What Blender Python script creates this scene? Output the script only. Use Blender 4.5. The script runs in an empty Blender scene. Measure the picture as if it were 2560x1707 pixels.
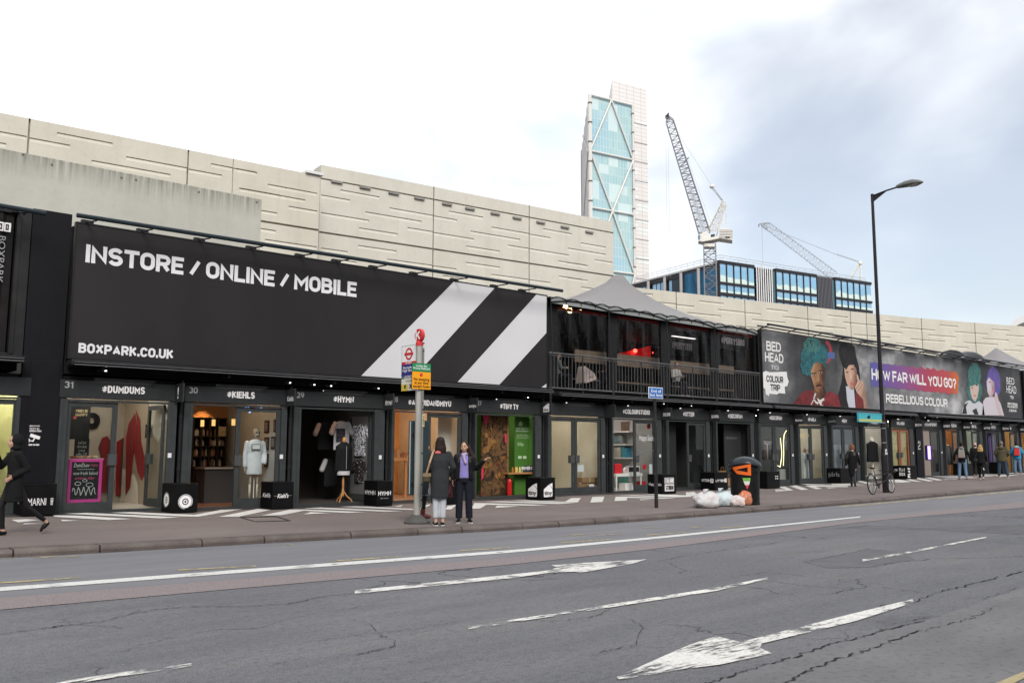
import bpy,bmesh,math,random
from mathutils import Vector,Matrix,noise as mnoise
R=math.radians
rnd=random.Random(11)
SC=bpy.context.scene
COL=SC.collection
# ------------------------------------------------------------------ camera, sky, sun, exposure
CAM_H,FOC=1.58,2203.0
PIT,ROL,YAW=R(6.85),R(0.2),R(40.72)
cam=bpy.data.objects.new("camera",bpy.data.cameras.new("camera"))
COL.objects.link(cam)
SC.camera=cam
cam.data.sensor_width=36.0
cam.data.lens=36.0*FOC/2560.0
cam.data.clip_start,cam.data.clip_end=0.1,5000
FW=Vector((math.sin(YAW)*math.cos(PIT),math.cos(YAW)*math.cos(PIT),math.sin(PIT)))
_rt=Vector((math.cos(YAW),-math.sin(YAW),0))
_up=_rt.cross(FW)
RT=math.cos(ROL)*_rt+math.sin(ROL)*_up
UP=-math.sin(ROL)*_rt+math.cos(ROL)*_up
cam.matrix_world=Matrix(((RT.x,UP.x,-FW.x,0),(RT.y,UP.y,-FW.y,0),(RT.z,UP.z,-FW.z,CAM_H),(0,0,0,1)))
SUN_EL,SUN_AZ=R(38),R(205)
sun=bpy.data.objects.new("sun",bpy.data.lights.new("sun",'SUN'))
COL.objects.link(sun)
sun.data.energy,sun.data.angle,sun.data.color=1.4,R(25),(1.0,0.95,0.88)
_sd=Vector((math.sin(SUN_AZ)*math.cos(SUN_EL),math.cos(SUN_AZ)*math.cos(SUN_EL),math.sin(SUN_EL)))
sun.rotation_euler=_sd.to_track_quat('Z','Y').to_euler()
sun.location=_sd*60
SC.view_settings.view_transform='Standard'
SC.view_settings.look='None'
SC.view_settings.exposure=1.14
SC.view_settings.gamma=1.0
SC.cycles.use_denoising=True
SC.cycles.max_bounces=8
SC.cycles.transparent_max_bounces=16
SC.cycles.sample_clamp_indirect=4.0
SC.cycles.caustics_reflective=False
SC.cycles.caustics_refractive=False
W=bpy.data.worlds.new("World")
SC.world=W
W.use_nodes=True
def world_sky():
 nt=W.node_tree; N=nt.nodes; L=nt.links; N.clear()
 out=N.new('ShaderNodeOutputWorld'); mixs=N.new('ShaderNodeMixShader')
 b1=N.new('ShaderNodeBackground'); b2=N.new('ShaderNodeBackground')
 sky=N.new('ShaderNodeTexSky'); sky.sky_type='NISHITA'; sky.sun_disc=False
 sky.sun_elevation=SUN_EL; sky.sun_rotation=SUN_AZ; sky.air_density=1.0; sky.dust_density=2.0
 L.new(sky.outputs[0],b1.inputs[0]); b1.inputs[1].default_value=0.060
 tc=N.new('ShaderNodeTexCoord')
 def dot(v):
  q=N.new('ShaderNodeVectorMath'); q.operation='DOT_PRODUCT'; q.inputs[1].default_value=Vector(v).normalized(); L.new(tc.outputs['Generated'],q.inputs[0]); return q.outputs['Value']
 def rng(v,a,b,c,d):
  q=N.new('ShaderNodeMapRange'); q.interpolation_type='SMOOTHSTEP'; L.new(v,q.inputs[0])
  for k,x in enumerate((a,b,c,d)):q.inputs[k+1].default_value=x
  return q.outputs[0]
 def cloud(loc,sc,scale,detail):
  mp=N.new('ShaderNodeMapping'); mp.inputs['Scale'].default_value=sc; mp.inputs['Location'].default_value=loc; L.new(tc.outputs['Generated'],mp.inputs[0])
  n=N.new('ShaderNodeTexNoise'); n.inputs['Scale'].default_value=scale; n.inputs['Detail'].default_value=detail; n.inputs['Roughness'].default_value=0.5; n.inputs['Distortion'].default_value=0.3; L.new(mp.outputs[0],n.inputs[0]); return n.outputs[0]
 def mth(op,a,b):
  q=N.new('ShaderNodeMath'); q.operation=op; L.new(a,q.inputs[0]); L.new(b,q.inputs[1]); return q.outputs[0]
  # cloud deck, thinning out to open sky towards +X where the street runs
 east=dot((0.98,0.14,0.10))
 amt=mth('ADD',cloud((3.1,1.7,0.4),(1.0,1.0,1.9),2.1,5),mth('ADD',rng(east,0.62,0.93,0.32,-0.13),rng(dot((0,0,1)),0.31,0.52,0.0,0.20)))
 cr=N.new('ShaderNodeValToRGB'); cr.color_ramp.interpolation='EASE'; cr.color_ramp.elements[0].position=0.25; cr.color_ramp.elements[1].position=0.68
 cr.color_ramp.elements[0].color=(0.30,0.30,0.30,1)
 L.new(amt,cr.inputs[0])
 # cloud tone: white, with a faint grey-violet bank low in the east
 tone=mth('ADD',cloud((7.7,2.1,5.0),(1,1,2.2),2.6,4),rng(east,0.72,0.985,0.055,0.04))
 cc=N.new('ShaderNodeValToRGB'); cc.color_ramp.interpolation='EASE'; cc.color_ramp.elements[0].position=0.33; cc.color_ramp.elements[1].position=0.64
 cc.color_ramp.elements[0].color=(0.58,0.65,0.74,1); cc.color_ramp.elements[1].color=(1.0,1.0,1.0,1)
 L.new(tone,cc.inputs[0]); L.new(cc.outputs[0],b2.inputs[0]); b2.inputs[1].default_value=0.66
 L.new(cr.outputs[0],mixs.inputs[0]); L.new(b1.outputs[0],mixs.inputs[1]); L.new(b2.outputs[0],mixs.inputs[2]); L.new(mixs.outputs[0],out.inputs[0])
world_sky()
# ------------------------------------------------------------------ survey helpers: photo readings -> metres on a known surface
FY=19.8
def ray(px,py):return FW+((px-1280)/FOC)*RT-((py-853.5)/FOC)*UP
EYE=Vector((0,0,CAM_H))
def on_y(px,py,y=FY):
 q=ray(px,py); return EYE+q*(y/q.y)
def on_x(px,py,x):
 q=ray(px,py); return EYE+q*(x/q.x)
def on_z(px,py,z):
 q=ray(px,py); return EYE+q*((z-CAM_H)/q.z)
def z_at(px,py,x,y):
 q=ray(px,py); return CAM_H+q.z*math.hypot(x,y)/math.hypot(q.x,q.y)
def lerp(a,b,t):return a+(b-a)*t
def table(T,x):
 if x<=T[0][0]:return T[0][1]
 for(a,p),(b,q)in zip(T,T[1:]):
  if x<=b:return lerp(p,q,(x-a)/(b-a))
 return T[-1][1]
KERB_T=[(-60,20),(-10,16.3),(0,15.0),(2.8,14.38),(4.2,14.14),(5.6,13.97),(7.2,13.75),(9.3,13.4),(11.3,13.1),(13.75,12.93),(16,12.87),(20.5,12.93),(26.8,13.06),(32,13.34),(38.6,13.62),(60,14.6),(150,20)]
BASE_T=[(-60,.26),(4,.24),(7,.18),(9.2,.155),(12,.13),(32,.13),(43,.21),(56,.29),(150,.4)]
KH=0.11
def kerb_y(x):return table(KERB_T,x)
def base_z(x):return table(BASE_T,x)
def pave_z(x,y):
 k=kerb_y(x); t=min(1.05,max(0,(y-k)/(FY-k))); return lerp(KH,base_z(x),t)
def on_pave(px,py):
 z=.14
 for _ in range(6):
  p=on_z(px,py,z); z=pave_z(p.x,p.y)
 return Vector((p.x,p.y,z))
 # ------------------------------------------------------------------ materials
MATS={}
def M(name,col,rough=0.6,metal=0.0,var=0.0,vs=3.0,bump=0.0,bs=60.0,emit=0.0,spec=None,stretch=(1,1,1)):
 if name in MATS:return MATS[name]
 m=bpy.data.materials.new(name); m.use_nodes=True
 N=m.node_tree.nodes; L=m.node_tree.links; b=N['Principled BSDF']
 c=(*col,1)
 b.inputs['Base Color'].default_value=c; b.inputs['Roughness'].default_value=rough; b.inputs['Metallic'].default_value=metal
 b.inputs['Specular IOR Level'].default_value=(.12 if max(col)<.09 else .35)if spec is None else spec
 if emit:b.inputs['Emission Color'].default_value=c; b.inputs['Emission Strength'].default_value=emit
 if var or bump:
  tc=N.new('ShaderNodeTexCoord'); mp=N.new('ShaderNodeMapping'); mp.inputs['Scale'].default_value=stretch
  L.new(tc.outputs['Object'],mp.inputs[0])
 if var:
  n=N.new('ShaderNodeTexNoise'); n.inputs['Scale'].default_value=vs; n.inputs['Detail'].default_value=6; n.inputs['Roughness'].default_value=.6
  L.new(mp.outputs[0],n.inputs[0])
  r=N.new('ShaderNodeMapRange'); r.inputs[1].default_value=.3; r.inputs[2].default_value=.7; r.inputs[3].default_value=1-var; r.inputs[4].default_value=1+var
  L.new(n.outputs[0],r.inputs[0])
  x=N.new('ShaderNodeVectorMath'); x.operation='SCALE'; x.inputs[0].default_value=col; L.new(r.outputs[0],x.inputs['Scale'])
  L.new(x.outputs[0],b.inputs['Base Color'])
  r2=N.new('ShaderNodeMapRange'); r2.inputs[3].default_value=max(0,rough-.12); r2.inputs[4].default_value=min(1,rough+.12)
  L.new(n.outputs[0],r2.inputs[0]); L.new(r2.outputs[0],b.inputs['Roughness'])
 if bump:
  n=N.new('ShaderNodeTexNoise'); n.inputs['Scale'].default_value=bs; n.inputs['Detail'].default_value=4; L.new(mp.outputs[0],n.inputs[0])
  bp=N.new('ShaderNodeBump'); bp.inputs['Strength'].default_value=bump; bp.inputs['Distance'].default_value=.02; L.new(n.outputs[0],bp.inputs['Height'])
  L.new(bp.outputs[0],b.inputs['Normal'])
 MATS[name]=m; return m
class NT:
 """small helper for hand-wired materials"""
 def __init__(s,name):
  s.m=bpy.data.materials.new(name); s.m.use_nodes=True; MATS[name]=s.m
  s.N=s.m.node_tree.nodes; s.L=s.m.node_tree.links; s.b=s.N['Principled BSDF']; s.out=s.N['Material Output']
  s.tc=s.N.new('ShaderNodeTexCoord')
 def n(s,t,**kw):
  q=s.N.new('ShaderNode'+t)
  for k,v in kw.items():setattr(q,k,v)
  return q
 def link(s,a,b):s.L.new(a,b)
 def coord(s,scale=(1,1,1),loc=(0,0,0),which='Object',rot=(0,0,0)):
  q=s.n('Mapping'); q.inputs['Scale'].default_value=scale; q.inputs['Location'].default_value=loc; q.inputs['Rotation'].default_value=rot
  s.link(s.tc.outputs[which],q.inputs[0]); return q.outputs[0]
 def noise(s,vec,scale,detail=5,rough=.55,dist=0):
  q=s.n('TexNoise'); q.inputs['Scale'].default_value=scale; q.inputs['Detail'].default_value=detail; q.inputs['Roughness'].default_value=rough; q.inputs['Distortion'].default_value=dist
  s.link(vec,q.inputs[0]); return q.outputs[0]
 def rng(s,v,a,b,c=0.,d=1.):
  q=s.n('MapRange'); q.inputs[1].default_value=a; q.inputs[2].default_value=b; q.inputs[3].default_value=c; q.inputs[4].default_value=d
  s.link(v,q.inputs[0]); return q.outputs[0]
 def math(s,op,a,b=None):
  q=s.n('Math',operation=op)
  for i,v in enumerate((a,b)):
   if v is None:continue
   if hasattr(v,'is_linked'):s.link(v,q.inputs[i])
   else:q.inputs[i].default_value=v
  return q.outputs[0]
 def mix(s,f,a,b):
  q=s.n('Mix',data_type='RGBA')
  for i,v in((0,f),(6,a),(7,b)):
   if hasattr(v,'is_linked'):s.link(v,q.inputs[i])
   else:q.inputs[i].default_value=v if i==0 else(*v,1)
  return q.outputs[2]
 def ramp(s,v,stops):
  q=s.n('ValToRGB'); e=q.color_ramp.elements
  while len(e)<len(stops):e.new(.5)
  for el,(p,c)in zip(e,stops):el.position=p; el.color=(*c,1)
  s.link(v,q.inputs[0]); return q.outputs[0]
 def base(s,c,rough=.6):
  if hasattr(c,'is_linked'):s.link(c,s.b.inputs['Base Color'])
  else:s.b.inputs['Base Color'].default_value=(*c,1)
  s.b.inputs['Roughness'].default_value=rough; s.b.inputs['Specular IOR Level'].default_value=.2
 def bump(s,h,strength=.4,dist=.02):
  q=s.n('Bump'); q.inputs['Strength'].default_value=strength; q.inputs['Distance'].default_value=dist; s.link(h,q.inputs['Height']); s.link(q.outputs[0],s.b.inputs['Normal'])
def mat_glass(name,tint=(1,1,1),refl=.5,ior=1.35,rough=0.0,wob=0.0):
 t=NT(name); N=t.N
 tr=t.n('BsdfTransparent'); tr.inputs[0].default_value=(*tint,1)
 gl=t.n('BsdfGlossy'); gl.inputs['Roughness'].default_value=rough; gl.inputs['Color'].default_value=(refl,refl,refl,1)
 ge=t.n('NewGeometry'); dp=t.n('VectorMath',operation='DOT_PRODUCT'); t.link(ge.outputs['Normal'],dp.inputs[0]); t.link(ge.outputs['Incoming'],dp.inputs[1])
 f0=((ior-1)/(ior+1))**2; fr=t.n('MapRange'); fr.inputs[3].default_value=f0; t.link(t.math('POWER',t.math('SUBTRACT',1.0,t.math('ABSOLUTE',dp.outputs['Value'])),5.0),fr.inputs[0])
 if wob:
  bp=t.n('Bump'); bp.inputs['Strength'].default_value=wob; bp.inputs['Distance'].default_value=.05
  t.link(t.noise(t.coord((3,1,.8)),3.0,4,.6,.6),bp.inputs['Height']); t.link(bp.outputs[0],gl.inputs['Normal'])
 mx=t.n('MixShader'); t.link(fr.outputs[0],mx.inputs[0]); t.link(tr.outputs[0],mx.inputs[1]); t.link(gl.outputs[0],mx.inputs[2]); t.link(mx.outputs[0],t.out.inputs[0])
 return t.m
def mat_asphalt():
 t=NT('asphalt'); o=t.coord()
 big=t.noise(o,.22,4); mid=t.noise(t.coord((.35,1.6,1)),1.1,6,.62); fine=t.noise(o,55,3,.7); grit=t.noise(o,140,2,.7)
 vo=t.n('TexVoronoi',feature='F1'); vo.inputs['Scale'].default_value=85; t.link(o,vo.inputs[0])
 stone=t.rng(vo.outputs['Distance'],.18,.5,1.0,.0)
 c=t.ramp(mid,[(.3,(.110,.111,.126)),(.5,(.138,.139,.153)),(.72,(.170,.169,.180))])
 c=t.mix(t.rng(big,.40,.66,0,.8),c,(.118,.119,.133))
 c=t.mix(t.math('MULTIPLY',t.rng(t.noise(t.coord((.12,.9,1),(4,0,0)),1.0,4),.52,.66),.5),c,(.165,.160,.162))
 c=t.mix(t.math('MULTIPLY',t.rng(t.noise(t.coord((1,1.8,1)),11,5,.75),.50,.68),.55),c,(.052,.052,.057))
 c=t.mix(t.math('MULTIPLY',t.rng(t.noise(t.coord((1,2,1),(5,3,1)),13,4,.75),.56,.68),.5),c,(.20,.195,.195))
 c=t.mix(t.math('MULTIPLY',t.rng(fine,.52,.72),.75),c,(.035,.035,.039))
 c=t.mix(t.math('MULTIPLY',t.rng(grit,.60,.72),.45),c,(.27,.26,.255))
 c=t.mix(t.math('MULTIPLY',t.rng(t.noise(t.coord((.5,1.3,1),(9,2,0)),.9,5,.65),.60,.72),.55),c,(.088,.088,.097))
 # fine crazing
 wv=t.n('VectorMath',operation='ADD'); nz=t.n('TexNoise'); nz.inputs['Scale'].default_value=1.3; nz.inputs['Detail'].default_value=8; t.link(o,nz.inputs[0])
 t.link(o,wv.inputs[0]); t.link(nz.outputs['Color'],wv.inputs[1])
 ce=t.n('TexVoronoi',feature='DISTANCE_TO_EDGE'); ce.inputs['Scale'].default_value=.34; t.link(wv.outputs[0],ce.inputs[0])
 ck=t.math('MULTIPLY',t.rng(ce.outputs['Distance'],.002,.006,1,0),t.rng(t.noise(o,.5,3),.50,.58))
 c=t.mix(t.math('MULTIPLY',ck,.7),c,(.015,.015,.017))
 t.base(c,.86)
 t.bump(t.math('ADD',t.math('ADD',fine,stone),t.math('MULTIPLY',ck,-1.5)),.55,.012); return t.m
def mat_pave():
 t=NT('pavement_tarmac'); o=t.coord()
 c=t.ramp(t.noise(t.coord((.5,1.2,1)),.8,6),[(.3,(.128,.106,.102)),(.55,(.150,.124,.118)),(.75,(.172,.146,.138))])
 c=t.mix(t.math('MULTIPLY',t.rng(t.noise(o,70,2),.55,.72),.5),c,(.07,.06,.06))
 c=t.mix(t.math('MULTIPLY',t.rng(t.noise(o,33,2),.70,.74),.6),c,(.30,.28,.27))
 t.base(c,.85); t.bump(t.noise(o,90,3),.35,.01); return t.m
def mat_concrete(name,c0,c1,stain=(.19,.18,.15),streak=.35,top_moss=0.0):
 t=NT(name); o=t.coord()
 c=t.ramp(t.noise(o,.35,7,.6),[(.28,c0),(.72,c1)])
 sv=t.noise(t.coord((2.2,2.2,.12)),1.2,5,.6)
 c=t.mix(t.math('MULTIPLY',t.rng(sv,.50,.78),streak),c,stain)
 c=t.mix(t.math('MULTIPLY',t.rng(t.noise(o,5,5),.5,.75),.25),c,tuple(x*.8 for x in c0))
 if top_moss:
  sx=t.n('SeparateXYZ'); t.link(t.tc.outputs['Generated'],sx.inputs[0])
  g=t.rng(sx.outputs[2],top_moss,1.0)
  drip=t.noise(t.coord((6,6,.25)),1.4,5,.65)
  c=t.mix(t.rng(t.math('MULTIPLY',t.math('POWER',g,1.2),t.rng(drip,.33,.62)),.0,.8,0,.6),c,(.085,.085,.055))
 t.base(c,.82); t.bump(t.noise(o,18,5),.22,.02); return t.m
def mat_paint(name,col,wear,scale=9.0,stretch=(1,1,1),soft=.05):
 """road paint worn through in patches"""
 t=NT(name); o=t.coord(stretch)
 n=t.math('ADD',t.math('MULTIPLY',t.noise(o,scale,6,.72),.56),t.math('MULTIPLY',t.noise(t.coord(),1.7,4,.6),.54))
 t.base(t.mix(t.rng(t.noise(t.coord(),40,3),.4,.7),col,tuple(x*.72 for x in col)),.7)
 tr=t.n('BsdfTransparent'); mx=t.n('MixShader'); t.link(t.rng(n,wear-soft,wear+soft),mx.inputs[0]); t.link(tr.outputs[0],mx.inputs[1]); t.link(t.b.outputs[0],mx.inputs[2]); t.link(mx.outputs[0],t.out.inputs[0])
 return t.m
 # ------------------------------------------------------------------ mesh builder and object helpers
def tag(o,label=None,cat=None,group=None,kind=None):
 for k,v in(('label',label),('category',cat),('group',group),('kind',kind)):
  if v:o[k]=v
 return o
def empty(name,loc,label=None,cat=None,group=None,rz=0.0):
 o=bpy.data.objects.new(name,None); COL.objects.link(o); o.location=loc; o.rotation_euler=(0,0,rz); o.empty_display_size=.2
 return tag(o,label,cat,group)
def wloc(o):
 v=Vector((0,0,0))
 while o is not None:v+=o.location; o=o.parent
 return v
class MB:
 def __init__(s):s.v=[]; s.f=[]
 def face(s,pts):
  i=len(s.v); s.v+=[tuple(p)for p in pts]; s.f.append(tuple(range(i,i+len(pts)))); return s
 def hexa(s,P):
  i=len(s.v); s.v+=[tuple(p)for p in P]
  for q in((3,2,1,0),(4,5,6,7),(0,1,5,4),(1,2,6,5),(2,3,7,6),(3,0,4,7)):s.f.append(tuple(i+k for k in q))
  return s
 def box(s,x0,x1,y0,y1,z0,z1):
  return s.hexa([(x0,y0,z0),(x1,y0,z0),(x1,y1,z0),(x0,y1,z0),(x0,y0,z1),(x1,y0,z1),(x1,y1,z1),(x0,y1,z1)])
 def obox(s,A,B,t,z0,z1,off=0.0):
  a=Vector(A[:2]); b=Vector(B[:2]); d=(b-a).normalized(); n=Vector((-d.y,d.x)); a=a+n*off; b=b+n*off; n*=t/2
  P=[a-n,b-n,b+n,a+n]
  return s.hexa([(p.x,p.y,z0)for p in P]+[(p.x,p.y,z1)for p in P])
 def tube(s,p,q,r,n=8,r2=None,cap=True):
  p=Vector(p); q=Vector(q); d=q-p
  if d.length<1e-6:return s
  k=d.to_track_quat('Z','Y').to_matrix(); r2=r if r2 is None else r2; i=len(s.v)
  for c,rr in((p,r),(q,r2)):
   for j in range(n):
    a=2*math.pi*j/n; s.v.append(tuple(c+k@Vector((math.cos(a)*rr,math.sin(a)*rr,0))))
  for j in range(n):s.f.append((i+j,i+(j+1)%n,i+n+(j+1)%n,i+n+j))
  if cap:s.f.append(tuple(i+j for j in reversed(range(n)))); s.f.append(tuple(i+n+j for j in range(n)))
  return s
 def path(s,pts,r,n=6):
  for a,b in zip(pts,pts[1:]):s.tube(a,b,r,n)
  return s
 def rings(s,RG,cap=True):
  i=len(s.v); n=len(RG[0])
  for g in RG:s.v+=[tuple(p)for p in g]
  for k in range(len(RG)-1):
   for j in range(n):a=i+k*n; s.f.append((a+j,a+(j+1)%n,a+n+(j+1)%n,a+n+j))
  if cap:s.f.append(tuple(i+j for j in reversed(range(n)))); a=i+(len(RG)-1)*n; s.f.append(tuple(a+j for j in range(n)))
  return s
 def lathe(s,c,prof,n=20,cap=True):
  return s.rings([[(c[0]+r*math.cos(2*math.pi*j/n),c[1]+r*math.sin(2*math.pi*j/n),c[2]+z)for j in range(n)]for r,z in prof],cap)
 def loft(s,secs,n=18,cap=True):
  """sections (cx, cy, cz, rx, ry)"""
  return s.rings([[(x+rx*math.cos(2*math.pi*j/n),y+ry*math.sin(2*math.pi*j/n),z)for j in range(n)]for x,y,z,rx,ry in secs],cap)
 def ell(s,c,r,n=12,m=8,rot=None):
  RG=[]
  for k in range(m+1):
   a=-math.pi/2+math.pi*k/m; cr=max(math.cos(a),.02)
   g=[Vector((r[0]*cr*math.cos(2*math.pi*j/n),r[1]*cr*math.sin(2*math.pi*j/n),r[2]*math.sin(a)))for j in range(n)]
   if rot is not None:g=[rot@p for p in g]
   RG.append([p+Vector(c)for p in g])
  return s.rings(RG)
 def cap(s,p,q,r,r2,n=10):
  s.tube(p,q,r,n,r2); s.ell(p,(r,r,r),n,6); s.ell(q,(r2,r2,r2),n,6); return s
 def prism(s,pts,d):
  """planar polygon (3-D points) pushed through vector d"""
  d=Vector(d); P=[Vector(p)for p in pts]; n=len(P); i=len(s.v)
  s.v+=[tuple(p)for p in P]+[tuple(p+d)for p in P]
  s.f.append(tuple(i+j for j in reversed(range(n)))); s.f.append(tuple(i+n+j for j in range(n)))
  for j in range(n):s.f.append((i+j,i+(j+1)%n,i+n+(j+1)%n,i+n+j))
  return s
 def build(s,name,mat,parent=None,smooth=False,bevel=0.0,local=False,flip=True,loc=None):
  me=bpy.data.meshes.new(name); o=bpy.data.objects.new(name,me); COL.objects.link(o)
  org=Vector((0,0,0))
  if parent is not None:
   o.parent=parent
   if not local:org=wloc(parent)
  elif not local and s.v:
   if loc is not None:org=Vector(loc)
   else:
    xs,ys,zs=zip(*s.v); org=Vector(((min(xs)+max(xs))/2,(min(ys)+max(ys))/2,min(zs)))
   o.location=org
  me.from_pydata([(x-org.x,y-org.y,z-org.z)for x,y,z in s.v],[],s.f)
  if flip:
   bm=bmesh.new(); bm.from_mesh(me); bmesh.ops.remove_doubles(bm,verts=bm.verts,dist=1e-5)if smooth else None
   bmesh.ops.recalc_face_normals(bm,faces=bm.faces); bm.to_mesh(me); bm.free()
  me.materials.append(mat)
  if smooth:
   for p in me.polygons:p.use_smooth=True
  if bevel:
   b=o.modifiers.new('bevel','BEVEL'); b.width=bevel; b.segments=2; b.limit_method='ANGLE'
  return o
def struct(name,mb,mat,**k):
 return tag(mb.build(name,mat,**k),kind='structure')
 # block lettering in the manner of the road-sign capitals on the shop fascias: each letter is a set of centre lines with one stroke width
def _arc(cx,cy,rx,ry,a0,a1,n=7):return[(cx+rx*math.cos(R(lerp(a0,a1,i/n))),cy+ry*math.sin(R(lerp(a0,a1,i/n))))for i in range(n+1)]
_O=_arc(.5,.68,.5,.32,0,180,10)+_arc(.5,.32,.5,.32,180,360,10)+[(1,.68)]; _bowl=lambda y0,y1,x=1:[(0,y1),(.5,y1)]+_arc(x-.4,(y0+y1)/2,.4,(y1-y0)/2,90,-90)+[(0,y0)]
_S=_arc(.5,.745,.5,.255,18,262,12)+_arc(.5,.255,.5,.255,82,-162,12)
GL={'I':(0,[[(0,0),(0,1)]]),'N':(1,[[(0,0),(0,1),(1,0),(1,1)]]),'S':(.95,[_S]),'T':(1,[[(0,1),(1,1)],[(.5,0),(.5,1)]]),'O':(1,[_O]),'R':(1,[[(0,0),(0,1)],_bowl(.46,1),[(.52,.46),(1,0)]]),'E':(.82,[[(1,1),(0,1),(0,0),(1,0)],[(0,.52),(.88,.52)]]),'L':(.8,[[(0,1),(0,0),(1,0)]]),
'M':(1.3,[[(0,0),(0,1),(.5,.36),(1,1),(1,0)]]),'B':(1,[[(0,0),(0,1)],_bowl(.53,1,.94),_bowl(0,.53)]),'X':(1.05,[[(0,0),(1,1)],[(0,1),(1,0)]]),'P':(1,[[(0,0),(0,1)],_bowl(.42,1)]),'A':(1.1,[[(0,0),(.5,1),(1,0)],[(.17,.27),(.83,.27)]]),'K':(1,[[(0,0),(0,1)],[(.98,1),(.06,.44)],[(.34,.62),(1,0)]]),'C':(1,[_arc(.5,.68,.5,.32,8,180,10)+_arc(.5,.32,.5,.32,180,352,10)]),
'U':(1,[[(0,1),(0,.32)]+_arc(.5,.32,.5,.32,180,360,10)+[(1,1)]]),'D':(1,[[(0,0),(0,1)],[(0,1),(.45,1)]+_arc(.45,.62,.55,.38,90,0)+_arc(.45,.38,.55,.38,0,-90)+[(0,0)]]),'H':(1,[[(0,0),(0,1)],[(1,0),(1,1)],[(0,.5),(1,.5)]]),'Y':(1.1,[[(0,1),(.5,.42),(1,1)],[(.5,0),(.5,.42)]]),'W':(1.6,[[(0,1),(.26,0),(.5,.86),(.74,0),(1,1)]]),'V':(1.1,[[(0,1),(.5,0),(1,1)]]),
'F':(.8,[[(1,1),(0,1),(0,0)],[(0,.5),(.85,.5)]]),'G':(1,[_arc(.5,.68,.5,.32,10,180,10)+_arc(.5,.32,.5,.32,180,360,10)+[(1,.5),(.55,.5)]]),'Q':(1,[_O,[(.6,.25),(1.05,-.05)]]),'Z':(.9,[[(0,1),(1,1),(0,0),(1,0)]]),'J':(.7,[[(1,1),(1,.3)]+_arc(.5,.3,.5,.3,0,-160)]),'#':(1.1,[[(.26,0),(.44,1)],[(.60,0),(.78,1)],[(0,.34),(.98,.34)],[(.06,.68),(1.04,.68)]]),
'.':(0,[[(0,-.10),(0,.10)]]),'/':(.75,[[(0,0),(1,1)]]),'?':(.8,[_arc(.5,.73,.5,.27,170,-60,9)+[(.5,.36),(.5,.28)],[(.5,-.09),(.5,.09)]]),' ':(.28,[]),'3':(.9,[_arc(.5,.76,.48,.24,155,-85,9),_arc(.5,.27,.5,.27,88,-160,10)]),'1':(.4,[[(0,.78),(1,1),(1,0)]]),'0':(.9,[_O]),'2':(.9,[_arc(.5,.7,.5,.3,165,-35,9)+[(0,0),(1,0)]]),
'9':(.9,[_arc(.5,.68,.5,.32,0,360,16),[(1,.68),(.95,.45),(.45,0)]]),'8':(.9,[_arc(.5,.76,.46,.24,-90,270,14),_arc(.5,.26,.5,.26,90,450,14)]),'7':(.9,[[(0,1),(1,1),(.35,0)]]),'4':(1,[[(.62,1),(0,.26),(1,.26)],[(.78,.5),(.78,0)]]),'6':(.9,[_arc(.5,.32,.5,.32,0,360,16),[(0,.32),(.05,.55),(.55,1)]])}
def dintext(body,O,ux,uy,w,h,mat,parent,name,th,t=.205):
 rows=body.split('\n'); rh=h/(len(rows)*1.28-.28); mb=MB(); O=Vector(O); ux=Vector(ux).normalized(); uy=Vector(uy).normalized(); n=ux.cross(uy)
 for ri,row in enumerate(rows):
  gw=sum(GL[c][0]for c in row); fixed=sum(.04 if q==' ' else t for q in row)+(len(row)-1)*.065; cw=(w/rh-fixed)/max(gw,.01)
  if len(rows)>1:cw=min(cw,.62)
  tt=t if cw>.22 else t*.75; x=0; y0=h-rh*(1+1.28*ri)
  for c in row:
   g,strokes=GL[c]
   tw=tt*(.62 if c=='#' else 1)
   for k,s in enumerate(strokes):
    P=[(x+t/2+px*g*cw,tt/2+py*(1-tt))for px,py in s]; Q=[]
    cl=math.hypot(P[0][0]-P[-1][0],P[0][1]-P[-1][1])<1e-6
    for i,p in enumerate(P):
     a=P[i-1]if i else(P[-2]if cl else p); b=P[i+1]if i<len(P)-1 else(P[1]if cl else p); d1=Vector((p[0]-a[0],p[1]-a[1])); d2=Vector((b[0]-p[0],b[1]-p[1])); d1=d1.normalized()if d1.length>1e-7 else d2.normalized(); d2=d2.normalized()if d2.length>1e-7 else d1
     m=d1+d2; m=m.normalized()if m.length>1e-3 else d1; nn=Vector((-m.y,m.x)); sc=min(1/max(.34,nn.dot(Vector((-d1.y,d1.x)))),2.4); ext=0.0
     pp=Vector(p)
     if not cl and len(s)and(i==0 or i==len(P)-1)and min(abs(d1.x),abs(d1.y))<.02:pp+=d1*(tt/2)*(-1 if i==0 else 1)
     Q.append((pp+nn*tw/2*sc,pp-nn*tw/2*sc))
    V=lambda q:O+ux*(q.x*rh)+uy*(y0+max(0,min(1,q.y))*rh)+n*(th+.0004*k)
    for(a,b),(c_,d_)in zip(Q,Q[1:]):mb.face([V(a),V(b),V(d_),V(c_)])
   x+=g*cw+(.04 if c==' ' else t)+.065
 o=mb.build(name,mat,parent,flip=False); return o
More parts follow.
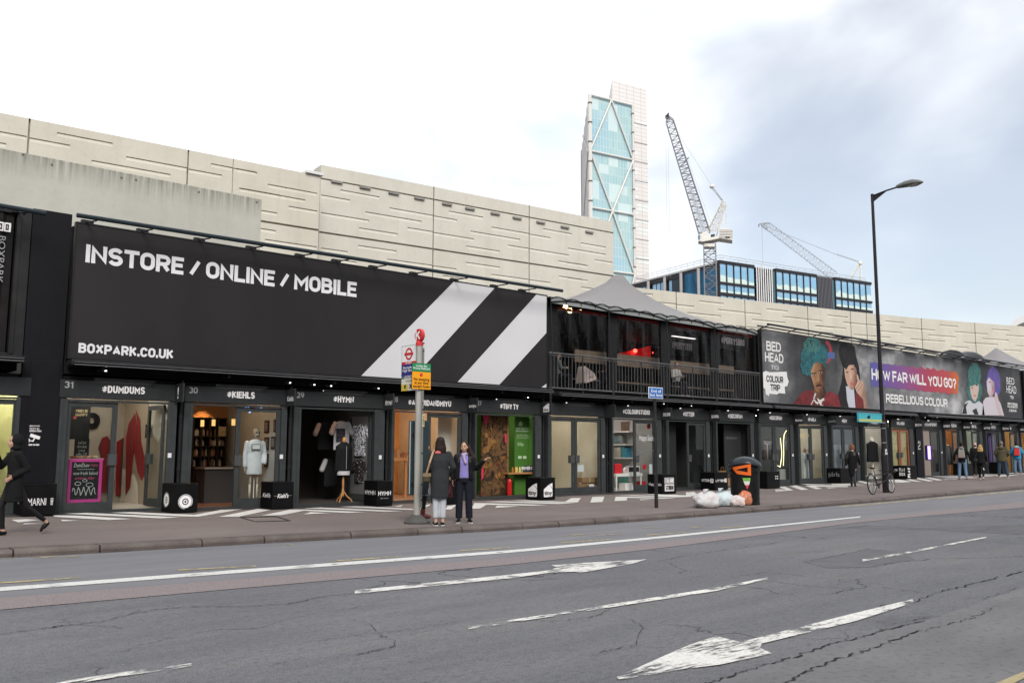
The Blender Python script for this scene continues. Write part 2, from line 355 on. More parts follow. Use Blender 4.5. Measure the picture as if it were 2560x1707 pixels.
def text(body,O,ux,uy,w,h,mat,parent,name='lettering',bold=.02,th=.004,shear=0.0,din=True):
 """letters fitted into the box w x h that starts at corner O (bottom left) and runs along ux, uy"""
 if din and not shear and all(q in GL or q=='\n' for q in body)and bold>0:return dintext(body,O,ux,uy,w,h,mat,parent,name,th,.17+bold*1.1)
 c=bpy.data.curves.new('t','FONT'); c.body=body; c.offset=bold; c.fill_mode='FRONT'; c.resolution_u=3; c.shear=shear; c.align_x='CENTER'; c.space_line=.85
 ob=bpy.data.objects.new('t',c); me=bpy.data.meshes.new_from_object(ob); bpy.data.objects.remove(ob); bpy.data.curves.remove(c)
 xs=[v.co.x for v in me.vertices]; ys=[v.co.y for v in me.vertices]
 if not xs:return None
 a,b,p,q=min(xs),max(xs),min(ys),max(ys); sx=w/(b-a); sy=h/(q-p)
 O=Vector(O); ux=Vector(ux).normalized(); uy=Vector(uy).normalized(); n=ux.cross(uy)
 org=wloc(parent)if parent is not None else Vector((0,0,0))
 for v in me.vertices:v.co=O+ux*((v.co.x-a)*sx)+uy*((v.co.y-p)*sy)+n*th-org
 me.name=name; o=bpy.data.objects.new(name,me); COL.objects.link(o); o.parent=parent
 me.materials.append(mat); return o
UX,UZ=Vector((1,0,0)),Vector((0,0,1))
def ftext(body,x0,x1,z0,z1,mat,parent,y=FY,**k):
 return text(body,(x0,y,z0),UX,UZ,x1-x0,z1-z0,mat,parent,**k)
def stext(body,x,y0,y1,z0,z1,mat,parent,**k):
 return text(body,(x,max(y0,y1),z0),(0,-1,0),UZ,abs(y1-y0),z1-z0,mat,parent,**k)
 # ------------------------------------------------------------------ ground, road, kerb, pavement
ASPH,PAVE=mat_asphalt(),mat_pave()
XS=[-60,-30,-15,-8]+[x*.5 for x in range(-8,130)]+[70,80,100,150]
struct('ground',MB().face([(-900,-600,-.12),(1500,-600,-.12),(1500,1500,-.12),(-900,1500,-.12)]),M('far_ground',(.13,.125,.12),.9,var=.2,vs=.05))
mb=MB()
for a,b in zip(XS,XS[1:]):mb.face([(a,-14,0),(b,-14,0),(b,kerb_y(b)+.1,0),(a,kerb_y(a)+.1,0)])
struct('road',mb,ASPH,loc=(0,0,0),smooth=True)
mb=MB()
for a,b in zip(XS,XS[1:]):
 for k in range(6):
  q=[lerp(kerb_y(a)+.28,20.6,k/6),lerp(kerb_y(a)+.28,20.6,(k+1)/6),lerp(kerb_y(b)+.28,20.6,(k+1)/6),lerp(kerb_y(b)+.28,20.6,k/6)]
  mb.face([(a,q[0],pave_z(a,q[0])),(b,q[3],pave_z(b,q[3])),(b,q[2],pave_z(b,q[2])),(a,q[1],pave_z(a,q[1]))])
struct('pavement',mb,PAVE,loc=(0,0,0),smooth=True)
t=NT('kerb_granite')
c=t.ramp(t.noise(t.coord(),2.2,6),[(.3,(.080,.066,.062)),(.55,(.115,.096,.090)),(.75,(.15,.128,.12))])
c=t.mix(t.rng(t.noise(t.coord(),60,3),.52,.7,0,.6),c,(.05,.045,.045))
gi=t.n('ObjectInfo'); t.base(c,.8); t.bump(t.math('ADD',t.noise(t.coord(),14,5),t.noise(t.coord(),70,3)),.6,.02)
mb=MB(); x=-14.0
while x<75:
 L_=rnd.uniform(.85,1.5); a,b=x+.012,x+L_-.012
 n=4; dz=rnd.uniform(-.006,.006); dy=rnd.uniform(-.008,.008)
 ra=[]
 for k in range(n+1):
  xx=lerp(a,b,k/n); y=kerb_y(xx)+dy; wv=lambda s:mnoise.noise(Vector((xx*3,s,0)))*.006
  ra.append([(xx,y+.012+wv(1),-.05),(xx,y+wv(2),.055),(xx,y+.012+wv(3),KH-.03+dz),(xx,y+.04,KH+dz),(xx,y+.29,KH+.004),(xx,y+.29,-.05)])
 mb.rings(ra); x+=L_
struct('kerb',mb,t.m,loc=(0,0,0))
def ground_poly(name,pts,mat,z=.004,plane='road',kind='structure',n=1):
 mb=MB(); P=[(on_z(x,y,z)if plane=='road' else on_pave(x,y))for x,y in pts]
 if plane!='road':P=[p+Vector((0,0,z))for p in P]
 mb.face(P)
 return tag(mb.build(name,mat,flip=False,loc=(0,0,0)),kind=kind)
def road_strip(name,top,bot,mat,z,step=40):
 """strip between two photo polylines on the road, finely divided"""
 mb=MB(); x0=max(top[0][0],bot[0][0]); x1=min(top[-1][0],bot[-1][0]); k=max(2,int((x1-x0)/step)); P=[]
 for i in range(k+1):
  x=lerp(x0,x1,i/k); P.append((on_z(x,table(top,x),z),on_z(x,table(bot,x),z)))
 for(a,b),(c,d)in zip(P,P[1:]):mb.face([b,d,c,a])
 return struct(name,mb,mat,loc=(0,0,0),flip=False)
WHITE=mat_paint('road_white_good',(.54,.54,.53),.44,7,(.4,2,1)); WORN=mat_paint('road_white_worn',(.62,.61,.58),.555,9,(.5,2.6,1),.04); WORN2=mat_paint('road_white_worn_thin',(.60,.59,.56),.60,9,(.5,2.4,1))
YELL=mat_paint('road_yellow',(.36,.30,.17),.50,8); YELF=mat_paint('road_yellow_faded',(.29,.25,.18),.57,6)
t=NT('red_surfacing'); o=t.coord()
c=t.mix(t.rng(t.noise(o,60,3,.7),.35,.65),(.125,.108,.112),(.235,.198,.200)); c=t.mix(t.rng(t.noise(o,130,2),.6,.7,0,.6),c,(.3,.27,.26))
t.base(c,.85); t.bump(t.noise(o,80,3),.5,.012); RED=t.m
t=NT('lane_asphalt_smooth'); o=t.coord()
c=t.ramp(t.noise(t.coord((.3,2,1)),.9,6),[(.3,(.128,.128,.141)),(.7,(.165,.165,.177))]); c=t.mix(t.rng(t.noise(o,90,2),.6,.7,0,.5),c,(.05,.05,.055)); t.base(c,.8); t.bump(t.noise(o,120,2),.25,.01)
LANE=t.m
# bus-lane strip between the red band and the kerb, then the red band and the lines on it
road_strip('bus_lane',[(-60,1399),(0,1396),(260,1381.5),(640,1359),(1055,1338),(1420,1317),(1800,1288),(2100,1262),(2400,1236.5),(2560,1222)],[(-60,1500),(0,1494),(1280,1393),(1500,1372),(2172,1297),(2560,1258)],LANE,.003)
road_strip('red_band',[(-60,1499),(0,1494),(640,1443),(1280,1393),(1640,1355),(2140,1299),(2300,1281),(2560,1253)],[(-60,1528),(0,1523),(640,1466),(1280,1410),(1640,1371),(2140,1306),(2300,1290),(2560,1268)],RED,.006)
road_strip('road_marking',[(-60,1473),(0,1467),(640,1420),(1280,1374),(1640,1341),(2151,1290)],[(-60,1482),(0,1476.5),(640,1428),(1280,1380.5),(1640,1346),(2151,1292.6)],WHITE,.009)
for q in([(0,1454.5),(207,1441),(207,1443.6),(0,1458)],[(446,1422.6),(640,1412.6),(640,1415),(446,1425.4)],[(826,1400.7),(1004,1388.7),(1004,1391),(826,1403.2)],
[(1148,1375),(1275,1367.3),(1275,1369.3),(1148,1377)],[(1404,1355),(1530,1346),(1530,1348),(1404,1357)],[(1617,1336),(1713,1329),(1713,1330.5),(1617,1337.8)],[(1802,1318),(1873,1313),(1873,1314.2),(1802,1319.3)]):
 ground_poly('road_marking',q,YELL,.009)
for q in([(1405,1337.5),(1552,1328),(1552,1330),(1405,1339.5)],[(1450,1341),(1552,1333),(1552,1334.5),(1450,1342.3)],[(1600,1318),(1680,1317),(1735,1313),(1735,1314.6),(1680,1319),(1600,1319.5)],[(1725,1319.5),(1745,1312.5),(1775,1310.5),(1806,1309.5),(1806,1310.8),(1778,1312.5),(1750,1318.5)],
[(1355,1333),(1395,1330),(1395,1331.2),(1355,1334.2)],[(1925,1296.5),(2015,1298),(2015,1299.2),(1925,1297.6)],[(1750,1293),(1835,1291),(1835,1292),(1780,1294.5)],[(660,1363),(735,1359.5),(735,1362.5),(660,1366)],[(0,1392),(205,1388),(205,1391),(0,1397)]):
 ground_poly('road_marking',q,YELF,.009)
road_strip('road_marking',[(2100,1264.5),(2240,1253.5),(2400,1239),(2560,1225)],[(2100,1266.5),(2240,1255.2),(2400,1240.8),(2560,1227)],YELL,.009)
ground_poly('road_marking',[(2475,1712),(2560,1677),(2640,1645),(2640,1662),(2560,1694),(2510,1718)],YELL,.009)
# straight-on arrow in the near lane, worn return arrow lower right, broken lane lines
ground_poly('road_marking',[(887,1474.5),(1280,1435),(1378,1424),(1392,1417),(1378,1412),(1460,1406),(1617,1397),(1585,1407),(1530,1417),(1454,1430.5),(1436,1428),(1378,1430),(1280,1444),(887,1483)],mat_paint('arrow_white',(.58,.57,.55),.50,8,(.6,2.4,1),.05),.009)
ground_poly('road_marking',[(2281,1496.5),(2284,1505),(2140,1551),(1905,1607),(1900,1618),(1930,1632),(1800,1660),(1700,1672),(1610,1688),(1547,1697),(1541,1690),(1600,1665),(1660,1638),(1730,1608),(1792,1589),(1840,1601),(1850,1604),(1940,1581),(2130,1533)],mat_paint('arrow_white_worn',(.60,.59,.565),.515,9,(.55,2.4,1),.05),.009)
for tp,bt,m in(([(1170,1566),(1280,1548),(1797,1467),(1919,1442)],[(1170,1572),(1280,1555),(1797,1475),(1919,1446.5)],WORN),([(2156,1397.5),(2276,1377),(2466,1340.5)],[(2156,1402.5),(2276,1381.5),(2466,1343.5)],WORN),
([(100,1709),(305,1679),(479,1656.5)],[(100,1720),(305,1689),(479,1664)],WORN)):
 road_strip('road_marking',tp,bt,m,.009,25)
 # long cracks that follow the photograph
CRK=M('crack_dark',(.022,.022,.024),.95)
def crack(pts,w):
 P=[]
 for(a,b),(c,d)in zip(pts,pts[1:]):
  k=max(2,int(math.hypot(c-a,d-b)/7))
  for i in range(k):P.append((lerp(a,c,i/k),lerp(b,d,i/k)))
 P.append(pts[-1]); G=[]
 for i,(x,y)in enumerate(P):
  p=on_z(x,y,.008); s=p.length*.0016+.012
  j=Vector((mnoise.noise(Vector((i*.45,y,1))),mnoise.noise(Vector((i*.45,x,7))),0))*s*2.0+Vector((rnd.uniform(-1,1),rnd.uniform(-1,1),0))*s*.5
  ww=w*.58*rnd.uniform(.1,1.2)*min(1,i/3+.1,(len(P)-1-i)/3+.1); G.append((p+j+Vector((0,ww,0)),p+j-Vector((0,ww,0))))
 for(a,b),(c,d)in zip(G,G[1:]):CR.face([b,d,c,a])
CR=MB(); Lz=lambda x,y:(x/1.8375,1240+y/1.8375); Rz=lambda x,y:(1280+x/1.8375,1240+y/1.8375)
for w,q in((.014,[(-60,640),(0,632),(250,598),(450,575),(700,520),(850,505),(1100,505),(1300,495),(1440,470),(1500,455),(1640,443)]),(.012,[(1530,535),(1620,560),(1700,585),(1740,630),(1815,660),(1810,685),(1620,730)]),
(.008,[(1440,665),(1650,635),(1900,610),(2130,570)]),(.008,[(540,490),(640,520),(560,550)]),(.008,[(1640,450),(1900,430),(2150,400),(2352,382)]),(.006,[(1380,540),(1560,520),(1740,490)]),(.006,[(1230,780),(1380,740)]),(.009,[(1440,468),(1470,480),(1430,488)])):
 crack([Lz(*p)for p in q],w)
for w,q in((.012,[(650,300),(780,275),(880,258),(1100,228),(1330,195)]),(.008,[(620,335),(780,335),(1000,372),(1180,345)]),(.010,[(1180,345),(1500,385),(1750,425),(1940,445)]),(.020,[(1940,445),(2100,405),(2230,370),(2352,343),(2480,315)]),
(.018,[(840,870),(1000,828),(1100,790),(1200,765),(1330,725),(1420,690),(1600,645),(1720,610),(1900,570)]),(.016,[(1220,870),(1350,800),(1500,745),(1680,690),(1830,630),(1900,610)]),(.010,[(370,740),(400,715),(560,680),(580,630),(610,600),(540,560),(460,540)]),
(.008,[(100,570),(240,570),(400,545),(470,505),(620,490)]),(.012,[(0,372),(150,356),(300,348),(430,340)]),(.010,[(1340,300),(1500,270),(1640,240),(1800,255)]),(.008,[(1450,330),(1640,325),(1850,290)]),(.012,[(1500,145),(1640,135),(1880,148),(2100,160),(2352,130)]),(.014,[(1940,445),(1860,480),(1700,500),(1580,555)]),
(.009,[(1900,610),(2100,560),(2230,500)]),(.009,[(1600,560),(1750,585),(1960,545)]),(.008,[(2130,475),(2352,415)]),(.010,[(2080,170),(2200,150),(2352,180)])):
 crack([Rz(*p)for p in q],w)
PT=NT('asphalt_patch'); o=PT.coord(); c=PT.ramp(PT.noise(PT.coord((.6,1.4,1)),1.4,6),[(.3,(.118,.117,.124)),(.7,(.156,.154,.160))]); c=PT.mix(PT.math('MULTIPLY',PT.rng(PT.noise(o,14,4,.75),.52,.68),.6),c,(.06,.06,.063)); PT.base(c,.9); PT.bump(PT.noise(o,60,3),.5,.012)
PD=NT('asphalt_patch_dark'); o=PD.coord(); c=PD.ramp(PD.noise(o,2.2,6),[(.3,(.082,.082,.090)),(.7,(.112,.111,.118))]); c=PD.mix(PD.math('MULTIPLY',PD.rng(PD.noise(o,40,4,.75),.56,.68),.5),c,(.2,.2,.2)); PD.base(c,.85); PD.bump(PD.noise(o,70,3),.4,.01)
for q,m in(([(840,866),(1000,828),(1200,765),(1330,725),(1420,690),(1600,645),(1900,570),(2100,505),(2352,415),(2500,360),(2500,900),(840,900)],PT.m),([(1340,300),(1500,270),(1640,240),(1800,255),(1850,290),(1640,325),(1450,330)],PD.m),([(1500,145),(1640,132),(1880,146),(2352,128),(2352,176),(2100,165),(1900,152),(1640,150)],PD.m)):ground_poly('road_patch',[Rz(*p)for p in q],m,.0025)
struct('road_crack',CR,CRK,loc=(0,0,0),flip=False)
# zigzag paint along the shop fronts: dark band first, white shapes on top
PBLK=M('pavement_black_paint',(.040,.037,.038),.7,var=.35,vs=3,bump=.2,bs=90); PWHT=mat_paint('pavement_white_paint',(.56,.55,.53),.30,12,soft=.06)
road=None
mb=MB()
for i in range(0,112):
 a,b=1.0+i*.5,1.5+i*.5; w=lambda x:FY-.42-.38*abs(((x/2.75)%2)-1)
 for k in range(2):
  ya,yb=w(a),w(b); y=[lerp(ya,20.1,k/2),lerp(ya,20.1,(k+1)/2),lerp(yb,20.1,(k+1)/2),lerp(yb,20.1,k/2)]
  mb.face([(a,y[0],pave_z(a,y[0])+.004),(b,y[3],pave_z(b,y[3])+.004),(b,y[2],pave_z(b,y[2])+.004),(a,y[1],pave_z(a,y[1])+.004)])
struct('pavement_black_band',mb,PBLK,loc=(0,0,0),smooth=True)
def zig(ox,oy,s,polys):
 for q in polys:
  ground_poly('pavement_zigzag',[(ox+x/s,oy+y/s)for x,y in q],PWHT,.009,'pave')
zig(100,1240,3.675,([(220,163),(430,155),(1285,196),(1110,206)],[(115,178),(330,180),(840,212),(640,222),(135,193)],[(190,218),(360,228),(205,233)],[(640,153),(850,148),(1420,174),(1660,128),(1855,122),(1460,190),(1300,188)],
[(1640,192),(2000,118),(2115,130),(1825,191)],[(-260,220),(-120,214),(-10,222),(-200,245)],[(-140,250),(20,255),(-160,262)]))
zig(640,1220,3.675,([(50,255),(310,199),(470,199),(1005,222),(840,229),(440,210),(235,250)],[(440,186),(590,180),(1350,213),(1190,218)],[(770,172),(920,168),(1445,192),(1530,160),(1610,148),(1590,165),(1480,203),(1330,198)],[(435,243),(500,222),(690,230)],[(1265,172),(1350,155),(1330,173)],
[(1740,198),(1760,165),(1850,153),(1790,198)]))
zig(1160,1200,3.675,([(70,264),(95,211),(205,213),(780,229),(640,236),(205,228),(150,262)],[(175,200),(330,195),(1030,213),(860,221)],[(430,190),(560,186),(930,200),(985,166),(1075,165),(1045,206),(940,207),(800,204)],[(285,256),(305,236),(510,243)],[(1160,207),(1180,155),(1290,152),(1272,202)],
[(1382,194),(1393,153),(1500,152),(1945,167),(1820,171),(1500,163),(1494,189)],[(1410,141),(1560,140),(2115,154),(1945,159)],[(1640,131),(1760,129),(1945,140),(2040,140),(2040,112),(2110,110),(2182,147),(2040,149)],[(1615,176),(1735,178),(1620,185)],[(2185,103),(2275,101),(2352,142),(2250,140)]))
zig(1640,1170,4.9,([(-30,324),(240,326),(470,352),(300,357),(20,345)],[(-40,360),(230,366),(40,374)],[(360,300),(460,290),(555,342),(410,346)],[(565,287),(690,285),(785,331),(650,336)],[(805,285),(920,279),(1080,280),(1080,295),(980,294),(1028,321),(890,323)],[(865,262),(1075,257),(1075,268),(870,272)],[(865,243),(1075,238),(1075,245),(870,250)],
[(1495,232),(1580,226),(1685,275),(1460,275),(1460,262),(1590,262)],[(1460,283),(1650,282),(1470,292)],[(1635,220),(1720,212),(1865,262),(1780,271)],[(1825,215),(1900,212),(2352,222),(2352,234),(1950,228),(2036,252),(1960,260)],[(1760,198),(1850,196),(2352,206),(2352,214),(1900,208)],[(2080,236),(2240,239),(2110,250)]))
zig(2080,1140,4.9,([(0,340),(200,342),(405,352),(220,358),(0,352)],[(0,362),(210,366),(100,372),(0,370)],[(310,312),(350,304),(560,345),(500,356)],[(0,386),(80,386),(0,394)],[(680,290),(830,288),(990,316),(860,320),(700,308)],[(700,316),(960,322),(720,328)],[(900,284),(960,282),(1110,317),(990,308)],[(980,268),(1050,264),(1250,303),(1180,310)],[(1130,264),(1200,260),(1362,294),(1290,299)],
[(1140,248),(1240,244),(1800,262),(1700,270)],[(1250,238),(1380,234),(1800,246),(1760,252)],[(1360,284),(1450,287),(1390,292)],[(1340,270),(1660,276),(1500,284)],[(1600,222),(1680,218),(1990,244),(1900,250)],[(1760,226),(1860,222),(2300,232),(2200,240)],[(2080,205),(2140,200),(2420,214),(2420,222)],[(2000,240),(2200,244),(2060,252)]))
mb=MB()
for q in([(600,1292),(690,1290),(692,1292),(604,1293.6)],[(604,1293),(640,1303.5),(637,1304),(599,1293.5)],[(637,1303),(727,1300.5),(728,1302),(640,1304.4)],[(690,1290),(727,1301),(724,1302),(687,1291)]):
 mb.face([on_pave(*p)+Vector((0,0,.006))for p in q])
tag(mb.build('inspection_cover',M('cover_gap',(.03,.03,.03),.9),flip=False),'flush inspection cover set in the brown pavement in front of the shop with the skeleton','cover')
# ------------------------------------------------------------------ concrete walls behind the containers
CONC=mat_concrete('viaduct_concrete',(.43,.405,.345),(.53,.505,.44),(.33,.30,.25),.26)
CONC2=mat_concrete('tall_concrete',(.44,.42,.365),(.53,.51,.455),(.34,.315,.265),.26)
OLDC=mat_concrete('old_concrete',(.36,.355,.32),(.45,.445,.40),(.27,.265,.235),.22,top_moss=.92)
class Wall:
 """upright wall over a plan polyline; pockets are cast recesses, deep at the top and running out at the foot"""
 def __init__(s,plan,z0,z1):
  s.p=[Vector((x,y))for x,y in plan]; s.z0,s.z1=z0,z1; s.acc=[0]
  for a,b in zip(s.p,s.p[1:]):s.acc.append(s.acc[-1]+(b-a).length)
  s.pk=[]
 def at(s,u):
  for i in range(len(s.acc)-1):
   if u<=s.acc[i+1]or i==len(s.acc)-2:
    a,b=s.p[i],s.p[i+1]; t=(u-s.acc[i])/(s.acc[i+1]-s.acc[i]); d=(b-a).normalized(); return a+(b-a)*t,Vector((-d.y,d.x))
 def hit(s,px,py):
  q=ray(px,py)
  for i in range(len(s.acc)-1):
   a,b=s.p[i],s.p[i+1]; e=b-a; det=q.x*-e.y+e.x*q.y
   if abs(det)<1e-9:continue
   t=(a.x*-e.y+e.x*a.y)/det; u=(q.x*a.y-q.y*a.x)/det
   if t>0 and(-1e-6<=u<=1+1e-6 or(i==0 and u<0)or(i==len(s.acc)-2 and u>1)):return s.acc[i]+u*e.length,CAM_H+t*q.z
 def pocket(s,a,b,h=.12,d=.042):
  (u0,za),(u1,zb)=s.hit(*a),s.hit(*b); z=(za+zb)/2; s.pk.append((u0,u1,z-h,z,d,0))
 def slot_v(s,px,py,w=.05,d=.12,z0=None,z1=None):
  u,_=s.hit(px,py); s.pk.append((u-w/2,u+w/2,s.z0 if z0 is None else z0,s.z1 if z1 is None else z1,d,1))
 def slot_h(s,z,w=.07,d=.14,u0=None,u1=None):
  s.pk.append((0 if u0 is None else u0,s.acc[-1]if u1 is None else u1,z-w/2,z+w/2,d,1))
 def build(s,name,mat,parent,thick=.6,seg=2.0):
  U={0.0,s.acc[-1]}|set(s.acc); Z={s.z0,s.z1}; u=0
  while u<s.acc[-1]:U.add(u); u+=seg
  for p in s.pk:U|={max(0,p[0]),min(s.acc[-1],p[1])}; Z|={max(s.z0,p[2]),min(s.z1,p[3])}
  cl=lambda S:[v for i,v in enumerate(sorted(S))if i==0 or v-sorted(S)[i-1]>1e-4]
  U,Z=cl(U),cl(Z); mb=MB(); W3={}
  def P(u,z,d):
   k=round(u,4)
   if k not in W3:W3[k]=s.at(u)
   p,n=W3[k]; return(p.x+n.x*d,p.y+n.y*d,z)
  pk=s.pk
  for u0,u1 in zip(U,U[1:]):
   uc=(u0+u1)/2; act=[p for p in pk if p[0]<uc<p[1]]
   if not act:
    mb.face([P(u0,s.z0,0),P(u1,s.z0,0),P(u1,s.z1,0),P(u0,s.z1,0)]); continue
   run=None
   def dep(z,zc):
    best=0
    for p in act:
     if p[2]<zc<p[3]:best=max(best,p[4]if p[5]else p[4]*(z-p[2])/(p[3]-p[2]))
    return best
   start=None
   for z0,z1 in zip(Z,Z[1:]):
    zc=(z0+z1)/2; d0,d1=dep(z0+1e-5,zc),dep(z1-1e-5,zc)
    if d0==0 and d1==0:
     if start is None:start=z0
     continue
    if start is not None:mb.face([P(u0,start,0),P(u1,start,0),P(u1,z0,0),P(u0,z0,0)]); start=None
    mb.face([P(u0,z0,d0),P(u1,z0,d0),P(u1,z1,d1),P(u0,z1,d1)])
    for p in act:
     if p[2]<zc<p[3]:
      if abs(z1-p[3])<1e-4:mb.face([P(u0,z1,d1),P(u1,z1,d1),P(u1,z1,0),P(u0,z1,0)])
      if p[5]and abs(z0-p[2])<1e-4:mb.face([P(u0,z0,0),P(u1,z0,0),P(u1,z0,d0),P(u0,z0,d0)])
      if abs(u0-p[0])<1e-3:mb.face([P(u0,z0,0),P(u0,z0,d0),P(u0,z1,d1),P(u0,z1,0)])
      if abs(u1-p[1])<1e-3:mb.face([P(u1,z0,d0),P(u1,z0,0),P(u1,z1,0),P(u1,z1,d1)])
   if start is not None:mb.face([P(u0,start,0),P(u1,start,0),P(u1,s.z1,0),P(u0,s.z1,0)])
  for u0,u1 in zip(U,U[1:]):
   mb.face([P(u0,s.z1,0),P(u1,s.z1,0),P(u1,s.z1,thick),P(u0,s.z1,thick)]); mb.face([P(u1,s.z0,thick),P(u0,s.z0,thick),P(u0,s.z1,thick),P(u1,s.z1,thick)])
  mb.face([P(0,s.z0,thick),P(0,s.z0,0),P(0,s.z1,0),P(0,s.z1,thick)]); e=s.acc[-1]; mb.face([P(e,s.z0,0),P(e,s.z0,thick),P(e,s.z1,thick),P(e,s.z1,0)])
  return mb.build(name,mat,parent,flip=False)
def zoom(ox,oy,s):return lambda x,y:(ox+x/s,oy+y/s)
r1,r2,r3,r4,r5,r6=zoom(0,260,2.24),zoom(600,400,2.614),zoom(1340,660,4.055),zoom(1880,780,3.459),zoom(1420,180,2.8),zoom(1580,540,3.36)
ZT=11.05
pl=lambda q,z:(lambda p:(p.x,p.y))(on_z(q[0],q[1],z))
# left length of viaduct wall
a,b=pl((0,282),ZT),pl((800,440),ZT); d=(Vector(b)-Vector(a)).normalized()
lw=Wall([tuple(Vector(a)-d*16),b],0,ZT)
for q in(((0,150),(150,183)),((166,185),(393,232)),((320,157),(632,220)),((512,312),(955,395)),((707,291),(1050,358)),((1056,362),(1243,397)),((1182,332),(1305,356)),((1309,358),(1440,382)),((1340,467),(1568,510)),((1500,447),(1600,466)),((-90,198),(35,222))):lw.pocket(r1(*q[0]),r1(*q[1]))
for q in(((-20,52),(108,80)),((183,155),(505,217)),((0,180),(428,262)),((60,312),(243,346)),((318,298),(505,333)),((60,430),(235,463)),((163,513),(500,568))):lw.pocket(r2(*q[0]),r2(*q[1]))
lw.slot_v(*r1(160,183)); lw.slot_v(*r1(1051,356)); lw.slot_v(*r1(1305,358),w=.03,d=.05); lw.slot_h(lw.hit(*r2(300,425))[1])
vl=empty('viaduct_wall',(a[0],a[1],0),'long pale concrete viaduct wall with cast grooves above the older grey wall','wall')
lw.build('wall_panel',CONC,vl)
# tall parapet section with a return face on its left end
TZ=11.9
a,b=pl((803,412),TZ),pl((1533,555),TZ); tw=Wall([a,b],0,TZ)
for q in(((530,225),(718,260)),((655,190),(912,242)),((530,340),(842,393)),((820,333),(1187,402)),((978,308),(1262,362)),((1266,362),(1418,390)),((778,438),(1030,483)),((1095,437),(1262,468)),((1266,470),(1530,515)),((772,553),(1023,594)),((530,570),(703,599)),((600,640),(760,668)),((963,640),(1255,690)),((1257,690),(1415,708)),
((1365,330),(1588,373)),((1645,433),(1890,481)),((1892,483),(2030,505)),((1508,460),(1830,518)),((1478,557),(1697,595)),((1750,553),(1890,576)),((1892,578),(2150,618)),((1475,663),(1697,700)),((1643,742),(1890,780)),((1892,782),(2030,797)),((1325,750),(1480,775)),((1980,447),(2170,480)),((2081,655),(2260,686)),((2085,757),(2230,776))):tw.pocket(r2(*q[0]),r2(*q[1]))
for q in(((90,1192),(265,1225)),((0,1228),(265,1276)),((190,1310),(312,1332)),((0,1330),(140,1354)),((0,1435),(140,1458)),((93,1500),(300,1532))):tw.pocket(r5(*q[0]),r5(*q[1]))
tw.slot_v(*r2(1264,400)); tw.slot_v(*r2(1890,500)); tw.slot_h(tw.hit(*r2(1258,581))[1]); zp=tw.hit(*r2(1265,258))[1]; tw.slot_h(zp,.06,.10)
vt=empty('parapet_wall',(a[0],a[1],0),'taller pale concrete parapet section with a dark joint under its top band','wall')
tw.build('wall_panel',CONC2,vt)
dd=(Vector(b)-Vector(a)).normalized(); nn=Vector((-dd.y,dd.x))
mb=MB(); mb.obox(tuple(Vector(a)+nn*.62),tuple(Vector(a)+nn*3.4+dd*.2),.5,0,TZ-.003,off=-.26); mb.build('return_wall',CONC2,vt)
mb=MB(); mb.obox(tuple(Vector(b)+nn*.62),tuple(Vector(b)+nn*6),.5,0,TZ-.003,off=.26); mb.build('end_wall',CONC2,vt)
BRK=M('bracket_grey',(.20,.19,.18),.7,var=.2)
for q in((630,134),(815,171),(1002,208),(1170,242),(1350,279),(1500,309),(1665,341),(1808,370),(1962,399),(2120,430),(2280,462)):
 u,z=tw.hit(*r2(*q)); p,n=tw.at(u); MB().obox(tuple(p-dd*.22),tuple(p+dd*.22),.08,z-.11,z-.035,off=-.045).build('bracket',BRK,vt)
p,n=lw.at(lw.acc[-1]); mb=MB(); mb.obox(tuple(p-d*.55),tuple(p+d*.1),.4,ZT+.004,ZT+.10,off=.1); mb.build('flashing',M('flashing',(.55,.55,.55),.5),vl)
# far curved length
FT=11.05
far=[(1450,704),(1586,718.6),(1760,737),(1900,754),(2020,766),(2150,781),(2279,794.5),(2430,806),(2560,816),(2700,827)]
P=[pl(q,FT)for q in far]
c2=[tuple((Vector(P[max(0,i-1)])+Vector(P[i])*2+Vector(P[min(len(P)-1,i+1)]))/4)if 0<i<len(P)-1 else P[i]for i in range(len(P))]
fw_=Wall(c2,0,FT)
for q in(((65,640),(175,658)),((218,717),(370,738)),((373,739),(520,757)),((568,706),(770,735)),((720,780),(948,806)),((950,806),(1083,822)),((1130,773),(1308,797)),((1010,863),(1290,893)),((1268,840),(1475,862)),((1478,862),(1600,877)),((1643,827),(1813,848)),((1775,888),(1970,906)),((1972,906),(2100,917)),((1537,915),(1700,935)),((2125,877),(2285,893)),((460,803),(745,838)),((870,915),(1130,945))):fw_.pocket(r6(*q[0]),r6(*q[1]),h=.15,d=.06)
for q in(((365,148),(703,180)),((545,113),(810,137)),((880,190),(1198,215)),((1080,155),(1300,178)),((1280,128),(1580,153)),((1368,228),(1670,250)),((1525,193),(1765,213)),((1620,108),(1780,122)),((1750,165),(2038,187)),((1985,225),(2220,240)),((2078,145),(2232,157)),((1833,260),(2125,276)),((1720,293),(1873,305)),((2200,195),(2420,213)),((1245,265),(1410,278)),((2170,322),(2325,333)),((2280,285),(2420,297))):fw_.pocket(r4(*q[0]),r4(*q[1]),h=.15,d=.06)
for q in(r6(372,700),r6(949,780),r6(1476,820),r6(1835,850),r6(1970,870),r4(1470,180),r4(1932,210)):fw_.slot_v(*q,w=.07,d=.14)
vf=empty('viaduct_wall',(P[0][0],P[0][1],0),'long curving pale concrete wall with cast grooves that runs below the glass office block','wall')
fw_.build('wall_panel',CONC,vf)
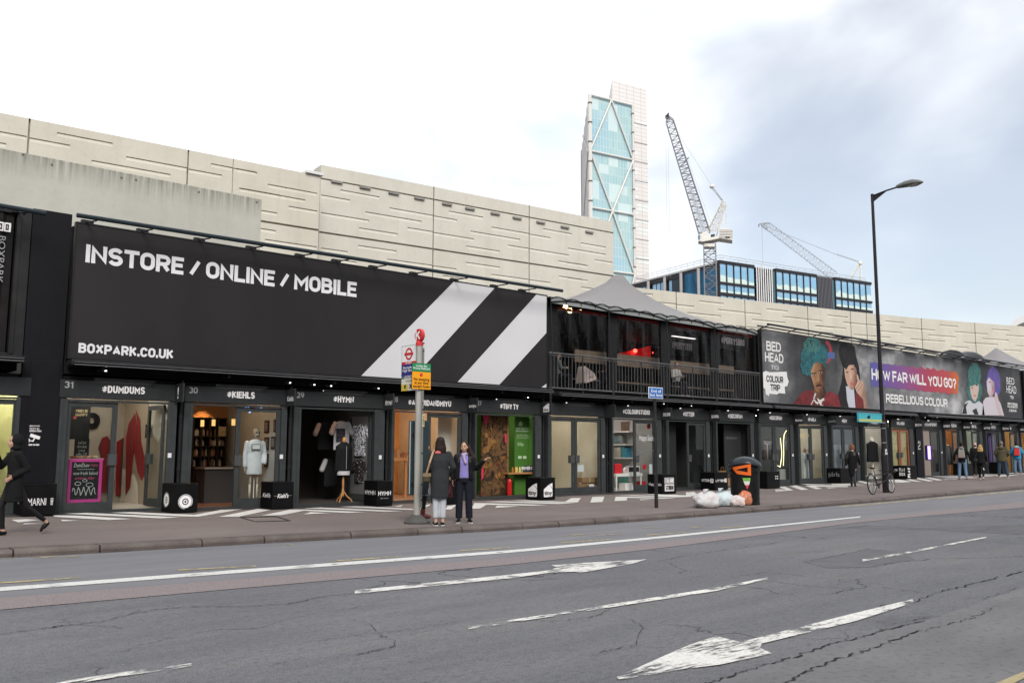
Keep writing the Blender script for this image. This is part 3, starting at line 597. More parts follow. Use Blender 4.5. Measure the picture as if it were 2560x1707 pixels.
# older wall in front on the left
a,b=on_y(0,375,24.0),on_y(655,495,24.0)
ow=empty('old_wall',(b.x,b.y,0),'older grey concrete wall with dark mossy streaks along its top edge','wall')
mb=MB(); mb.box(-14,b.x,24.0,24.45,0,(a.z+b.z)/2); mb.build('wall_slab',OLDC,ow,bevel=.015)
mb=MB()
for q in((128,283),(290,340),(680,413),(762,425),(1113,493),(1438,550)):
 p=on_y(*r1(*q),24.0); mb.tube((p.x,24.03,p.z),(p.x,23.985,p.z),.028,10)
mb.build('tie_hole',M('tie_hole',(.12,.12,.105),.9),ow)
# unseen row added across the road, behind the camera: it shuts off the low sky and is what the shop glass mirrors
OPW=M('opposite_glass',(.05,.06,.07),.15,spec=.5)
x=-34.0
for i,(w,h,c)in enumerate(((15,10.5,(.17,.10,.075)),(11,12.0,(.30,.28,.25)),(18,9.5,(.13,.085,.07)),(13,13.0,(.22,.19,.16)),(20,10.0,(.16,.11,.09)),(22,12.0,(.26,.25,.24)))):
 o=empty('added_opposite_building',(x+w/2,-10,0),('red brick','pale rendered','dark brick','buff brick','brown brick','grey stone')[i]+' building added unseen across the road for the shop glass to mirror','building'); mb=MB(); mb.box(x,x+w-.3,-18,-10,0,h); mb.build('wall',M('opposite_wall_%d'%i,c,.8,var=.15,vs=1),o)
 for k in range(int(w/2.6)):
  for j in range(int(h/3)):a=x+.7+k*2.5; MB().box(a,a+1.3,-10,-9.96,1+j*3,2.8+j*3).build('window',OPW,o)
 x+=w
 # ------------------------------------------------------------------ container shops
FRM=M('frame_grey',(.036,.040,.042),.5,var=.15,vs=4,bump=.03,bs=30)
FASC=M('fascia_grey',(.024,.026,.028),.5,var=.12,vs=2)
SHELL=M('container_black',(.006,.006,.007),.6,var=.3,vs=2)
BLACK=M('matt_black',(.004,.004,.0045),.55)
RAIL=M('rail_black',(.018,.018,.02),.32,var=.2,vs=6); ALU=M('rail_edge',(.16,.16,.17),.35,metal=.6)
LETW=M('letter_white',(.68,.67,.68),.5); LETG=M('letter_grey',(.26,.26,.27),.5); LETD=M('letter_dim',(.13,.13,.14),.5)
CRATEB=M('crate_black',(.0035,.0035,.004),.5,var=.3,vs=4)
GLASS=mat_glass('door_glass',(.93,.95,.95),.62,1.30)
HANDLE=M('pull_box',(.055,.058,.06),.4)
STEELW=M('plate_white',(.6,.6,.6),.5)
LAMPW=M('lamp_strip',(1,.96,.9),emit=1.3)
def lamp_mat(name,col,e):return M(name,col,.5,emit=e)
fx=lambda px,y=FY:on_y(px,1110,y).x
FZ0,FZ1=2.57,2.94
def leaf(parent,A,B,z0,z1,glass=GLASS,handle=None,frame=.10,name='door',mid=False,fm=None):
 """glazed door leaf along the plan line A-B; child glass and pull box"""
 A=Vector(A[:2]); B=Vector(B[:2]); d=(B-A).normalized(); w=(B-A).length; mb=MB()
 mb.obox(A,A+d*frame,.05,z0,z1); mb.obox(B-d*frame,B,.05,z0,z1)
 mb.obox(A+d*frame,B-d*frame,.05,z0,z0+frame*1.7); mb.obox(A+d*frame,B-d*frame,.05,z1-frame,z1)
 f=mb.build(name,fm or FRM,parent)
 g=MB(); g.obox(A+d*(frame-.01),B-d*(frame-.01),.008,z0+frame*1.7-.01,z1-frame+.01); g.build('glass',glass,f)
 if handle is not None:
  h=A+d*w*handle; m=MB(); m.obox(h-d*.085,h+d*.085,.13,z0+.92,z0+1.16); m.build('handle',HANDLE,f,bevel=.006)
 return f
def shop(X0,X1,label,no='',nm='',nmx=None,wall=(.5,.48,.44),floor=(.2,.17,.15),light=None,sidew=None,backw=None,depth=3.4,strip=True,blade=None,nox=None,ox=None):
 b=base_z((X0+X1)/2); s=empty('shop_unit',((X0+X1)/2,FY,b),label,'shop','container shops in a row along the pavement')
 o0,o1=(X0+.14,X1-.20)if ox is None else(fx(ox[0]),fx(ox[1]))
 mb=MB()
 mb.box(X0,o0,FY,FY+.16,b-.1,FZ0); mb.box(o1,X1,FY,FY+.16,b-.1,FZ0); mb.box(o0,o1,FY+.02,FY+.2,b-.1,b+.045)
 mb.box(o0-.045,o0+.03,FY-.012,FY+.02,b+.002,FZ0-.03); mb.box(o1-.03,o1+.045,FY-.012,FY+.02,b+.002,FZ0-.03); mb.box(o0+.03,o1-.03,FY-.012,FY+.02,FZ0-.07,FZ0-.03)
 mb.build('portal_frame',FRM,s,bevel=.006)
 mb=MB(); mb.box(X0-.01,X1+.01,FY-.03,FY+.1,FZ0,FZ1); mb.build('fascia',FASC,s,bevel=.008)
 if strip:
  c=(X0+X1)/2+.02; mb=MB(); mb.box(c-.62,c+.62,FY-.16,FY-.03,FZ1+.035,FZ1+.055); mb.box(c-.62,c+.62,FY-.165,FY-.15,FZ1+.0,FZ1+.055); h=mb.build('light_hood',RAIL,s)
  mb=MB(); mb.box(c-.58,c+.58,FY-.13,FY-.05,FZ1+.024,FZ1+.034); mb.build('lamp',LAMPW,h)
 if no:ftext(no,nox[0],nox[1],2.765,2.905,LETG,s,FY-.032,name='shop_number')
 if nm:ftext(nm,nmx[0],nmx[1],2.70,2.855,LETW,s,FY-.032,name='shop_name',bold=.035)
 mb=MB(); mb.box(X0,X0+.05,FY+.16,FY+depth+.1,b-.1,3.02); mb.box(X1-.05,X1,FY+.16,FY+depth+.1,b-.1,3.02); mb.box(X0+.05,X1-.05,FY+depth+.05,FY+depth+.1,b-.1,3.02); mb.box(X0+.05,X1-.05,FY+.1,FY+depth+.05,2.96,3.02); mb.build('container_shell',SHELL,s)
 wm=wall if not isinstance(wall,tuple)else M('shop_wall_%.2f_%.2f_%.2f'%wall,wall,.7,var=.08,vs=1.5)
 mk=lambda c:(c if not isinstance(c,tuple)else M('shop_wall_%.2f_%.2f_%.2f'%c,c,.7,var=.08,vs=1.5))if c is not None else wm
 mb=MB(); mb.box(X0+.051,X0+.08,FY+.17,FY+depth,b,2.9); mb.box(X0+.08,X1-.08,FY+.17,FY+depth,2.9,2.955); mb.build('interior_wall',wm,s)
 mb=MB(); mb.box(X1-.08,X1-.051,FY+.17,FY+depth,b,2.9); mb.build('side_wall',mk(sidew),s)
 mb=MB(); mb.box(X0+.08,X1-.08,FY+depth-.02,FY+depth+.045,b,2.9); mb.build('back_wall',mk(backw),s)
 mb=MB(); mb.box(X0+.051,X1-.051,FY+.2,FY+depth,b-.1,b+.03); mb.build('floor',M('shop_floor_%.2f_%.2f_%.2f'%floor,floor,.45,var=.25,vs=3),s)
 if light:
  for k in range(light[2]if len(light)>2 else 3):
   y=FY+.7+k*.85; mb=MB(); mb.box((X0+X1)/2-.5,(X0+X1)/2+.5,y-.05,y+.05,2.86,2.89); mb.build('ceiling_light',lamp_mat('lamp_%s'%label[:18],light[0],light[1]),s)
 mb=MB(); mb.tube((X1+.1,FY+.04,b),(X1+.1,FY+.04,3.05),.035,8); mb.tube((X1+.1,FY+.04,1.05),(X1+.1,FY+.04,1.11),.05,8); mb.tube((X1+.1,FY+.04,2.2),(X1+.1,FY+.04,2.26),.05,8); mb.build('downpipe',RAIL,s)
 mb=MB(); mb.box(X1-.165,X1-.085,FY-.014,FY-.002,b+1.13,b+1.23); mb.build('bell_plate',STEELW,s)
 if blade is not None:
  xb=X1-.06; mb=MB(); mb.box(xb-.02,xb+.02,FY-.50,FY-.03,2.545,2.955); bl=mb.build('blade_sign',FASC,s,bevel=.006)
  mb=MB(); mb.box(xb-.021,xb-.0205,FY-.49,FY-.04,2.56,2.94)
  if blade=='rings':stext('!',xb-.021,FY-.20,FY-.27,2.62,2.88,LETW,bl)
  elif blade=='house':house_logo(xb-.026,FY-.17,FY-.43,2.64,2.90,bl)
  elif blade:stext(blade,xb-.021,FY-.14,FY-.46,2.66,2.78,LETW if blade!='parla' else LETG,bl)
 s['x0'],s['x1'],s['b'],s['o0'],s['o1']=X0,X1,b,o0,o1
 return s
def house_logo(x,ya,yb,z0,z1,parent,mat=None,front=None):
 """small house with a pitched roof, a notch and the word tiny cut into its foot"""
 H=z1-z0; w=abs(yb-ya)
 P=lambda u,v:(x,ya-u*w,z0+v*H)if front is None else(x+u*w,front,z0+v*H)
 dn=(-.004,0,0)if front is None else(0,-.004,0)
 mb=MB(); mb.prism([P(0,.06),(P(.06,0)),P(.94,.02),P(1,.10),P(1,.56),P(.62,.90),P(0,.56)],dn); mb.prism([P(.66,.92),P(1,.62),P(1,1.0)],dn); o=mb.build('logo',mat or LETW,parent)
 if front is None:stext('tiny',x-.0045,ya-.06*w,ya-.96*w,z0+.06*H,z0+.42*H,BLACK,o,bold=.03)
 else:ftext('tiny',x+.04*w,x+.96*w,z0+.06*H,z0+.42*H,BLACK,o,front-.0045,bold=.03)
 return o
SH={}
def nx(a,b):return(fx(a),fx(b))
def add(key,pxa,pxb,label,**k):SH[key]=shop(fx(pxa),fx(pxb),label,**k); return SH[key]
SWIRL=NT('swirl_wall'); o=SWIRL.coord((1,.55,.32)); wv=SWIRL.n('TexWave'); wv.inputs['Scale'].default_value=1.2; wv.inputs['Distortion'].default_value=7; wv.inputs['Detail'].default_value=1.5; wv.inputs['Detail Scale'].default_value=.8
SWIRL.link(o,wv.inputs[0]); SWIRL.base(SWIRL.ramp(wv.outputs[1],[(.25,(.50,.46,.38)),(.50,(.60,.56,.47)),(.58,(.24,.20,.14)),(.8,(.30,.25,.18))]),.6)
# far left shop, only its right edge is in view
add('L',-75,66,'shop at the left edge of the photo with a pale yellow lit window',wall=(.62,.60,.38),floor=(.2,.2,.18),light=((1,.97,.8),12),strip=False)
add('A',141,439,'doughnut shop with striped red mural and pink framed chalkboard behind its glass door',no='31',nm='#DUMDUMS',nox=nx(150,173),nmx=nx(246,354),wall=SWIRL.m,sidew=SWIRL.m,backw=(.36,.31,.25),floor=(.33,.30,.25),light=((1,.95,.85),13),blade='rings',ox=(160,421))
add('B',457,716,'shop with dark wooden shelves of bottles and a skeleton in a white coat',no='30',nm='#KIEHLS',nox=nx(464.5,486.7),nmx=nx(561,631),wall=(.30,.15,.065),sidew=(.42,.42,.40),backw=(.28,.14,.06),floor=(.13,.055,.03),light=((1,.72,.42),11,2),blade='Kiehls',ox=(476,704))
add('C',733,961,'dark clothes shop with hanging white t-shirts and a bust on a wooden stand',no='29',nm='#HYMN',nox=nx(736.7,755),nmx=nx(829,880),wall=(.05,.042,.038),sidew=(.10,.10,.10),floor=(.07,.06,.055),light=((1,.85,.7),4,1),blade='HYMN',ox=(748,938))
add('D',979,1170,'orange lit shop with a wooden table behind the bus stop post',no='28',nm='#ASTRIDANDMIYU',nox=nx(976,991),nmx=nx(1017,1124.7),wall=(.52,.30,.13),sidew=(.5,.45,.38),backw=(.55,.30,.12),floor=(.3,.17,.1),light=((1,.74,.45),15),blade='amiyu',ox=(983,1157))
add('E',1187,1354,'shop with a painted figure mural and a bright green side wall',no='27',nm='#TINY TY',nox=nx(1191,1201),nmx=nx(1247.7,1294),wall=(.25,.14,.08),sidew=(.12,.30,.05),backw=(.10,.20,.05),floor=(.12,.07,.05),light=((1,.93,.8),8,2),blade='house',ox=(1190,1340))
add('F',1370,1514,'empty beige shop with closed double doors and cardboard boxes inside, no name on its fascia',wall=(.50,.45,.36),floor=(.35,.30,.23),light=((1,.93,.8),14),blade='',ox=(1374,1504))
add('G',1531,1655,'white shop with a small white table and red goods in its doorway',nm='#COLOURSTUDIO',nmx=nx(1556,1624),wall=(.55,.52,.48),sidew=(.30,.29,.28),floor=(.4,.38,.36),light=((1,.95,.88),11),blade='COLOUR',ox=(1532,1641))
add('H',1667,1776,'dark shop with its left door open and a reflecting glass door on the right',nm='#UTTER',nmx=nx(1707,1735),wall=(.035,.035,.036),floor=(.05,.05,.05),light=((1,.9,.8),2,1),blade='DECORUM',ox=(1671,1767))
add('I',1791,1886,'dark open shop with brown paper bags standing at its doorway',nm='#DECORUM',nmx=nx(1819.6,1856),wall=(.028,.028,.028),floor=(.06,.05,.045),light=((1,.85,.7),2,1),ox=(1793,1878))
add('J',1898,1985,'shop with glazed double doors and curved yellow lights behind the litter bin',nm='#DECORUM',nmx=nx(1923.7,1955),wall=(.11,.11,.11),floor=(.12,.12,.11),light=((1,.95,.85),7,2),blade='decorum',ox=(1901,1977))
add('K',1996,2069,'warmly lit beauty shop with glazed double doors and a white counter',nm='#PARLA',nmx=nx(2020,2040),wall=(.46,.42,.33),backw=(.42,.25,.12),floor=(.3,.27,.22),light=((1,.93,.8),13),blade='parla',ox=(1999,2061))
add('M',2080,2148,'shop with blue-grey glazed double doors behind the woman in a leather jacket',nm='#BGY',nmx=nx(2105,2118),wall=(.20,.22,.24),floor=(.15,.15,.15),light=((.95,.97,1),8,2),blade='',ox=(2082,2140))
add('N',2160,2219,'white walled shop with a black coat on a bust behind the lamp post',nm='#ALKEMY',nmx=nx(2177,2196),wall=(.52,.50,.45),floor=(.3,.28,.25),light=((1,.95,.88),10,2),ox=(2163,2212))
add('O',2229,2285,'shop window with yellow posters in a red-brown frame behind the bicycle',nm='#PLAYBOX',nmx=nx(2242.5,2262),wall=(.40,.34,.16),floor=(.2,.16,.1),light=((1,.92,.7),9,2),blade='BOX',ox=(2230,2275))
add('P',2307,2356,'shop with a brown panel and a purple lit sign beside its grey door',nm='#CHAMPSPORT',nmx=nx(2312,2343),wall=(.20,.17,.14),floor=(.15,.14,.13),light=((1,.9,.8),6,1),blade='SPORT',ox=(2308,2350))
add('Q',2364,2406,'shop with an orange wall and a rail of dark clothes',nm='#DENIM',nmx=nx(2377.6,2392),wall=(.38,.17,.05),floor=(.15,.09,.05),light=((1,.8,.55),11,2),blade='denim',ox=(2365,2400))
add('S',2416,2457,'shop with white shelves of goods beyond the man with a rucksack',nm='#DRAVEL',nmx=nx(2430,2441.5),wall=(.36,.40,.33),floor=(.2,.2,.18),light=((1,.97,.9),11,2),blade='arts',ox=(2417,2450))
add('T',2466,2504,'shop with a purple curtain in its doorway',nm='#NOTTIN',nmx=nx(2478,2489.6),wall=(.10,.08,.16),floor=(.1,.1,.1),light=((1,.95,.9),5,1),blade='BOX',ox=(2467,2498))
add('U',2512,2548,'orange lit shop beyond the man in an olive coat',nm='#ABI',nmx=nx(2524,2529),wall=(.46,.30,.12),floor=(.2,.12,.06),light=((1,.82,.55),12,2),blade='six',ox=(2513,2543))
add('V',2553,2590,'last shop at the right edge of the photo with an orange inside',wall=(.42,.25,.1),floor=(.2,.12,.06),light=((1,.82,.55),10,2),ox=(2554,2586))
bz=lambda k:SH[k]['b']
DZ=FZ0-.075
dl=lambda k,a,b,h=None,y=FY+.06,**kw:leaf(SH[k],(fx(a),y),(fx(b),y),bz(k)+.05,DZ,handle=h,**kw)
dl('A',161,291,.94); leaf(SH['A'],(fx(415),FY+.18),(fx(415)-.03,FY+1.12),bz('A')+.05,DZ,handle=.85)
dl('B',590,701,.06); leaf(SH['C'],(fx(936),FY+.18),(fx(936)-.10,FY+1.1),bz('C')+.05,DZ,glass=M('leaf_panel_grey',(.11,.11,.11),.5))
dl('D',1071,1154,.08); dl('F',1375,1438,.90); dl('F',1439,1503,.08); dl('G',1587,1640,.12); dl('H',1720,1766,.1)
dl('J',1902,1938,.9); dl('J',1939,1976,.1); dl('K',2000,2028.5,.88); dl('K',2029,2060,.12); dl('M',2083,2110,.88); dl('M',2111,2139,.12)
BRN=M('window_frame_redbrown',(.22,.07,.03),.5); dl('O',2231,2251,.85,fm=BRN); dl('O',2252,2274,.12,fm=BRN)
dl('P',2328,2349,.1); dl('S',2433,2450,.1); dl('T',2482,2497); dl('U',2528,2543); dl('L',-60,43,.9); dl('V',2570,2586); dl('Q',2384,2400,.1)
mb=MB(); mb.box(fx(2308.5),fx(2327),FY+.05,FY+.09,bz('P')+.05,DZ); mb.build('side_panel',M('panel_brown',(.21,.17,.145),.5,var=.1),SH['P'])
mb=MB(); mb.box(fx(2314),fx(2326),FY+.02,FY+.05,1.05,1.75); q=mb.build('lit_sign',BLACK,SH['P']); mb=MB(); mb.box(fx(2319.5),fx(2326),FY+.012,FY+.02,1.08,1.72); mb.build('lamp',lamp_mat('neon_purple',(.22,.12,1.0),3.0),q)
mb=MB(); mb.box(fx(2482.5),fx(2496),FY+.2,FY+.24,bz('T')+.05,2.45); mb.build('curtain',M('curtain_purple',(.10,.065,.19),.8,var=.3,vs=9,stretch=(3,3,.2)),SH['T'])
mb=MB(); mb.box(fx(2233),fx(2250),FY+.12,FY+.14,.75,2.3); mb.build('poster',M('poster_yellow',(.34,.30,.13),.6,var=.4,vs=6),SH['O']); mb=MB(); mb.box(fx(2253),fx(2273),FY+.12,FY+.14,.75,2.3); mb.build('poster',M('poster_kraft',(.33,.26,.13),.6,var=.35,vs=9),SH['O'])
mb=MB(); mb.box(fx(1672.5),fx(1718),FY+.5,FY+.54,bz('H')+.05,DZ); mb.build('inner_panel',M('panel_charcoal',(.021,.022,.023),.4),SH['H'])
mb=MB(); mb.box(fx(1834),fx(1876),FY+.42,FY+.46,bz('I')+.05,DZ); q=mb.build('inner_panel',M('panel_charcoal2',(.026,.027,.028),.45),SH['I']); ftext('DECORUM',fx(1837),fx(1866),1.93,2.0,LETD,q,FY+.415)
mb=MB(); mb.box(fx(2084),fx(2139),FY+.35,FY+.38,bz('M')+.05,1.75); mb.build('inner_screen',M('screen_bluegrey',(.17,.19,.21),.35,var=.15),SH['M'])
# black infill panel with the camera notice, left of the doughnut shop, and the pillar with a notice further right
def panel(x0,x1,y,z1,label):
 p=empty('infill_panel',((x0+x1)/2,y,base_z(x0)),label,'panel'); mb=MB(); mb.box(x0,x1,y,y+.12,base_z(x0)-.1,z1); mb.build('steel_sheet',M('infill_black',(.006,.006,.008),.55,var=.2,vs=1.5),p,bevel=.006); return p
p=panel(fx(66)-.02,fx(139),FY-.02,3.30,'tall black steel panel with white camera notice beside the doughnut shop')
Ny=FY-.025
def pxf(px,py,y=FY):q=on_y(px,py,y); return q.x,q.z
def ftpx(body,l,t,r,bt,mat,parent,y=FY,**k):
 a=on_y(l,bt,y); c=on_y(r,t,y); zt=on_y(l,t,y).z; return ftext(body,a.x,c.x,a.z,zt,mat,parent,y,**k)
ftpx('@BOXPARK',73.5,1062.5,100,1066.5,LETW,p,Ny); ftpx('CCTV IN\nOPERATION',73.5,1069,104,1079,LETW,p,Ny); ftpx('0208 186 8800',71.5,1109,98,1113.5,LETW,p,Ny)
mb=MB(); P3=lambda x,y:on_y(x,y,Ny)
mb.prism([P3(77,1083),P3(101,1091),P3(98,1098.5),P3(74,1091)],(0,-.006,0)); mb.prism([P3(85,1095),P3(87.5,1096),P3(83,1104),P3(73,1101.5),P3(73,1099),P3(81,1101)],(0,-.006,0)); mb.prism([P3(72,1096),P3(74,1096),P3(74,1105),P3(72,1105)],(0,-.006,0)); mb.build('camera_symbol',LETW,p)
p2=panel(fx(2290.5),fx(2305.5),FY-.02,3.2,'black pillar with a white notice between the shops near the bicycle')
ftpx('CCTV IN\nOPERATION',2295,1102,2301,1108,LETW,p2,Ny); ftpx('/',2295,1110,2301,1118,LETW,p2,Ny,bold=.06); ftpx('0208 186',2295,1120,2301,1123,LETW,p2,Ny)
# dark backing that closes the gaps between the containers
gb=MB(); gb.box(-2,70,FY+3.55,FY+3.65,-.1,3.05); struct('rear_wall',gb,SHELL)
# ------------------------------------------------------------------ black display boxes on the pavement
def crate(fl,fr,label,depth=.62,h=.62):
 A,B=on_pave(*fl),on_pave(*fr); y=(A.y+B.y)/2; z=pave_z(A.x,y); x0,x1=A.x,B.x
 y=min(y,FY-.64); o=empty('display_box',((x0+x1)/2,y+depth/2,z),label,'box','black display boxes in front of the shops')
 mb=MB(); mb.box(x0,x1,y,y+depth,z+.012,z+h); b=mb.build('box_body',CRATEB,o,bevel=.008)
 mb=MB(); mb.box((x0+x1)/2-.09,(x0+x1)/2+.09,y-.003,y+.01,z+h-.13,z+h-.09); mb.build('hand_hole',BLACK,o)
 return o,x0,x1,y,z
def disc(parent,c,r,nrm,mat,th=.004,seg=28,r_in=0,name='logo',a0=0,a1=360):
 """flat ring or disc facing nrm (-y or -x)"""
 c=Vector(c); u=UX if abs(nrm[1])>.5 else Vector((0,-1,0)); n=Vector(nrm); mb=MB(); f=max(4,int(seg*(a1-a0)/360))
 for k in range(f):
  a,b=R(lerp(a0,a1,k/f)),R(lerp(a0,a1,(k+1)/f)); e=lambda t,q:c+(u*math.cos(t)+UZ*math.sin(t))*q+n*th
  mb.face([e(a,r_in),e(a,r),e(b,r),e(b,r_in)]if r_in else[c+n*th,e(a,r),e(b,r)])
 return mb.build(name,mat,parent,flip=False)
def ringmark(o,c,r,n):
 disc(o,c,r,n,LETW,r_in=r*.94,a0=-40,a1=265); disc(o,c,r*.86,n,LETW,r_in=r*.44); disc(o,c,r*.30,n,LETW,r_in=r*.15)
o,x0,x1,y,z=crate((55,1292),(133,1288),'black box with the word IMARNI in front of the tall black panel')
ftext('IMARNI',x0+.06,x1-.18,z+.21,z+.345,LETW,o,y,bold=0); text('NAILS',(x1-.055,y,z+.21),(0,0,1),(-1,0,0),.135,.05,LETW,o,bold=.01); disc(o,(x0-.0,y+.35,z+.28),.055,(-1,0,0),LETG)
o,x0,x1,y,z=crate((430,1284),(491,1281),'black box with white concentric rings in front of the doughnut shop')
ringmark(o,((x0+x1)/2+.01,y,z+.24),.155,(0,-1,0)); ringmark(o,(x0,y+.31,z+.27),.16,(-1,0,0))
o,x0,x1,y,z=crate((680,1274),(733,1272),'black box with white script lettering between the skeleton and the clothes shop')
ftext("Kiehl's",x0+.12,x1-.13,z+.26,z+.36,LETW,o,y,shear=.25,bold=.015); mb=MB(); mb.box(x0+.04,x0+.11,y-.004,y,z+.305,z+.312); mb.box(x1-.12,x1-.05,y-.004,y,z+.305,z+.312); mb.build('rule',LETG,o); stext("Kiehl's",x0,y+.10,y+.5,z+.27,z+.37,LETW,o,shear=.25,bold=.015)
o,x0,x1,y,z=crate((939,1266),(984,1265),'black box lettered HYMN in front of the orange lit shop')
ftext('HYMN',x0+.03,x1-.05,z+.27,z+.375,LETW,o,y,bold=.01); ftext('EST. ON LN',x0+.10,x1-.12,z+.185,z+.215,LETG,o,y); stext('HYMN',x0,y+.08,y+.56,z+.28,z+.39,LETW,o,bold=.01)
o,x0,x1,y,z=crate((1116,1262),(1147,1260),'black box half hidden behind the two women at the bus stop'); stext('“',x0,y+.1,y+.3,z+.3,z+.4,LETW,o)
o,x0,x1,y,z=crate((1352,1251),(1387,1249),'black box with white house logos below the green walled shop')
hx=x0+.13; hw=(x1-x0)-.24
def house_front(o,x,w,y,z0,H):
 P=lambda u,v:(x+u*w,y,z0+v*H); mb=MB(); mb.prism([P(0,.06),P(.06,0),P(.94,.02),P(1,.10),P(1,.56),P(.62,.90),P(0,.56)],(0,-.004,0)); mb.prism([P(.66,.92),P(1,.62),P(1,1.0)],(0,-.004,0)); l=mb.build('logo',LETW,o)
 ftext('tiny',x+.05*w,x+.95*w,z0+.05*H,z0+.44*H,BLACK,l,y-.0045,bold=.03)
def house_side(o,x,ya,w,z0,H):
 P=lambda u,v:(x,ya-u*w,z0+v*H); mb=MB(); mb.prism([P(0,.06),P(.06,0),P(.94,.02),P(1,.10),P(1,.56),P(.62,.90),P(0,.56)],(-.004,0,0)); mb.prism([P(.66,.92),P(1,.62),P(1,1.0)],(-.004,0,0)); l=mb.build('logo',LETW,o)
 stext('tiny',x-.0045,ya-.05*w,ya-.95*w,z0+.05*H,z0+.44*H,BLACK,l,bold=.03)
house_front(o,hx,hw,y,z+.09,.38); house_side(o,x0,y+.50,.36,z+.09,.38)
o,x0,x1,y,z=crate((1660,1236),(1688,1234),'black box lettered COLOUR STUDIO beside the end of bus lane post')
mb=MB(); mb.box(x0+.10,x1-.12,y-.005,y,z+.33,z+.52); q=mb.build('logo',LETW,o); mb=MB(); mb.box(x0+.12,x1-.14,y-.008,y-.004,z+.345,z+.505); mb.build('logo_field',BLACK,q); ftext('COLOUR',x0+.13,x1-.15,z+.36,z+.49,LETW,q,y-.0085)
mb=MB(); mb.box(x0+.10,x1-.12,y-.005,y,z+.10,z+.31); q=mb.build('logo',LETW,o); ftext('STUDIO',x0+.13,x1-.15,z+.13,z+.28,BLACK,q,y-.0055); stext('Happy Socks',x0,y+.05,y+.56,z+.24,z+.36,LETW,o,bold=.0,shear=.1)
o,x0,x1,y,z=crate((1792,1226),(1816,1224),'black box lettered UTTER behind the rubbish bags')
for f in(0,1):
 if f:ftext('UTTER',x0+.05,x1-.22,z+.29,z+.37,LETW,o,y); mb=MB(); mb.box(x1-.20,x1-.08,y-.004,y,z+.27,z+.40); q=mb.build('logo',LETW,o); ftext('?',x1-.17,x1-.11,z+.29,z+.38,BLACK,q,y-.0045)
 else:stext('UTTER',x0,y+.55,y+.22,z+.29,z+.38,LETW,o); mb=MB(); mb.box(x0-.004,x0,y+.06,y+.19,z+.26,z+.40); q=mb.build('logo',LETW,o); stext('?',x0-.0045,y+.16,y+.09,z+.28,z+.38,BLACK,q)
o,x0,x1,y,z=crate((1924,1222),(1945,1220),'black box mostly hidden behind the round litter bin'); ftext('::',x0+.5,x0+.7,z+.34,z+.46,LETW,o,y)
o,x0,x1,y,z=crate((2104,1208),(2125,1206),'black box with dotted lowercase letters beside the woman in a leather jacket'); stext('pârla',x0,y+.54,y+.05,z+.22,z+.46,LETG,o,bold=-.005)
o,x0,x1,y,z=crate((2262,1198),(2279,1196),'black box lettered PLAY BOX below the yellow window behind the bicycle'); stext('PLAY\nBOX',x0,y+.34,y+.06,z+.16,z+.52,LETW,o); stext('YX',x0,y+.56,y+.42,z+.36,z+.48,LETW,o); text('PLAY',(x0+.35,y,z+.08),(0,0,1),(-1,0,0),.46,.24,LETW,o)
o,x0,x1,y,z=crate((2482,1183),(2497,1182),'black box with an upright white word beside the man in an olive coat'); text('NOTTIN',(x1-.2,y,z+.06),(0,0,1),(-1,0,0),.48,.26,LETW,o)
o,x0,x1,y,z=crate((2418,1190),(2441,1188),'dark box under the shop window beyond the man with a rucksack')
# ------------------------------------------------------------------ awning cassettes and little spotlights under the upper floor
def cassette(x0,x1,label,z=3.30):
 o=empty('awning_cassette',((x0+x1)/2,FY-.25,z-.2),label,'awning','awning cassettes under the upper floor')
 mb=MB(); mb.box(x0,x1,FY-.42,FY-.02,z-.115,z); mb.build('housing',RAIL,o,bevel=.02)
 mb=MB(); mb.box(x0+.04,x1-.04,FY-.47,FY-.425,z-.06,z-.045); mb.box(x0+.04,x1-.04,FY-.49,FY-.425,z-.115,z-.095); mb.build('front_rail',ALU,o)
 x=x0+.6
 while x<x1:MB().box(x,x+.06,FY-.38,FY+.02,z-.20,z-.115).build('bracket',RAIL,o); x+=2.72
 return o
cassette(4.86,18.35,'long black awning cassette under the big black billboard',3.335); cassette(18.6,30.0,'black awning cassette under the terrace railing',3.26); cassette(30.15,42.3,'black awning cassette under the left half of the portrait billboard',3.26); cassette(43.4,62,'black awning cassette under the right half of the portrait billboard',3.26); cassette(-3,4.02,'black awning cassette at the left edge under the corrugated container',3.335)
for px,py in((254,926),(778,961),(820,964),(939,970),(717,956),(1314,993),(1427,996),(1655,1009),(1724,1014),(1891,1024),(2310,1043),(2340,1043)):
 p=on_y(px,py,FY-.2); mb=MB(); mb.box(p.x-.07,p.x+.05,p.y-.03,p.y+.03,p.z-.03,p.z+.02); o=mb.build('spotlight',RAIL); tag(o,'tiny white lit spotlight in the dark gap under an awning cassette','lamp','spotlights under the awning cassettes')
 mb=MB(); mb.box(p.x+.05,p.x+.10,p.y-.02,p.y+.02,p.z-.014,p.z+.010); mb.build('lamp',lamp_mat('spot_white',(1,.98,.95),1.5),o)
 # ------------------------------------------------------------------ upper floor: left container, big billboard, terrace, portrait billboard
UZ0,UZ1=3.37,6.27
t=NT('banner_vinyl'); c=t.mix(t.rng(t.noise(t.coord((.3,1,.12)),1.3,3),.35,.65),(.0185,.0175,.019),(.024,.0225,.024)); t.base(c,.6); t.b.inputs['Specular IOR Level'].default_value=.1; t.bump(t.noise(t.coord((.7,1,.15)),1.6,3),.12,.03); VIN=t.m
STRIPE=M('banner_pale',(.50,.50,.52),.5,var=.03,vs=.6)
def upbox(name,x0,x1,y0,y1,z0,z1,label):
 o=empty(name,((x0+x1)/2,y0,z0),label,'container','upper floor containers'); mb=MB(); mb.box(x0,x1,y0,y1,z0,z1); mb.build('steel_body',SHELL,o,bevel=.01); return o
upbox('upper_container',4.84,18.46,FY+.08,23.6,3.06,6.2,'black container body behind the big black billboard')
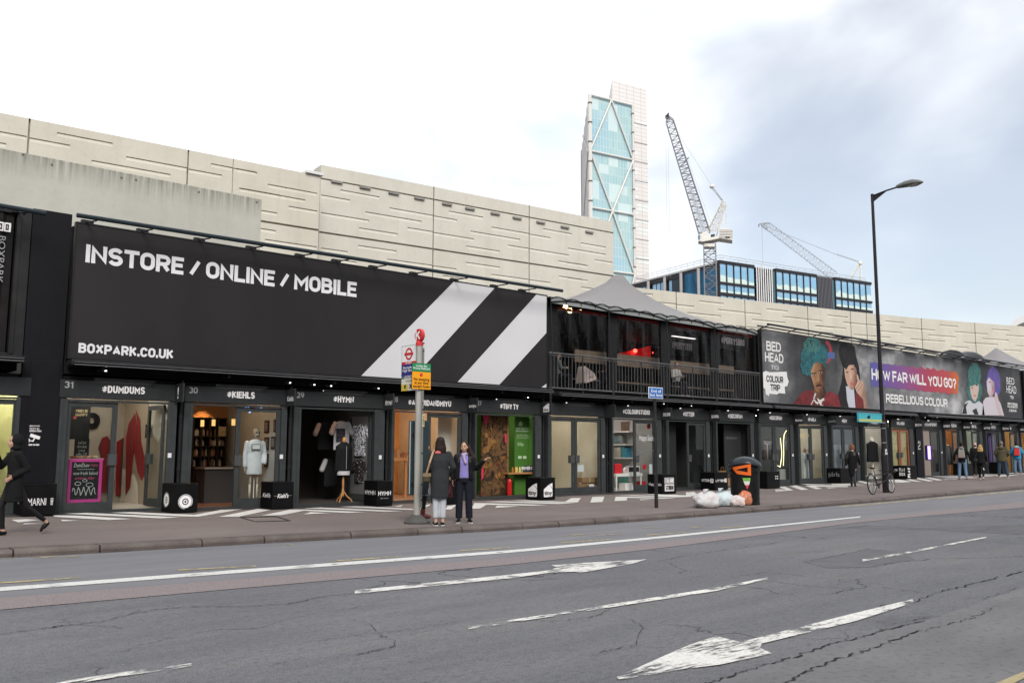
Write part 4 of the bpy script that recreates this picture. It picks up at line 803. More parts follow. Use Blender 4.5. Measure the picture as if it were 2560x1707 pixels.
# left container with corrugated end
o=empty('upper_container',(2,FY,3.3),'black corrugated container at the top left edge with white letters','container','upper floor containers')
mb=MB(); X=-3.0; prof=[]
while X<3.72:
 prof+=[(X,0),(X+.09,0),(X+.16,.05),(X+.30,.05),(X+.37,0)]; X+=.46
prof=[p for p in prof if p[0]<=3.78]
for(a,p),(b,q)in zip(prof,prof[1:]):mb.face([(a,FY+.02+p,3.42),(b,FY+.02+q,3.42),(b,FY+.02+q,6.25),(a,FY+.02+p,6.25)])
mb.build('corrugated_wall',M('corrugated_black',(.012,.011,.011),.38,var=.25,vs=2),o,flip=False)
mb=MB(); mb.box(3.78,4.04,FY-.03,FY+.3,3.3,6.36); mb.box(-3,3.78,FY-.02,FY+.3,3.3,3.42); mb.box(-3,3.78,FY-.02,FY+.3,6.25,6.36); mb.box(3.80,3.86,FY-.05,FY-.03,3.4,6.3); mb.build('frame',M('container_frame',(.020,.020,.021),.4,var=.2),o,bevel=.012)
mb=MB(); mb.box(-3,4.02,FY+.3,23.6,3.1,6.3); mb.build('steel_body',SHELL,o)
bx=lambda x,y:on_y(x,y,FY)
for i,ch in enumerate('SB'):
 l,r=10.5-i*17,24.5-i*17; a,c=bx(l,577),bx(r,561); mb=MB()
 zz0,zz1=bx(17,580).z,bx(17,557.5).z; mb.box(a.x-.02,a.x+.015,FY-.026,FY-.018,zz0,zz1); mb.box(c.x-.015,c.x+.02,FY-.026,FY-.018,zz0,zz1); mb.box(a.x+.015,c.x-.015,FY-.026,FY-.018,zz0,zz0+.03); mb.box(a.x+.015,c.x-.015,FY-.026,FY-.018,zz1-.03,zz1); mb.build('letter_box',LETW,o)
 ftext(ch,a.x+.035,c.x-.035,zz0+.06,zz1-.06,LETW,o,FY-.022)
text('BOXPARK',(bx(-3.5,600).x,FY-.02,bx(0,590).z),(0,0,-1),(1,0,0),.95,.12,LETG,o,bold=.0)
# tall black panel between
p=panel(4.06,4.80,FY-.005,6.42,'tall black steel panel left of the big black billboard, reaching the top');
# big billboard
bb=empty('billboard',(11.6,FY,UZ0),'big black billboard reading INSTORE ONLINE MOBILE with pale diagonal stripes','billboard')
bx0,bx1=4.86,18.42; BY=FY-.08
mb=MB(); mb.box(bx0+.03,bx1-.03,BY+.012,FY+.05,UZ0+.03,UZ1-.03); mb.build('vinyl_sheet',VIN,bb)
mb=MB(); mb.box(bx0,bx0+.03,BY,FY+.05,UZ0,UZ1); mb.box(bx1-.03,bx1,BY,FY+.05,UZ0,UZ1); mb.box(bx0+.03,bx1-.03,BY,FY+.05,UZ0,UZ0+.03); mb.box(bx0+.03,bx1-.03,BY,FY+.05,UZ1-.03,UZ1); mb.build('frame',RAIL,bb)
TY=BY+.008
M('banner_letter',(.60,.60,.62),.5)
def boxtext(body,l,tl,bl_,r,br,mat,parent,y,**k):
 a,b,c=on_y(l,bl_,y),on_y(l,tl,y),on_y(r,br,y); return ftext(body,a.x,c.x,(a.z+c.z)/2,b.z,mat,parent,y,**k)
boxtext('INSTORE / ONLINE / MOBILE',213,610,657,891,742,MATS['banner_letter'],bb,TY,bold=.045)
boxtext('BOXPARK.CO.UK',195.5,856.5,880.5,433,898,MATS['banner_letter'],bb,TY,bold=.05)
def bpoly(pts,mat,parent,y,name,th=.0):
 mb=MB(); P=[]
 for x,yy in pts:q=on_y(x,yy,y); P.append((min(max(q.x,bx0+.03),bx1-.03)if parent is bb else q.x,y,q.z));
 mb.prism(P,(0,.003,0)); return mb.build(name,mat,parent)
bpoly([(1134.4,704.5),(1237,719.5),(1026,953),(898,944.5)],STRIPE,bb,TY,'stripe'); bpoly([(1341,736.5),(1368,741),(1366,832),(1243,967.5),(1139,960.5)],STRIPE,bb,TY,'stripe'); bpoly([(1366,959),(1366,975.2),(1346,974)],STRIPE,bb,TY,'stripe')
# light bars on brackets
def lightbar(x0,x1,z0,z1,px,label):
 y=FY-.62; o=empty('light_bar',(x0,y,z0),label,'lamp bar','light bars above the billboards'); mb=MB(); mb.tube((x0,y,z0),(x1,y,z1),.048,10); mb.build('tube',M('bar_blueblack',(.020,.028,.034),.3),o,smooth=False)
 for q in px:
  x=on_y(q,640,y).x; z=lerp(z0,z1,(x-x0)/(x1-x0)); mb=MB(); mb.tube((x,y,z-.05),(x-.05,FY,UZ1+.02),.018,6); mb.box(x-.14,x+.10,FY-.06,FY+.05,UZ1-.0,UZ1+.07); mb.build('bracket',RAIL,o)
a,b=on_y(192,538,FY-.62),on_y(1406,727,FY-.62)
lightbar(a.x,b.x,a.z,b.z,(236,378,524,656,780,872,966,1068,1170,1270,1340),'long dark light bar above the big black billboard')
a,b=on_y(-60,504,FY-.62),on_y(115,534,FY-.62); lightbar(a.x,b.x,a.z,b.z,(58,),'short dark light bar at the top left edge')
# terrace
TX0,TX1=18.52,29.95
te=empty('terrace',((TX0+TX1)/2,FY,3.1),'covered restaurant terrace with clear roll-down curtains between two billboards','terrace')
mb=MB(); mb.box(TX0,TX1,FY-.06,25.4,3.06,3.40); mb.build('floor_slab',SHELL,te)
INT=M('terrace_inside',(.020,.016,.015),.7,var=.3,vs=2)
mb=MB(); mb.box(TX0,TX1,25.4,25.5,3.4,6.5); mb.box(TX0,TX0+.1,FY+.25,25.4,3.4,6.2); mb.box(TX1-.1,TX1,FY+.25,25.4,3.4,6.1); mb.build('inner_wall',INT,te)
mb=MB(); mb.box(TX0+.1,TX1-.1,FY+.3,25.4,6.12,6.16); mb.build('lining',INT,te)
CY=FY+.2
bays=[(1392,1519),(1541,1651),(1673,1775),(1794,1883)]
cur=mat_glass('clear_curtain',(.80,.80,.80),.55,1.45,.06,.35)
bxs=[(on_y(a,860,CY).x,on_y(b,860,CY).x)for a,b in bays]
edges=[TX0+.02]+[v for b in bxs for v in b]+[TX1-.02]
for a,b in zip(edges[::2],edges[1::2]):
 mb=MB(); mb.box(a,b,CY-.03,CY+.05,3.40,6.11); mb.build('curtain_edge',M('pvc_black',(.011,.011,.012),.42,var=.3,vs=5),te)
for a,b in bxs:
 mb=MB(); n=14
 for i in range(n):
  u0,u1=lerp(a,b,i/n),lerp(a,b,(i+1)/n); f=lambda u,z:CY+.012*math.sin(u*9+z*2.0)+.006*math.sin(u*23)
  for k in range(8):z0,z1=lerp(3.42,6.05,k/8),lerp(3.42,6.05,(k+1)/8); mb.face([(u0,f(u0,z0),z0),(u1,f(u1,z0),z0),(u1,f(u1,z1),z1),(u0,f(u0,z1),z1)])
 mb.build('clear_curtain',cur,te,smooth=True,flip=False); mb=MB(); mb.box(a,b,CY+.03,CY+.06,5.92,6.02); mb.build('red_hem',M('hem_red',(.26,.015,.012),.6),te)
mb=MB(); mb.box(TX0+.1,TX1-.1,CY+.07,CY+.2,6.05,6.11); mb.build('header_beam',SHELL,te)
# railing in front
ra=empty('terrace_railing',((TX0+TX1)/2,FY-.12,3.3),'black pipe railing with upright bars along the terrace edge','railing')
RY=FY-.12; zt=on_y(1600,905,RY).z; zl,zr=on_y(1376,882,RY),on_y(1897,933,RY); bl_,br_=on_y(1376,968,RY),on_y(1897,1003,RY)
IRON=M('railing_black',(.028,.028,.030),.38,var=.2,vs=8)
RX0,RX1=zl.x,zr.x; RT_,RB=(zl.z+zr.z)/2,(bl_.z+br_.z)/2
mb=MB(); mb.tube((RX0-.05,RY,RT_),(RX1+.03,RY,RT_),.03,8); mb.build('top_rail',M('rail_worn',(.075,.075,.078),.4,var=.3),ra); mb=MB(); mb.tube((RX0-.05,RY,RB),(RX1+.03,RY,RB),.03,8); mb.build('bottom_rail',MATS['rail_worn'],ra)
xsP=[on_y(p,920,RY).x for p in(1376,1532,1666.6,1789,1897)]
for x in xsP:mb=MB(); mb.tube((x,RY,RB-.42),(x,RY,RT_),.036,8); mb.lathe((x,RY,RB-.03),[(.05,-.05),(.05,.07)],10); mb.lathe((x,RY,RT_-.07),[(.05,-.05),(.05,.05)],10); mb.build('post',IRON,ra)
for p in(1457,1603,1731,1845):x=on_y(p,920,RY).x; mb=MB(); mb.tube((x,RY,RB-.30),(x,RY,RT_),.022,8); mb.build('post',IRON,ra)
for a,b in zip(xsP,xsP[1:]):
 mb=MB(); n=int((b-a)/.152)
 for i in range(1,n):x=lerp(a,b,i/n); mb.tube((x,RY,RB),(x,RY,RT_-.06),.0085,5)
 mb.tube((a,RY,RT_-.07),(b,RY,RT_-.07),.012,5); mb.build('bar_panel',M('bar_grey',(.085,.085,.088),.4,var=.2),ra)
 # guy posts of the canopy
cp=empty('tent_canopy',(24,FY+2,6.2),'grey stretched tent canopy with a single peak above the terrace','canopy')
CANV=M('canvas_grey',(.185,.18,.185),.75,var=.06,vs=.8); PK=on_y(1548,687,22.6)
E0,E1=on_y(1374,741,FY-.15),on_y(1896,826,FY-.15); ez=lambda x:lerp(E0.z,E1.z,(x-E0.x)/(E1.x-E0.x)); EX0,EX1=E0.x,E1.x; EY0,EY1=FY-.15,25.6
mb=MB(); bd=[]; NS=40
for i in range(NS):bd.append((lerp(EX0,EX1,i/NS),EY0))
for i in range(14):bd.append((EX1,lerp(EY0,EY1,i/14)))
for i in range(NS):bd.append((lerp(EX1,EX0,i/NS),EY1))
for i in range(14):bd.append((EX0,lerp(EY1,EY0,i/14)))
rg=[]
ct=[0,.06,.14,.24,.36,.5,.64,.76,.86,.92]
for tt in ct:
 g=[]
 for x,y in bd:
  zb=ez(x); px_,py_=lerp(x,PK.x,tt),lerp(y,PK.y,tt); sag=(PK.z-zb)*(.40*tt+.60*tt**3.2); g.append((px_,py_,zb+sag))
 rg.append(g)
rg.append([(PK.x+.16*math.cos(2*math.pi*j/len(bd)-2.2),PK.y+.16*math.sin(2*math.pi*j/len(bd)-2.2),PK.z-.05)for j in range(len(bd))])
rg[-1]=[(lerp(x,PK.x,.985),lerp(y,PK.y,.985),PK.z)for x,y in bd]
rg.insert(-1,[(lerp(x,PK.x,.965),lerp(y,PK.y,.965),PK.z-.05)for x,y in bd])
mb.rings(rg,cap=False); mb.face(rg[-1]); mb.build('canvas_roof',CANV,cp,smooth=True)
# scalloped valance hung between hanger points
mb=MB(); VAL=M('valance_grey',(.21,.225,.225),.7)
hang=[on_y(p,780,EY0).x for p in(1378,1523,1667,1786,1893)]; trim=MB(); arcs=MB()
for a,b in zip(hang,hang[1:]):
 n=20; sx=[lerp(a,b,i/n)for i in range(n+1)]
 top=[ez(x)-.01 for x in sx]; bot=[ez(x)-.19 for i,x in enumerate(sx)]
 arc=[ez(x)-.165+.13*(1-(2*i/n-1)**2)for i,x in enumerate(sx)]
 for i in range(n):mb.face([(sx[i],EY0+.015,bot[i]),(sx[i+1],EY0+.015,bot[i+1]),(sx[i+1],EY0+.01,top[i+1]),(sx[i],EY0+.01,top[i])])
 for i in range(n):trim.tube((sx[i],EY0-.01,arc[i]),(sx[i+1],EY0-.01,arc[i+1]),.020,5)
 for j in range(4):
  u0,u1=lerp(a,b,j/4),lerp(a,b,(j+1)/4); m=8
  for i in range(m):
   e=lambda q:(lerp(u0,u1,q),EY0-.012,ez(lerp(u0,u1,q))-.05+.075*(1-(2*q-1)**2)); trim.tube(e(i/m),e((i+1)/m),.014,4)
  if j:trim.tube((u0,EY0-.012,ez(u0)-.05),(u0,EY0-.012,ez(u0)-.15),.014,4)
mb.build('valance',VAL,cp); trim.build('edge_rope',BLACK,cp)
for x in hang:mb=MB(); mb.tube((x,EY0+.02,ez(x)-.05),(x+.06,RY-.02,RT_),.016,6); mb.build('guy_pole',RAIL,cp)
# inside the terrace
for l,r_,tpp,bt,y,lab in((1680,1730,850,872,21.6,'left of the two hanging restaurant name boards under the canopy'),(1803,1861,838,858,20.32,'right of the two hanging restaurant name boards under the canopy')):
 a,b,c=on_y(l,bt,y),on_y(r_,bt-1,y),on_y(l,tpp,y); o=empty('name_board',(a.x,y,a.z-.15),lab,'sign'); mb=MB(); mb.box(a.x-.15,b.x+.08,y+.01,y+.05,a.z-.2,c.z+.30); mb.build('board',M('board_black',(.012,.012,.012),.5),o); ftext('#PORKYSBBQ',a.x,b.x,a.z,c.z-.05,LETW,o,y,bold=.03)
 mb=MB(); mb.box(a.x-.1,b.x+.05,y-.16,y-.06,c.z+.13,c.z+.15); mb.build('lamp',lamp_mat('dim_strip',(1,.92,.9),.9),o)
a,b=on_y(1552,882,25.2),on_y(1638,868,25.2); o=empty('red_light_panel',(a.x,25.2,a.z-.4),'glowing red panel at the back of the terrace','light panel'); mb=MB(); mb.prism([(a.x,25.3,a.z-.35),(b.x,25.3,a.z-.35),(b.x,25.3,b.z+.1),(a.x,25.3,a.z-.02)],(0,.06,0)); mb.build('panel',lamp_mat('red_glow',(1,.01,.01),.12),o)
for q in((1587,877),(1634,882)):p=on_y(*q,25.2); mb=MB(); mb.ell((p.x,25.18,p.z),(.09,.09,.09),8,6); mb.build('lamp',lamp_mat('red_lamp',(1,.08,.05),3.0),o)
for i,(x,y,r_)in enumerate(((1413,767,.085),(1425,776,.085),(1466,767,.06),(1451,775,.045),(1449,779,.03))):
 p=on_y(x,y,20.08+i*.03); mb=MB(); mb.ell(tuple(p),(r_,r_,r_*1.1),10,8); o=mb.build('pendant_bulb',lamp_mat('warm_bulb',(1,.66,.30),3.2)); tag(o,['left large warm pendant bulb under the tent canopy','right large warm pendant bulb under the tent canopy','medium warm pendant bulb under the tent canopy, right of the two large ones','small warm pendant bulb in the cluster under the tent canopy','smallest warm pendant bulb in the cluster under the tent canopy'][i],'lamp','pendant bulbs under the canopy'); mb=MB(); mb.tube((p.x,p.y,p.z+r_),(p.x,p.y,6.0),.006,5); mb.build('cord',BLACK,o)
WOOD=M('pale_board',(.17,.125,.09),.6,var=.2,vs=5,stretch=(.4,3,3))
for l,r_,tpp,bt,lab in((1438,1516,873,895,'pale wooden bench back beside the seated woman on the terrace'),(1543,1650,884,905,'pale wooden bench back in front of the red glow on the terrace'),(1677,1775,900,920,'pale wooden bench back below the girl on the terrace'),(1796,1835,912,924,'short pale wooden bench back at the right end of the terrace')):
 a,b=on_y(l,bt,20.7),on_y(r_,tpp,20.7); zt_=on_y(l,tpp,20.7).z; o=empty('bench',((a.x+b.x)/2,20.8,3.4),lab,'bench','benches on the terrace'); mb=MB(); mb.box(a.x,b.x,20.7,20.76,a.z-.12,zt_); mb.build('backrest',WOOD,o,bevel=.006); mb=MB(); mb.box(a.x,b.x,20.76,21.2,3.82,3.87); mb.build('seat',WOOD,o)
 for x in(a.x+.1,b.x-.1):mb=MB(); mb.box(x-.03,x+.03,20.78,21.15,3.4,3.82); mb.build('leg',BLACK,o)
 # ------------------------------------------------------------------ portrait billboard on the right (a flat printed sheet, art built as printed shapes)
pb=empty('billboard',(43,FY,3.3),'long grey billboard with printed portraits and the words HOW FAR WILL YOU GO','billboard')
PX0,PX1,PZ0,PZ1=on_y(1901,900).x,on_y(2549,980).x,3.34,6.27
PY=FY-.08
t=NT('poster_concrete_print'); o=t.coord(which='Object')
c=t.ramp(t.noise(t.coord((.5,1,.8)),.7,7,.62),[(.30,(.040,.042,.047)),(.5,(.150,.152,.160)),(.68,(.40,.40,.41))])
c=t.mix(t.rng(t.noise(o,16,3,.7),.60,.70,0,.6),c,(.02,.02,.022))
c=t.mix(t.rng(t.noise(t.coord((1,1,1)),26,2,.7),.62,.70,0,.4),c,(.42,.42,.43))
sx=t.n('SeparateXYZ'); t.link(o,sx.inputs[0])
dk=t.math('MULTIPLY',t.rng(sx.outputs[0],-12.2,-10.6),t.rng(sx.outputs[0],-5.7,-7.4)); dk2=t.math('MULTIPLY',t.rng(sx.outputs[0],4.4,6.2),t.rng(sx.outputs[0],16,13.5))
c=t.mix(t.math('MULTIPLY',t.math('ADD',dk,dk2),.86),c,(.010,.0105,.013)); t.base(c,.55)
mb=MB(); mb.box(PX0+.03,PX1-.03,PY+.012,FY+.1,PZ0+.03,PZ1-.03); mb.build('printed_sheet',t.m,pb)
mb=MB(); mb.box(PX0,PX0+.03,PY,FY+.1,PZ0,PZ1); mb.box(PX1-.03,PX1,PY,FY+.1,PZ0,PZ1); mb.box(PX0+.03,PX1-.03,PY,FY+.1,PZ0,PZ0+.03); mb.box(PX0+.03,PX1-.03,PY,FY+.1,PZ1-.03,PZ1); mb.build('frame',RAIL,pb)
upbox('upper_container',30.0,57.2,FY+.12,25.8,3.06,6.2,'black container body behind the portrait billboard')
_lay=[0]
def art(pts,col,parent,name,lay,z=r4,rough=.5,var=0.):
 y=PY+.010-.0022*lay; mb=MB(); P=[]
 for x,yy in pts:q=on_y(*z(x,yy),y); P.append((min(max(q.x,PX0+.04),PX1-.04),y,min(max(q.z,PZ0+.04),PZ1-.04)))
 mb.prism(P,(0,.0012,0)); m=col if not isinstance(col,tuple)else M('print_%d_%d_%d'%tuple(int(v*999)for v in col),col,rough,var=var,vs=3.5)
 return mb.build(name,m,parent)
def skinprint(name,lo,mid,hi,x0,x1):
 t=NT(name); sx=t.n('SeparateXYZ'); t.link(t.tc.outputs['Generated'],sx.inputs[0]); v=t.math('ADD',t.rng(sx.outputs[0],x0,x1),t.rng(t.noise(t.coord((1,1,.7)),3.2,4,.6),.3,.7,-.22,.22)); v=t.math('ADD',v,t.rng(sx.outputs[2],.0,1.0,.14,-.10)); t.base(t.ramp(v,[(.10,hi),(.45,mid),(.85,lo)]),.5); return t.m
def blob(cx,cy,rx,ry,n=40,jag=.06,seed=0,a0=0,a1=360):
 return[(cx+rx*(1+jag*(mnoise.noise(Vector((i*.9,seed,0)))*2+rnd.uniform(-.5,.5)))*math.cos(R(lerp(a0,a1,i/n))),cy+ry*(1+jag*(mnoise.noise(Vector((i*.9,seed,5)))*2+rnd.uniform(-.5,.5)))*math.sin(R(lerp(a0,a1,i/n))))for i in range(n)]
def ellp(cx,cy,rx,ry,rot=0,n=26):
 c,s=math.cos(R(rot)),math.sin(R(rot)); return[(cx+rx*math.cos(a)*c-ry*math.sin(a)*s,cy+rx*math.cos(a)*s+ry*math.sin(a)*c)for a in(2*math.pi*i/n for i in range(n))]
def hairmat(name,c0,c1,sc=2.2):
 t=NT(name); c=t.ramp(t.noise(t.coord((1.2,1,.9)),sc*2.4,8,.8,1.2),[(.36,c0),(.66,c1)]); t.base(c,.6); return t.m
TEAL=hairmat('hair_teal',(.006,.016,.019),(.030,.165,.195)); TEAL2=hairmat('hair_teal_light',(.012,.036,.036),(.065,.21,.195)); BURG=hairmat('jacket_burgundy',(.055,.008,.010),(.22,.030,.036),.5); BHAIR=hairmat('hair_black',(.005,.005,.006),(.022,.018,.02),1.0); VIOL=hairmat('hair_violet',(.02,.07,.22),(.16,.06,.26),.7)
# figure one: tall teal hair, burgundy jacket
ring=[]
for k in range(22):a=R(lerp(-78,74,k/21)); ring.append((628+66*math.cos(a),348+106*math.sin(a)))
for k in range(22):a=R(lerp(74,-78,k/21)); ring.append((628+40*math.cos(a),348+74*math.sin(a)))
po=art(ring,(.24,.022,.03),pb,'printed_figure',1); art([(610,343),(715,350),(713,405),(610,396)],(.05,.085,.24),po,'blue_bar',2)
f1=art([(358,808),(395,745),(430,695),(500,668),(560,690),(690,690),(742,720),(780,770),(795,836)],BURG,pb,'printed_figure',2)
art([(545,610),(615,610),(640,700),(612,760),(560,745),(532,700)],skinprint('print_neck_dark',(.02,.009,.005),(.08,.035,.016),(.13,.06,.03),0,1),f1,'neck',3)
art(blob(540,375,118,118,64,.09,3),TEAL,f1,'hair',3); art(blob(500,465,80,88,40,.10,4),TEAL,f1,'hair',3.5); art(blob(520,285,75,65,40,.16,9),TEAL2,f1,'hair',4)
art([(508,470),(520,425),(560,412),(605,425),(632,460),(634,520),(625,600),(606,665),(582,695),(560,690),(535,640),(512,560)],skinprint('print_face_dark',(.045,.018,.009),(.17,.078,.036),(.30,.16,.085),.0,1.0),f1,'face',5)
art([(505,480),(512,430),(545,408),(600,412),(636,455),(636,500),(615,450),(570,432),(535,445),(515,500)],TEAL,f1,'hair',7)
for q in(ellp(537,545,13,6,4),ellp(592,522,14,6,4)):art(q,(.35,.30,.25),f1,'eye',7);
for q in(ellp(538,546,6,7),ellp(593,523,6,7)):art(q,(.01,.008,.006),f1,'iris',8)
art([(515,528),(552,522),(553,530),(517,538)],(.02,.012,.008),f1,'eyebrow',7); art([(575,505),(612,498),(613,506),(576,513)],(.02,.012,.008),f1,'eyebrow',7)
art([(560,530),(575,530),(586,592),(572,606),(552,600)],(.25,.125,.06),f1,'nose',7); art([(552,632),(580,622),(608,630),(598,640),(560,645)],(.03,.014,.008),f1,'moustache',7); art(ellp(578,652,20,10,-4),(.20,.065,.05),f1,'lips',7)
for q in([(545,700),(556,705),(540,745),(552,770),(575,780),(570,800),(548,785),(528,750)],[(560,740),(590,760),(618,742),(628,760),(606,772),(600,800),(620,822),(596,822),(580,790)],[(515,815),(548,740),(540,735),(508,812)]):art(q,(.50,.49,.47),f1,'shirt_squiggle',8)
# figure two: long black hair, hand at cheek
f2=art([(752,320),(770,275),(800,258),(860,262),(888,300),(900,380),(925,470),(935,560),(930,700),(968,836),(770,830),(745,720),(775,600),(790,480),(756,380)],BHAIR,pb,'printed_figure',3)
art([(812,640),(880,640),(895,836),(838,832),(822,760)],(.40,.41,.47),f2,'shirt',4); art([(895,700),(935,690),(966,770),(962,838),(895,834)],BURG,f2,'jacket',4)
art([(798,480),(830,455),(880,455),(905,500),(908,570),(898,640),(872,674),(848,665),(822,620),(805,560)],skinprint('print_face_light',(.17,.085,.06),(.38,.23,.17),(.46,.30,.23),-.1,1.15),f2,'face',5); art([(790,470),(800,430),(850,400),(895,420),(905,480),(880,455),(840,458),(826,478),(815,500)],BHAIR,f2,'hair',6)
for q in(ellp(822,520,12,5,10),ellp(868,492,13,5,10)):art(q,(.02,.016,.016),f2,'eye',6)
art(ellp(866,617,18,14),(.36,.09,.085),f2,'lips',6); art([(844,520),(858,520),(866,575),(846,580)],(.47,.31,.24),f2,'nose',6); art([(890,650),(912,600),(905,540),(914,540),(930,590),(960,600),(975,640),(985,720),(1005,838),(968,836),(962,760),(930,720),(905,690)],skinprint('print_hand',(.20,.11,.08),(.38,.24,.18),(.44,.29,.22),0,1.1),f2,'hand',7)
for q in([(898,660),(940,600),(944,603),(902,668)],[(910,682),(955,622),(958,626),(914,690)]):art(q,(.22,.12,.09),f2,'finger_line',8)
# splash and brand words on the left
def btext(body,l,tl,bl_,r,br,mat,par=pb,lay=6,**k):
 y=PY+.010-.0022*lay; boxtext(body,*(lambda a,b,c,d:(a[0],a[1],b[1],d[0],d[1]))(r4(l,tl),r4(l,bl_),None,r4(r,br)),mat,par,y,th=.001,**k)
PWH=M('print_white',(.60,.60,.60),.5); PBK=M('print_black',(.012,.012,.014),.5)
btext('BED',125,248,336,250,343,PWH,bold=.01); btext('HEAD',113,345,428,272,442,PWH,bold=.01); btext('TIGI',165,460,496,230,502,PWH,bold=-.002)
sp=art([(92,520),(120,508),(150,520),(300,515),(304,560),(318,600),(305,640),(282,645),(288,705),(230,700),(215,712),(150,705),(146,726),(118,708),(116,665),(98,655),(90,590)],PWH,pb,'printed_splash',3)
btext('COLOUR',126,545,606,272,612,PBK,lay=5,bold=.015); btext('TRIP',160,622,676,245,684,PBK,lay=5,bold=.015)
# brush banner
t=NT('print_brush'); o=t.coord(); sx=t.n('SeparateXYZ'); t.link(o,sx.inputs[0]); c=t.ramp(t.rng(sx.outputs[0],-4.8,4.8),[(0,(.055,.075,.27)),(.35,(.16,.06,.20)),(.65,(.30,.035,.07)),(.9,(.36,.05,.05)),(1,(.42,.10,.02))]); t.base(c,.5)
jg=lambda i,k:16*mnoise.noise(Vector((i*.37,k,0)))+12*mnoise.noise(Vector((i*1.3,k,3)))+rnd.uniform(-6,6)
top=[(1022+i*10.5,432+i*10.5*.115+jg(i,1)*(1.3 if i>20 else .6))for i in range(72)]; bot=[(1030+i*10.5,640+i*10.5*.095+jg(i,8))for i in range(72)]
br=art(top+[(1790,560)]+bot[::-1],t.m,pb,'printed_brush',4)
btext('HOW FAR WILL YOU GO?',1036,487,588,1768,658,PWH,lay=6,bold=.035); btext('REBELLIOUS COLOUR',1160,705,785,1693,820,PWH,lay=6,bold=.035)
# two small figures on the right
f3=art([(1815,885),(1822,830),(1850,775),(1900,750),(1960,765),(2000,800),(2012,890)],(.42,.42,.45),pb,'printed_figure',3)
art(blob(1922,545,58,105,44,.10,31),TEAL2,f3,'hair',4); art(blob(1925,680,66,105,40,.08,12),TEAL2,f3,'hair',4.5); art([(1885,640),(1895,590),(1930,570),(1958,600),(1962,670),(1950,735),(1930,775),(1905,750),(1890,700)],(.42,.31,.27),f3,'face',5)
art([(1880,640),(1895,570),(1940,560),(1965,610),(1945,640),(1930,625),(1905,640)],TEAL2,f3,'hair',6); art(ellp(1927,722,12,6),(.35,.10,.10),f3,'lips',6); art(ellp(1904,655,8,4),(.03,.03,.03),f3,'eye',6); art(ellp(1944,632,8,4),(.03,.03,.03),f3,'eye',6)
for q in([(1818,880),(1835,800),(1870,780),(1850,820),(1860,880)],[(1905,850),(1940,830),(1960,885),(1925,886)]):art(q,(.02,.02,.025),f3,'pattern',5)
f4=art([(1990,890),(2000,770),(2020,740),(2070,730),(2120,740),(2150,790),(2180,895)],(.44,.40,.44),pb,'printed_figure',3)
art([(2030,560),(2045,500),(2080,470),(2120,490),(2145,560),(2150,680),(2130,720),(2080,700),(2020,640)],VIOL,f4,'hair',4); art([(2030,600),(2050,560),(2082,560),(2098,610),(2098,680),(2080,725),(2055,730),(2036,690)],skinprint('print_face_violet',(.24,.15,.17),(.42,.33,.36),(.48,.44,.50),-.1,1.1),f4,'face',5)
art([(2045,560),(2090,520),(2130,560),(2120,660),(2098,610)],VIOL,f4,'hair',6); art(ellp(2084,680,10,12),(.42,.14,.18),f4,'lips',6); art(ellp(2056,605,9,4),(.05,.05,.06),f4,'eye',6); art([(2096,740),(2102,690),(2118,700),(2135,770),(2165,895),(2140,893)],(.42,.32,.34),f4,'hand',6)
btext('BED',2203,563,622,2270,628,PWH,bold=.0); btext('HEAD',2203,632,698,2287,706,PWH,bold=.0); btext('TIGI',2232,722,748,2262,752,PWH); hs=art([(2210,782),(2294,790),(2294,830),(2210,822)],PWH,pb,'printed_tag',3); btext('HAIRSPACE',2213,788,818,2291,826,PBK,lay=5,bold=.01); btext('AT BOXPARK',2222,838,860,2288,866,PWH)
# light frame along the top of the portrait billboard
o=empty('light_bar',(43,FY-.3,6.3),'black lighting gantry along the top of the portrait billboard','lamp bar','light bars above the billboards')
mb=MB(); mb.tube((PX0-.2,FY-.5,PZ1+.12),(PX1+3,FY-.5,PZ1+.12),.04,8); mb.tube((PX0-.2,FY-.05,PZ1+.10),(PX1+3,FY-.05,PZ1+.10),.03,8); mb.build('tube',RAIL,o)
for i in range(14):
 x=PX0+i*1.95; mb=MB(); mb.tube((x,FY-.5,PZ1+.12),(x+.05,FY,PZ1+.02),.02,6); mb.build('bracket',RAIL,o)
for i in range(9):x=PX0+5.2+i*2.2; mb=MB(); mb.box(x,x+1.35,FY-.46,FY-.12,PZ1+.12,PZ1+.15); mb.build('reflector',M('lamp_reflector',(.55,.55,.56),.3),o)
# rolled covers and second small canopy on the roof at the right
o=empty('rolled_cover',(46,22,6.2),'lumpy roll of black sheeting lying on the container roof behind the portrait billboard','cover')
p=on_y(2290,892,22.2); q=on_y(2436,900,22.2); mb=MB(); n=16; RG=[]
for i in range(n+1):
 u=i/n; r_=.22+.14*abs(math.sin(u*9))+.10*mnoise.noise(Vector((u*8,0,0)))+(.2 if u>.55 else 0); c=Vector((lerp(p.x,q.x,u),22.2,6.2+r_*.9+(u>.5)*.18))
 RG.append([c+Vector((0,r_*1.4*math.cos(a),r_*math.sin(a)))for a in(2*math.pi*j/12 for j in range(12))])
mb.rings(RG); mb.build('sheeting',M('sheeting_black',(.012,.012,.013),.35,bump=.3,bs=4),o,smooth=True)
o=empty('tent_canopy',(60,22,6),'small grey tent canopy peak at the right edge behind the portrait billboard','canopy'); PK2=on_y(2490,868,22.6); mb=MB(); x0,x1=on_y(2438,905,22.6).x,on_y(2600,915,22.6).x; bd=[(lerp(x0,x1,i/12),20.2)for i in range(12)]+[(x1,lerp(20.2,25,i/4))for i in range(4)]+[(lerp(x1,x0,i/12),25)for i in range(12)]+[(x0,lerp(25,20.2,i/4))for i in range(4)]
